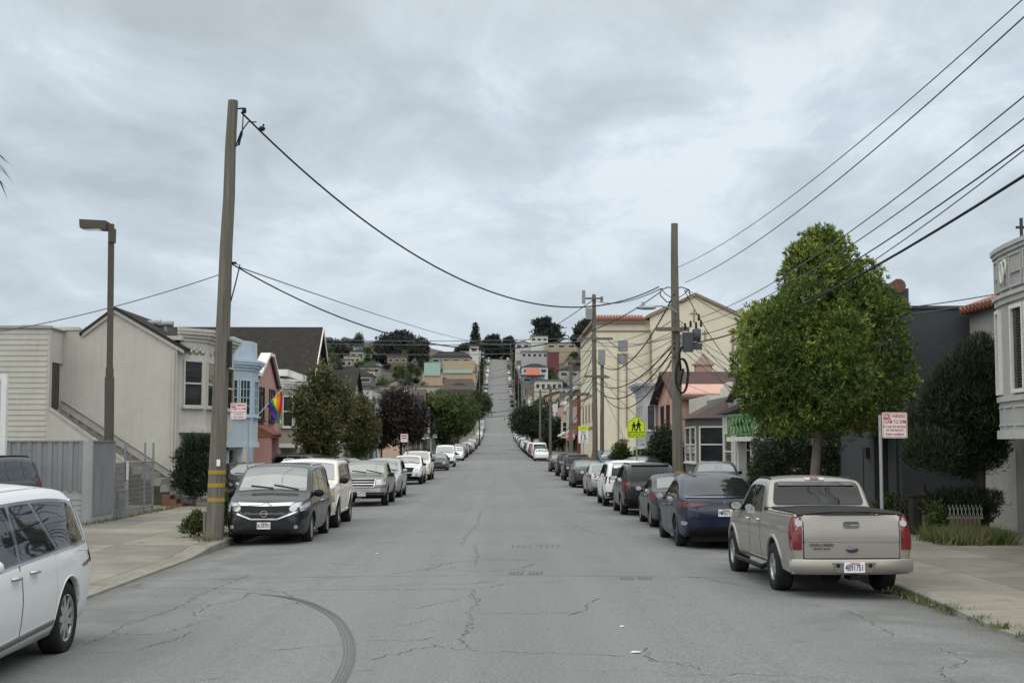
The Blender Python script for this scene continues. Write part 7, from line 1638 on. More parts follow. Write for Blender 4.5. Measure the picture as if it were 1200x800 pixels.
def mk_np(o, c_, r_, up, n_, w, h):
    g = MB(); slab2(g, c_, r_, up, n_, rp(rect(-w / 2, w / 2, -h / 2, h / 2), .03), -.004, .0); pl_ = g.build('sign_plate', M_SW, o)
    g = MB(); e = .014
    for q in (rect(-w / 2 + e, w / 2 - e, h / 2 - e - .008, h / 2 - e), rect(-w / 2 + e, w / 2 - e, -h / 2 + e, -h / 2 + e + .008), rect(-w / 2 + e, -w / 2 + e + .008, -h / 2 + e + .009, h / 2 - e - .009), rect(w / 2 - e - .008, w / 2 - e, -h / 2 + e + .009, h / 2 - e - .009)): slab2(g, c_, r_, up, n_, q, .0, .003)
    slab2(g, c_, r_, up, n_, rect(-w / 2 + .03, -w / 2 + .03 + w * .28, h / 2 - .03 - h * .21, h / 2 - .03), .0, .003)
    T = lambda t, s, x, y, sq=1: put_text(g, t, s, c_ + r_ * x + up * y + n_ * .002, r_, up, .004, sq)
    T('PARKING', h * .19, w * .16, h * .345, .66)
    T('12AM TO 2PM', h * .20, 0, h * .13, .72); T('1ST AND 3RD MONDAY', h * .12, 0, -h * .06, .72); T('OF THE MONTH', h * .12, 0, -h * .20, .8); T('STREET SWEEPING', h * .11, 0, -h * .36, .8)
    g.build('sign_lettering', M_SR, pl_); g = MB(); put_text(g, 'NO', h * .22, c_ + r_ * (-w / 2 + .03 + w * .14) + up * (h * .345) + n_ * .005, r_, up, .004, .8); g.build('sign_lettering', M_SW, pl_)
sign('parking_sign', 'white and red no parking sign on a grey post behind the champagne pickup', 1048.5, 498, 27, .50, .50, 1031.5, mk_np, R(3), .035)
sign('parking_sign', 'small no parking sign on a thin post right of the left wooden pole', 279.5, 481.5, 37.6, .46, .44, 291, mk_np, R(-12), .025, post_top=2.9)
def mk_school(o, c_, r_, up, n_, w, h):
    P = [(-w / 2, -h / 2), (w / 2, -h / 2), (w / 2, h * .2), (0, h / 2), (-w / 2, h * .2)]; g = MB(); slab2(g, c_, r_, up, n_, P, -.005, 0); pl_ = g.build('sign_plate', M_SY, o); g = MB(); e = .93
    for i in range(5):
        a, b_ = Vector(P[i]) * e, Vector(P[(i + 1) % 5]) * e; d = (b_ - a).normalized(); nn = Vector((-d.y, d.x)) * .02; slab2(g, c_, r_, up, n_, [a, b_, b_ + nn, a + nn], 0, .003)
    slab2(g, c_, r_, up, n_, rect(-w / 2 * e, w / 2 * e, -h * .245, -h * .22), 0, .0035); put_text(g, 'SCHOOL', h * .20, c_ + up * (-h * .355) + n_ * .002, r_, up, .004, .86)
    for x0, s_ in ((-.13, .88), (.12, 1.0)):                               # two walking children
        y0 = -h * .19; S = h * .50 * s_
        def pp(q): return [(x0 + x * S, y0 + y * S) for x, y in q]
        slab2(g, c_, r_, up, n_, pp([(.02 + .1 * math.cos(t), .89 + .1 * math.sin(t)) for t in np.linspace(0, 2 * PI, 11)[:-1]]), 0, .003)
        slab2(g, c_, r_, up, n_, pp([(-.12, .40), (.14, .40), (.16, .76), (-.10, .78)]), 0, .0034); slab2(g, c_, r_, up, n_, pp([(-.12, .42), (.02, .42), (-.12, .0), (-.24, .0)]), 0, .0031); slab2(g, c_, r_, up, n_, pp([(.02, .42), (.15, .42), (.22, .0), (.10, .0)]), 0, .0032)
        slab2(g, c_, r_, up, n_, pp([(.12, .74), (.3, .50), (.25, .45), (.06, .66)]), 0, .0036); slab2(g, c_, r_, up, n_, pp([(-.06, .74), (-.26, .52), (-.2, .46), (0, .66)]), 0, .0037)
    g.build('sign_symbol', M_SK, pl_)
sign('school_sign', 'yellow green school crossing sign with two walking figures by the right kerb', 745.5, 500, 73.6, .95, 1.18, 746, mk_school, 0, .04)
def mk_15(o, c_, r_, up, n_, w, h):
    g = MB(); slab2(g, c_, r_, up, n_, rp(rect(-w / 2, w / 2, -h / 2, h * .24), .04), -.005, 0); pl_ = g.build('sign_plate', M_SW, o); g = MB(); slab2(g, c_, r_, up, n_, rp(rect(-w / 2, w / 2, h * .26, h / 2), .03), -.005, 0); p2 = g.build('top_plate', M_SY, o)
    g = MB(); put_text(g, 'SCHOOL', h * .13, c_ + up * h * .38 + n_ * .002, r_, up, .004, .8); g.build('sign_lettering', M_SK, p2)
    g = MB(); put_text(g, 'SPEED', h * .11, c_ + up * h * .16 + n_ * .002, r_, up); put_text(g, 'LIMIT', h * .11, c_ + up * h * .05 + n_ * .002, r_, up); put_text(g, '15', h * .42, c_ + up * (-h * .18) + n_ * .002, r_, up); put_text(g, 'WHEN CHILDREN', h * .06, c_ + up * (-h * .38) + n_ * .002, r_, up); put_text(g, 'ARE PRESENT', h * .06, c_ + up * (-h * .45) + n_ * .002, r_, up); g.build('sign_lettering', M_SK, pl_)
sign('speed_sign', 'white speed limit 15 sign with yellow green school plate beside the stop sign', 683.5, 509, 115, .82, 1.4, 683.5, mk_15, 0, .04)
def mk_stop(o, c_, r_, up, n_, w, h):
    oc = lambda s: [(s * math.cos(R(22.5 + 45 * k)), s * math.sin(R(22.5 + 45 * k))) for k in range(8)]
    g = MB(); slab2(g, c_, r_, up, n_, oc(w * .54), -.005, 0); pl_ = g.build('sign_plate', M_SW, o); g = MB(); slab2(g, c_, r_, up, n_, oc(w * .50), 0, .003); g.build('red_face', M_SR, pl_); g = MB(); put_text(g, 'STOP', h * .38, c_ + n_ * .005, r_, up, .004, .95); g.build('sign_lettering', M_SW, pl_)
sign('stop_sign', 'red octagonal stop sign before the junction on the right', 668.5, 511, 132, .84, .84, 668.6, mk_stop, 0, .035)
def mk_plain(o, c_, r_, up, n_, w, h):
    g = MB(); slab2(g, c_, r_, up, n_, rp(rect(-w / 2, w / 2, -h / 2, h / 2), .03), -.004, 0); pl_ = g.build('sign_plate', M_SW, o); g = MB(); slab2(g, c_, r_, up, n_, rect(-w * .4, w * .4, h * .2, h * .35), 0, .003); slab2(g, c_, r_, up, n_, rect(-w * .35, w * .35, -.05, .02), 0, .003); g.build('sign_lettering', M_SR, pl_)
sign('parking_sign', 'pale parking sign among the left trees above the white pickup', 473.5, 513, 84, .42, .5, 478, mk_plain, R(-5), .03)
sign('parking_sign', 'small white notice on a post under the school crossing sign', 761, 521, 84, .55, .5, 757, mk_plain, 0, .025)
sign('street_sign', 'thin post with white plate on the far right pavement beyond the crossing', 629, 517, 200, .5, .6, 629, mk_plain, 0, .04)
# ================================================================ trees and plants
M_BARK = pmat('grey_bark', (.16, .145, .115), .95, .4, 5, .6, 22); M_BARKD = pmat('dark_bark', (.06, .05, .04), .95, .4, 5, .6, 22)
def unit(n, rng):
    v = rng.normal(size=(n, 3)); return v / np.linalg.norm(v, axis=1, keepdims=True)
def leaf_cloud(blobs, n, length, width, rng, shell=.5, cluster=1, spread=.0, up=.25, outb=.5, noise_amp=.18):
    """n clusters of leaf-shaped faces spread through ellipsoid clumps"""
    bl = np.array(blobs, float); vol = (bl[:, 3] * bl[:, 4] * bl[:, 5]) ** (2 / 3); idx = rng.choice(len(bl), n, p=vol / vol.sum()); b = bl[idx]
    d = unit(n, rng); rad = shell + (1 - shell) * rng.random(n) ** .6; rad *= 1 + noise_amp * rng.normal(size=n)
    c = b[:, :3] + d * b[:, 3:6] * rad[:, None]
    c = np.repeat(c, cluster, 0); d = np.repeat(d, cluster, 0); m = len(c)
    ax = d * outb + unit(m, rng) * .8 + np.array([0, 0, up]); ax /= np.linalg.norm(ax, axis=1, keepdims=True)
    sd = np.cross(ax, unit(m, rng)); sd /= np.linalg.norm(sd, axis=1, keepdims=True) + 1e-9
    L = length * (.65 + .7 * rng.random(m))[:, None]; W = width * (.7 + .6 * rng.random(m))[:, None]
    if cluster > 1: c = c + unit(m, rng) * spread * rng.random((m, 1))
    nn = np.cross(ax, sd)
    p0 = c; p1 = c + ax * L * .45 + sd * W * .5 + nn * L * .06; p2 = c + ax * L; p3 = c + ax * L * .45 - sd * W * .5 + nn * L * .06
    return np.stack([p0, p1, p2, p3], 1).reshape(-1, 3)
def limbs(mb, base, top, r0, r1, blobs, rng, nl=6, fork=.5):
    base, top = Vector(base), Vector(top); n = 6; P = [base.lerp(top, i / n) + Vector((rng.normal() * .03, rng.normal() * .03, 0)) * (i > 0) * (base - top).length * .15 for i in range(n + 1)]
    mb.tube(P, [r0 * (1.35 if i == 0 else 1) + (r1 - r0) * i / n for i in range(n + 1)], 10)
    for k in range(min(nl, len(blobs))):
        q = Vector(blobs[k][:3]); s = base.lerp(top, min(.98, fork + (1 - fork) * (k / max(1, nl)))); m = s.lerp(q, .5) + Vector((rng.normal() * .1, rng.normal() * .1, .1)); mb.tube([s, m, q], [r1 * .8, r1 * .5, r1 * .22], 6)
def tree(name, label, base, top, blobs, n, length, width, mat_, seed=1, r0=.15, r1=.06, cluster=1, spread=.1, shell=.5, cat='tree', group=None, bark=None, nl=6, up=.25, outb=.5, fork=.5, na=.18):
    rng = np.random.default_rng(seed); base = Vector(base); o = thing(name, base, label, cat, group)
    V = leaf_cloud(blobs, n, length, width, rng, shell, cluster, spread, up, outb, na) - np.array(base)
    arr_obj('crown', V, 4, mat_, o); t = MB(); limbs(t, base, top, r0, r1, blobs, rng, nl, fork); t.build('trunk', bark or M_BARK, o); return o
def cone_blobs(rng, c, z0, z1, rprof, n, rb):
    """clumps filling a profile of radius against height"""
    out = []
    for i in range(n):
        t = rng.random(); r = np.interp(t, [q[0] for q in rprof], [q[1] for q in rprof]); a = rng.random() * 2 * PI; rr = r * (.45 + .45 * rng.random() ** .5); s = rb * (.7 + .6 * rng.random()) * min(1, .45 + r / 2)
        out.append((c[0] + rr * math.cos(a), c[1] + rr * math.sin(a), z0 + t * (z1 - z0), s, s, s * .85))
    return out
L_PITT = leafmat('glossy_green_leaves', (.042, .082, .020), (.125, .19, .040), (.32, .37, .07), .42, .75)
L_RED = leafmat('reddish_green_leaves', (.032, .048, .018), (.085, .11, .036), (.18, .115, .055), .45, .8)
L_PURP = leafmat('dark_purple_leaves', (.018, .013, .014), (.042, .028, .03), (.06, .05, .036), .5, .8)
L_DARK = leafmat('dark_conifer_leaves', (.014, .027, .012), (.036, .058, .023), (.06, .078, .03), .6, .7)
L_CYP = leafmat('skyline_cypress_leaves', (.019, .025, .021), (.040, .048, .038), None, .7, .15)  # leaf greens lightened, distance haze put into the colour
L_GRN = leafmat('mid_green_leaves', (.030, .055, .016), (.075, .11, .03), (.13, .15, .035), .5, .25)
L_HILL = leafmat('hill_green_leaves', (.026, .038, .018), (.068, .08, .038), (.10, .095, .055), .6, .12)
L_WEED = leafmat('weed_leaves', (.05, .08, .02), (.13, .15, .05), (.22, .19, .09), .6, 2)
# the big street tree on the right
c_ = PY(968, 540, 35.2); zt = PY(960, 264, 35.2).z; zb = PY(960, 496, 35.2).z; tb = PY(953, 560, 35.2)
rng = np.random.default_rng(3)
prof = [(0, 1.45), (.10, 2.0), (.25, 2.15), (.42, 1.95), (.55, 1.45), (.70, 1.0), (.85, .62), (.95, .3), (1, .1)]
bl = cone_blobs(rng, (c_.x, 35.2), zb + .35, zt - .5, prof, 34, .80)
bl += [(c_.x + dx, 35.2 + dy, z, r, r, r) for dx, dy, z, r in ((-.45, 0, zt - .7, .3), (.15, .1, zt - .5, .36), (-.05, -.2, zt - .28, .26), (1.15, 0, zt - 1.25, .36), (.7, .1, zt - .9, .3), (-.8, .1, zt - 1.4, .32), (1.1, .2, zt - 2.0, .4), (-1.75, 0, zb + 1.4, .6), (1.75, 0, zb + 1.3, .62), (1.7, .2, zb + 2.0, .55), (1.6, -.2, zb + .8, .6), (-1.75, -.2, zb + .8, .6), (-1.35, 0, zb + 2.6, .5), (1.35, 0, zb + 2.7, .5), (0, 0, zb + 1.2, 1.5), (0, 0, zb + 2.4, 1.2))]
tree('street_tree', 'big dense glossy green street tree behind the champagne pickup', (tb.x, 35.2, .15), (c_.x - .05, 35.2, zb + 2.6), bl, 17000, .125, .036, L_PITT, 3, .14, .08, 8, .05, .80, nl=14, up=.35, outb=.8, fork=.4, na=.10)
# topiary columns between tree and balcony house
for i, (px, pt, pb_, Y, w) in enumerate(((913, 470, 560, 44, 1.0), (948, 478, 560, 45.5, 1.05), (985, 480, 560, 43.5, .9), (902, 526, 565, 43, .7))):
    a = PY(px, pt, Y); r_ = w; z0 = .25; rng = np.random.default_rng(20 + i); bl = [(a.x, Y, z0 + (a.z - z0) * t, r_ * (.62 + .38 * math.sin(PI * min(1, t * 1.1 + .1))), r_ * .9, (a.z - z0) * .22) for t in (.15, .38, .6, .82)]
    tree('topiary_bush', ('left tall clipped dark green bush beside the balcony house', 'middle clipped dark green bush behind the big tree trunk', 'clipped dark green bush against the charcoal house', 'low clipped bush at the foot of the tall clipped bushes')[i], (a.x, Y, .15), (a.x, Y, z0 + (a.z - z0) * .7), bl, 9000, .10, .03, L_DARK, 20 + i, .08, .05, 2, .05, .75, 'bush', 'clipped bushes behind the big tree', M_BARKD, na=.07)
# dark cypress with a clipped lower tier
Y = 32.4; a = PY(1128, 520, Y); ztc = PY(1150, 392, Y).z; zm = PY(1128, 560, Y).z
bl = []
for px, py, r_ in ((1150, 408, .30), (1140, 425, .42), (1158, 430, .45), (1125, 450, .55), (1150, 455, .62), (1105, 475, .50), (1135, 485, .75), (1160, 480, .55), (1095, 500, .5), (1118, 512, .7), (1148, 512, .66), (1086, 522, .42), (1105, 532, .46), (1132, 536, .50), (1156, 530, .42), (1074, 535, .3), (1080, 500, .3), (1100, 462, .3), (1118, 436, .28)):
    q = PY(px, py, Y + random.uniform(-.5, .5)); bl.append((q.x, q.y, q.z, r_, r_ * 1.1, r_))
for px, py, r_ in ((1095, 592, .32), (1115, 592, .42), (1138, 590, .42), (1158, 588, .3), (1105, 604, .3), (1130, 607, .36), (1150, 602, .3)):
    q = PY(px, py, Y + random.uniform(-.4, .2)); bl.append((q.x, q.y, q.z, r_, r_ * 1.1, r_ * .75))
tree('cypress_tree', 'dark green cypress with a clipped lower tier in front of the grey bay house', (PY(1150, 600, Y).x, Y, .15), (PY(1148, 500, Y).x, Y, 3.6), bl, 24000, .15, .026, L_DARK, 5, .14, .09, 2, .06, .7, bark=M_BARKD, nl=12, up=1.1, outb=.7, fork=.3, na=.14)
# left near shrub and plants
q = PY(228, 550, 48.6); bl = [(q.x + dx, 48.6 + dy, z, r, r, r * 1.1) for dx, dy, z, r in ((0, 0, 1.35, .55), (-.25, 0, 1.75, .42), (.3, 0, 1.7, .42), (.1, 0, 2.15, .35), (-.4, .1, 1.1, .4), (.45, -.1, 1.15, .42), (-.15, 0, 2.3, .25), (.35, 0, 2.3, .25), (0, .2, .9, .45))]
tree('shrub', 'dark bushy conifer shrub in front of the warm grey stucco house', (q.x, 48.6, .15), (q.x, 48.6, 1.4), bl, 6000, .16, .04, L_DARK, 8, .06, .04, 2, .05, .55, 'shrub', bark=M_BARKD, up=.8)
def plant(name, label, px, py, Y, r, h, n, lm, seed, cat='plant', length=.10, width=.035):
    q = PY(px, py, Y); bl = [(q.x + dx * r, Y + dy * r, .17 + h * z, r * s, r * s, h * .38) for dx, dy, z, s in ((0, 0, .5, .7), (-.5, 0, .4, .5), (.5, .1, .42, .5), (.1, -.3, .75, .4), (-.2, .2, .7, .4))]
    return tree(name, label, (q.x, Y, .15), (q.x, Y, .15 + h * .6), bl, n, length, width, lm, seed, .015, .01, 2, .04, .3, cat, None, M_BARKD, 5, up=.5)
plant('weed_bush', 'low leafy green weed bush growing at the foot of the left pole', 233, 615, 32.6, .42, .5, 1300, L_GRN, 31); plant('weed_bush', 'straggly plant with pinkish tips between the left pole and black minivan', 262, 605, 32.9, .26, .95, 700, L_RED, 32); plant('potted_plant', 'green plant with orange flower beside the blue house door', 275, 560, 57.5, .4, 1.3, 900, L_GRN, 33)
plant('hedge', 'yellow green clipped hedge in front of the pink house', 322, 540, 72, .75, 1.6, 3000, L_GRN, 34, 'hedge'); plant('hedge', 'yellowish low hedge by the charcoal house behind the pickup', 1042, 598, 36, .55, .75, 2200, L_GRN, 35, 'hedge')
plant('potted_plant', 'sparse leafy plant in a dark planter under the cypress', 1100, 605, 31.8, .3, .8, 350, L_GRN, 36)
plant('shrub', 'large dark green shrub below the flared cornice house beside the right pole', 778, 535, 80, 1.25, 2.9, 5200, L_DARK, 37, 'shrub', .2, .07); plant('shrub', 'round olive bush by the schoolyard fence left of the school sign', 728, 533, 99, 1.0, 2.1, 3000, L_GRN, 38, 'shrub', .18, .07); plant('shrub', 'small olive bush right of the school sign post', 752, 535, 97, .8, 1.9, 2200, L_GRN, 39, 'shrub', .18, .07)
# planters and posts under the cypress
g = MB(); q = PY(1078, 605, 33.3); g.box(q.x - .22, q.x + .22, 33.1, 33.5, .12, 1.05); g.box(q.x - .28, q.x + .28, 33.04, 33.56, 1.05, 1.1); g.lathe([(.12, 1.1), (.14, 1.16), (.05, 1.2), (.08, 1.28), (.001, 1.36)], 'z', (q.x + .1, 33.3, 0), 10); g.top('gate_pier', pmat('dark_stained_pier', (.045, .04, .034), .9, .3), 'dark square pier with a pale cap left of the cypress', 'pier')
g = MB(); q = PY(1066, 605, 33.6)
for i in range(5): g.bar((q.x - .35 + i * .12, 33.6, .2), (q.x - .35 + i * .12, 33.6, 1.0), .03)
for k in range(5): g.bar((q.x - .38, 33.6, .25 + k * .17), (q.x + .18, 33.6, .25 + k * .17), .03)
g.top('iron_gate', M_DTRIM, 'small dark lattice gate beside the square pier by the charcoal house', 'gate')
g = MB(); q = PY(1088, 606, 32.6); g.box(q.x - .12, q.x + .12, 32.5, 32.7, .12, 1.15); g.top('wooden_post', pmat('brown_post', (.12, .095, .065), .9, .3), 'brown wooden post with lattice between the pier and cypress', 'post')
g = MB(); q = PY(1131, 610, 31.6)
for i in range(7): g.box(q.x - .34 + i * .1, q.x - .26 + i * .1, 31.55, 31.6, .14, .62)
g.box(q.x - .34, q.x + .34, 31.601, 31.9, .14, .60); pbx = thing('planter_box', (q.x, 31.75, .14), 'brown slatted planter box with pale lattice under the cypress', 'planter'); g.build('slat_box', pmat('planter_wood', (.13, .105, .07), .9, .3), pbx)
g = MB()
for i in range(9): g.bar((q.x - .36 + i * .09, 31.65, .64), (q.x - .30 + i * .09, 31.65, .86), .012); g.bar((q.x - .30 + i * .09, 31.65, .64), (q.x - .36 + i * .09, 31.65, .92), .018)
g.box(q.x - .4, q.x + .42, 31.62, 31.68, .60, .635); g.build('lattice', M_CONC, pbx)
# grass and weeds (uncountable)
def tufts(name, label, pts, n, h, m_, seed, w=.012):
    rng = np.random.default_rng(seed); P = np.array([pts[i] for i in rng.integers(0, len(pts), n)]) + np.concatenate([rng.normal(size=(n, 2)) * .09, np.zeros((n, 1))], 1)
    d = np.concatenate([rng.normal(size=(n, 2)) * .45, np.ones((n, 1))], 1); L = (h * (.4 + rng.random(n)))[:, None]; s = np.concatenate([rng.normal(size=(n, 2)), np.zeros((n, 1))], 1); s /= np.linalg.norm(s, axis=1, keepdims=True)
    V = np.stack([P - s * w, P + s * w, P + d * L * .6 + s * w * .6, P + d * L], 1).reshape(-1, 3); o = arr_obj(name, V, 4, m_); tag(o, label, 'grass', None, 'stuff'); return o
pts = [(x, y, .14) for x in np.linspace(9.6, 11.0, 14) for y in np.linspace(29.6, 31.3, 8)]
tufts('grass', 'tall unmown grass under the cypress beside the grey bay house', pts, 4200, .30, L_WEED, 41)
pts = [(RW + .05 + random.uniform(-.1, .12), y, ROADZ(y) + .03) for y in np.concatenate([np.linspace(18.8, 21.8, 26), np.linspace(14, 18, 6)])]
tufts('grass', 'dry weeds along the right kerb behind the champagne pickup', pts, 1500, .07, L_WEED, 42)
pts = [(-11.0 + random.uniform(0, .15), y, .15) for y in np.linspace(37, 47, 20)] + [(-RW - .3 + random.uniform(-.3, .1), y, .15) for y in np.linspace(31, 33.5, 10)]
tufts('grass', 'small weeds at the foot of the left fence and pole', pts, 900, .10, L_WEED, 43)
# palm whose frond tips reach into the left edge
o = thing('palm_tree', (-15.85, 40, .15), 'palm standing outside the left edge, only dark frond tips showing high in the sky', 'tree')
g = MB(); g.tube([(-15.75, 40, .15), (-15.8, 40, 5), (-15.7, 40, 10.7)], [.28, .2, .17], 10); g.build('trunk', M_BARK, o); g = MB()
for k in range(20):
    a_ = 2 * PI * k / 20; el = .9 - .35 * (k % 3); c_ = Vector((-15.7, 40, 10.7)); P = [c_ + Vector((math.cos(a_) * t * 1.25, math.sin(a_) * t * 1.25, el * t - .95 * t * t)) for t in np.linspace(0, 1.05, 6)]
    for i in range(5):
        w0, w1 = .07 * (1 - i / 5.2), .07 * (1 - (i + 1) / 5.2); s_ = Vector((-math.sin(a_), math.cos(a_), 0)); g.add([P[i] - s_ * w0, P[i] + s_ * w0, P[i + 1] + s_ * w1, P[i + 1] - s_ * w1], [(0, 1, 2, 3)])
        for q_ in (-1, 1): m_ = P[i].lerp(P[i + 1], .5); g.add([P[i], m_, m_ + s_ * q_ * .28 + (P[i + 1] - P[i]) * 1.1 - Vector((0, 0, .1))], [(0, 1, 2)])
g.build('crown', L_DARK, o)
# left street trees
def round_tree(name, label, px, pyt, pyb, Y, wpx, n, ll, lw, lm, seed, zg=None, bark=M_BARKD, group=None, squash=1.0, nb=24, cl=3):
    s = FPX / Y; c0 = PY(px, (pyt + pyb) / 2, Y); R_ = wpx / 2 / s; H = (pyb - pyt) / 2 / s; rng = np.random.default_rng(seed); bl = [(c0.x, Y, c0.z, R_ * .52, R_ * .52, H * .55)]
    for i in range(nb):
        d = unit(1, rng)[0]; r_ = .22 + .26 * rng.random(); bl.append((c0.x + d[0] * R_ * (1 - r_) * 1.05, Y + d[1] * R_ * .8, c0.z + d[2] * H * (1 - r_) * 1.05, R_ * r_, R_ * r_, H * r_ * squash))
    zg = terr(c0.x, Y) if zg is None else zg
    return tree(name, label, (c0.x, Y, zg), (c0.x, Y, c0.z), bl, n, ll, lw, lm, seed, max(.10, R_ * .06), max(.05, R_ * .03), cl, ll * .5, .5, 'tree', group, bark, 8, fork=.55, na=.27)
round_tree('street_tree', 'reddish green street tree on the left pavement, nearer of the pair', 377, 428, 541, 69, 74, 8000, .20, .07, L_RED, 51, .15)
round_tree('street_tree', 'smaller reddish green street tree beyond the nearer one, above the white pickup', 420, 462, 538, 84, 50, 5200, .20, .07, L_RED, 52, .15)
round_tree('street_tree', 'dark purple leaved street tree on the left pavement', 470, 455, 526, 121, 66, 7000, .28, .10, L_PURP, 53)
round_tree('street_tree', 'small dark purple tree left of the larger purple one', 447, 484, 528, 128, 30, 3000, .28, .10, L_PURP, 54)
round_tree('street_tree', 'wide spreading green tree on the left beyond the crossing', 526, 457, 512, 215, 74, 6500, .42, .16, L_GRN, 55, squash=.8); round_tree('street_tree', 'grey green tree beside the hill road left of the first bend', 562, 458, 492, 300, 28, 3000, .5, .2, L_HILL, 56)
round_tree('street_tree', 'dark green round tree on the right beyond the crossing', 623, 474, 512, 250, 52, 5000, .42, .16, L_DARK, 57); round_tree('street_tree', 'dark tree behind the far poles right of the round one', 650, 488, 530, 232, 30, 3000, .42, .16, L_DARK, 58)
# skyline trees
def cypress_sky(label, px, pyt, pyb, Y, wpx, seed, lean=0, n=3500, lm=L_CYP, flat=.55):
    s = FPX / Y; rng = np.random.default_rng(seed); bl = []; base = PY(px - lean * .4, pyb, Y)
    for i in range(15):
        t = (i + .5) / 15; ww = wpx / s / 2 * (.45 + .75 * math.sin(PI * (t * .8 + .15))) ; c0 = PY(px + lean * (t - .5) + rng.normal() * wpx * .10, pyb + (pyt - pyb) * (.12 + .86 * t), Y + rng.normal() * 2); bl.append((c0.x, c0.y, c0.z, ww * (.55 + .4 * rng.random()), ww * .8, (pyb - pyt) / s * .10))
    zg = min(terr(base.x, Y), base.z)
    return tree('cypress_tree', label, (base.x, Y, zg), (base.x, Y, base.z + (pyb - pyt) / s * .7), bl, n, 10 / s * .35, 10 / s * .14, lm, seed, 1.0 / s * 1.2, .5 / s, 2, .3, .4, 'tree', None, M_BARKD, 10, up=.5, fork=.3)
cypress_sky('dark broad cypress standing on the left skyline behind the reddish trees', 391, 401, 432, 800, 44, 61); cypress_sky('large dark spreading cypress on the skyline left of the mint block', 465, 390, 428, 780, 58, 62, 6, 5000); cypress_sky('leaning dark cypress on the right skyline', 640, 374, 405, 850, 30, 63, -8); cypress_sky('dark cypress half hidden by the church corner', 684, 376, 410, 700, 26, 64)
cypress_sky('small dark tree right of the spreading cypress', 494, 398, 425, 800, 16, 65, 0, 1500); cypress_sky('ragged dark tree cluster on the crest left of the road', 578, 394, 424, 930, 24, 66, 0, 2500); cypress_sky('ragged dark tree cluster on the crest right of the road', 597, 397, 426, 920, 18, 67, 0, 2200); cypress_sky('dark low trees on the crest beside the tiered pine', 545, 404, 424, 880, 22, 68, 0, 2000)
# tiered Norfolk pine
Y = 900; s = FPX / Y; c0 = PY(557, 424, Y); zt = PY(557, 380, Y).z; z0 = PY(557, 416, Y).z; bl = []
for k in range(11):
    t = k / 10; rr = (17 / s / 2) * (1.05 - .9 * t) + .4; z = z0 + (zt - z0) * t
    for j in range(7): a_ = 2 * PI * j / 7 + k; bl.append((c0.x + rr * .6 * math.cos(a_), Y + rr * .6 * math.sin(a_), z, rr * .5, rr * .5, .45))
tree('pine_tree', 'tiered pointed pine standing on the crest left of the road', (c0.x, Y, min(terr(c0.x, Y), c0.z)), (c0.x, Y, zt + .5), bl, 2600, 1.5, .5, L_CYP, 70, .6, .15, 2, .3, .5, 'tree', None, M_BARKD, 4)
# small trees along the hill pavements
pr_ = random.Random(4); j = 0
for sgx in (-1, 1):
    y = 236
    while y < 900:
        if not crossing(y):
            j += 1; X = sgx * (9.6 + pr_.uniform(-.3, .5)); hgt = pr_.uniform(3.2, 6.2); r_ = pr_.uniform(1.0, 1.9); rng = np.random.default_rng(900 + j); zg = ROADZ(y) + .1
            bl = [(X, y, zg + hgt * .62, r_ * .7, r_ * .7, hgt * .28)] + [(X + d[0] * r_ * .55, y + d[1] * r_ * .55, zg + hgt * .62 + d[2] * hgt * .2, r_ * .45, r_ * .45, hgt * .16) for d in unit(5, rng)]
            tree('pavement_tree', 'small dark tree on the pavement beside the steep part of the hill road', (X, y, zg), (X, y, zg + hgt * .6), bl, 300, .5 + .0005 * y, .26, pr_.choice((L_HILL, L_CYP, L_GRN, L_DARK)), 900 + j, .12, .07, 2, .3, .45, 'tree', 'small trees lining the hill road', M_BARKD, 3)
        y += pr_.uniform(9, 22)
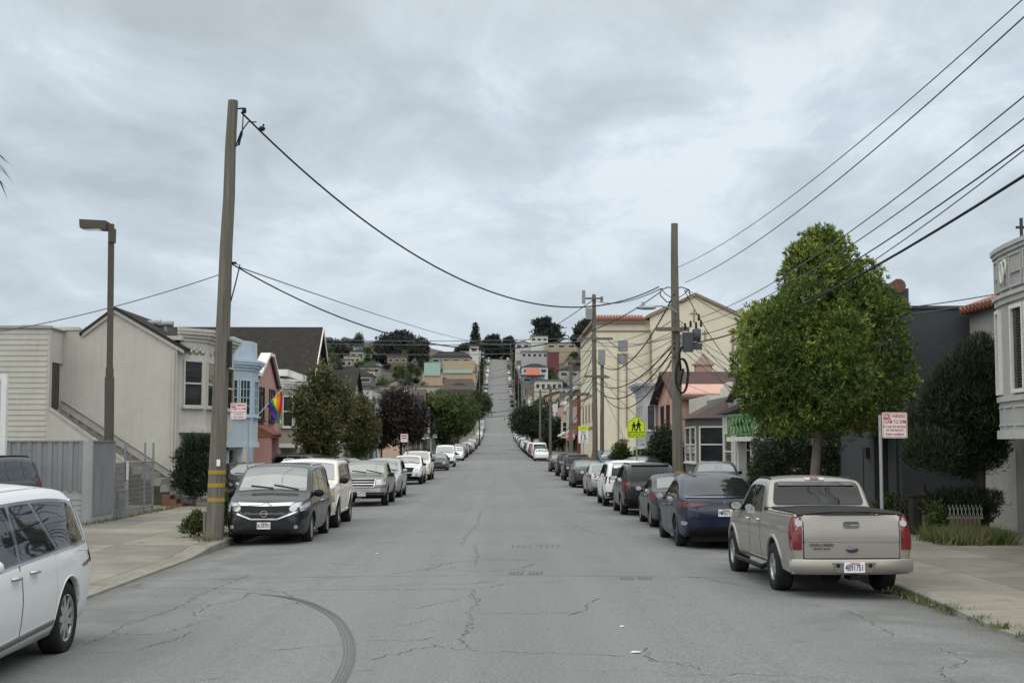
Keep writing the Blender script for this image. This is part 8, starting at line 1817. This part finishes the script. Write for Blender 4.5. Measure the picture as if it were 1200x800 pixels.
# trees at the feet of the hill houses
ft = random.Random(77); i2 = 0
for h_ in [o for o in bpy.data.objects if o.parent is None and o.name.startswith(('hill_house', 'apartment_block'))]:
    wl = [c for c in h_.children if c.name.startswith('wall')][0]; bb_ = [Vector(c) + h_.location for c in wl.bound_box]; x0, x1 = min(q.x for q in bb_), max(q.x for q in bb_); yy = min(q.y for q in bb_); zt = max(q.z for q in bb_)
    for k in range(2):
        X = x0 + (x1 - x0) * (k + ft.random()) / 2; Y = yy - ft.uniform(2.5, 7); zg = terr(X, Y); hgt = max(3.0, (zt - zg) * ft.uniform(.3, .58)); r_ = min(3.4, .28 * hgt + ft.uniform(.8, 1.6)); i2 += 1
        if abs(X) < 12.5: continue
        rng = np.random.default_rng(1300 + i2); bl = [(X, Y, zg + hgt * .6, r_ * .7, r_ * .7, hgt * .3)] + [(X + d[0] * r_ * .6, Y + d[1] * r_ * .6, zg + hgt * .6 + d[2] * hgt * .27, r_ * .45, r_ * .45, hgt * .16) for d in unit(6, rng)]
        tree('hill_tree', 'dark green tree growing among the houses of the far hillside', (X, Y, zg), (X, Y, zg + hgt * .6), bl, 420, .55 + .0006 * Y, .3, ft.choice((L_HILL, L_CYP, L_CYP, L_GRN)), 1300 + i2, .25, .12, 2, .3, .45, 'tree', 'trees scattered over the far hillside', M_BARKD, 4)
# hillside trees
tr_ = random.Random(9); i = 0
for zone in ((330, 500, 430, 475, 300, 880, 110), (500, 566, 452, 500, 230, 620, 26), (600, 690, 405, 500, 230, 900, 50), (604, 668, 405, 500, 430, 690, 20)):
    x0, x1, y0, y1, Ya, Yb, n = zone
    for _ in range(n):
        px = tr_.uniform(x0, x1); Y = tr_.uniform(Ya, Yb); s = FPX / Y; X = (px - 584) / s
        if abs(X) < 9.0: continue
        if abs(X) < 13: X = math.copysign(9.3, X); px = 584 + X * s
        zg = terr(X, Y); hgt = tr_.uniform(4, 11); r_ = tr_.uniform(1.8, 5.0) if abs(X) > 14 else 1.8; i += 1
        rng = np.random.default_rng(300 + i); bl = [(X, Y, zg + hgt * .6, r_ * .7, r_ * .7, hgt * .3)]
        for k in range(7): d = unit(1, rng)[0]; bl.append((X + d[0] * r_ * .6, Y + d[1] * r_ * .6, zg + hgt * .62 + d[2] * hgt * .25, r_ * .45, r_ * .45, hgt * .17))
        tree('hill_tree', 'dark green tree growing among the houses of the far hillside', (X, Y, zg), (X, Y, zg + hgt * .6), bl, 420, .55 + .0006 * Y, .3, tr_.choice((L_HILL, L_HILL, L_CYP, L_GRN)), 300 + i, .25, .12, 2, .3, .45, 'tree', 'trees scattered over the far hillside', M_BARKD, 4)
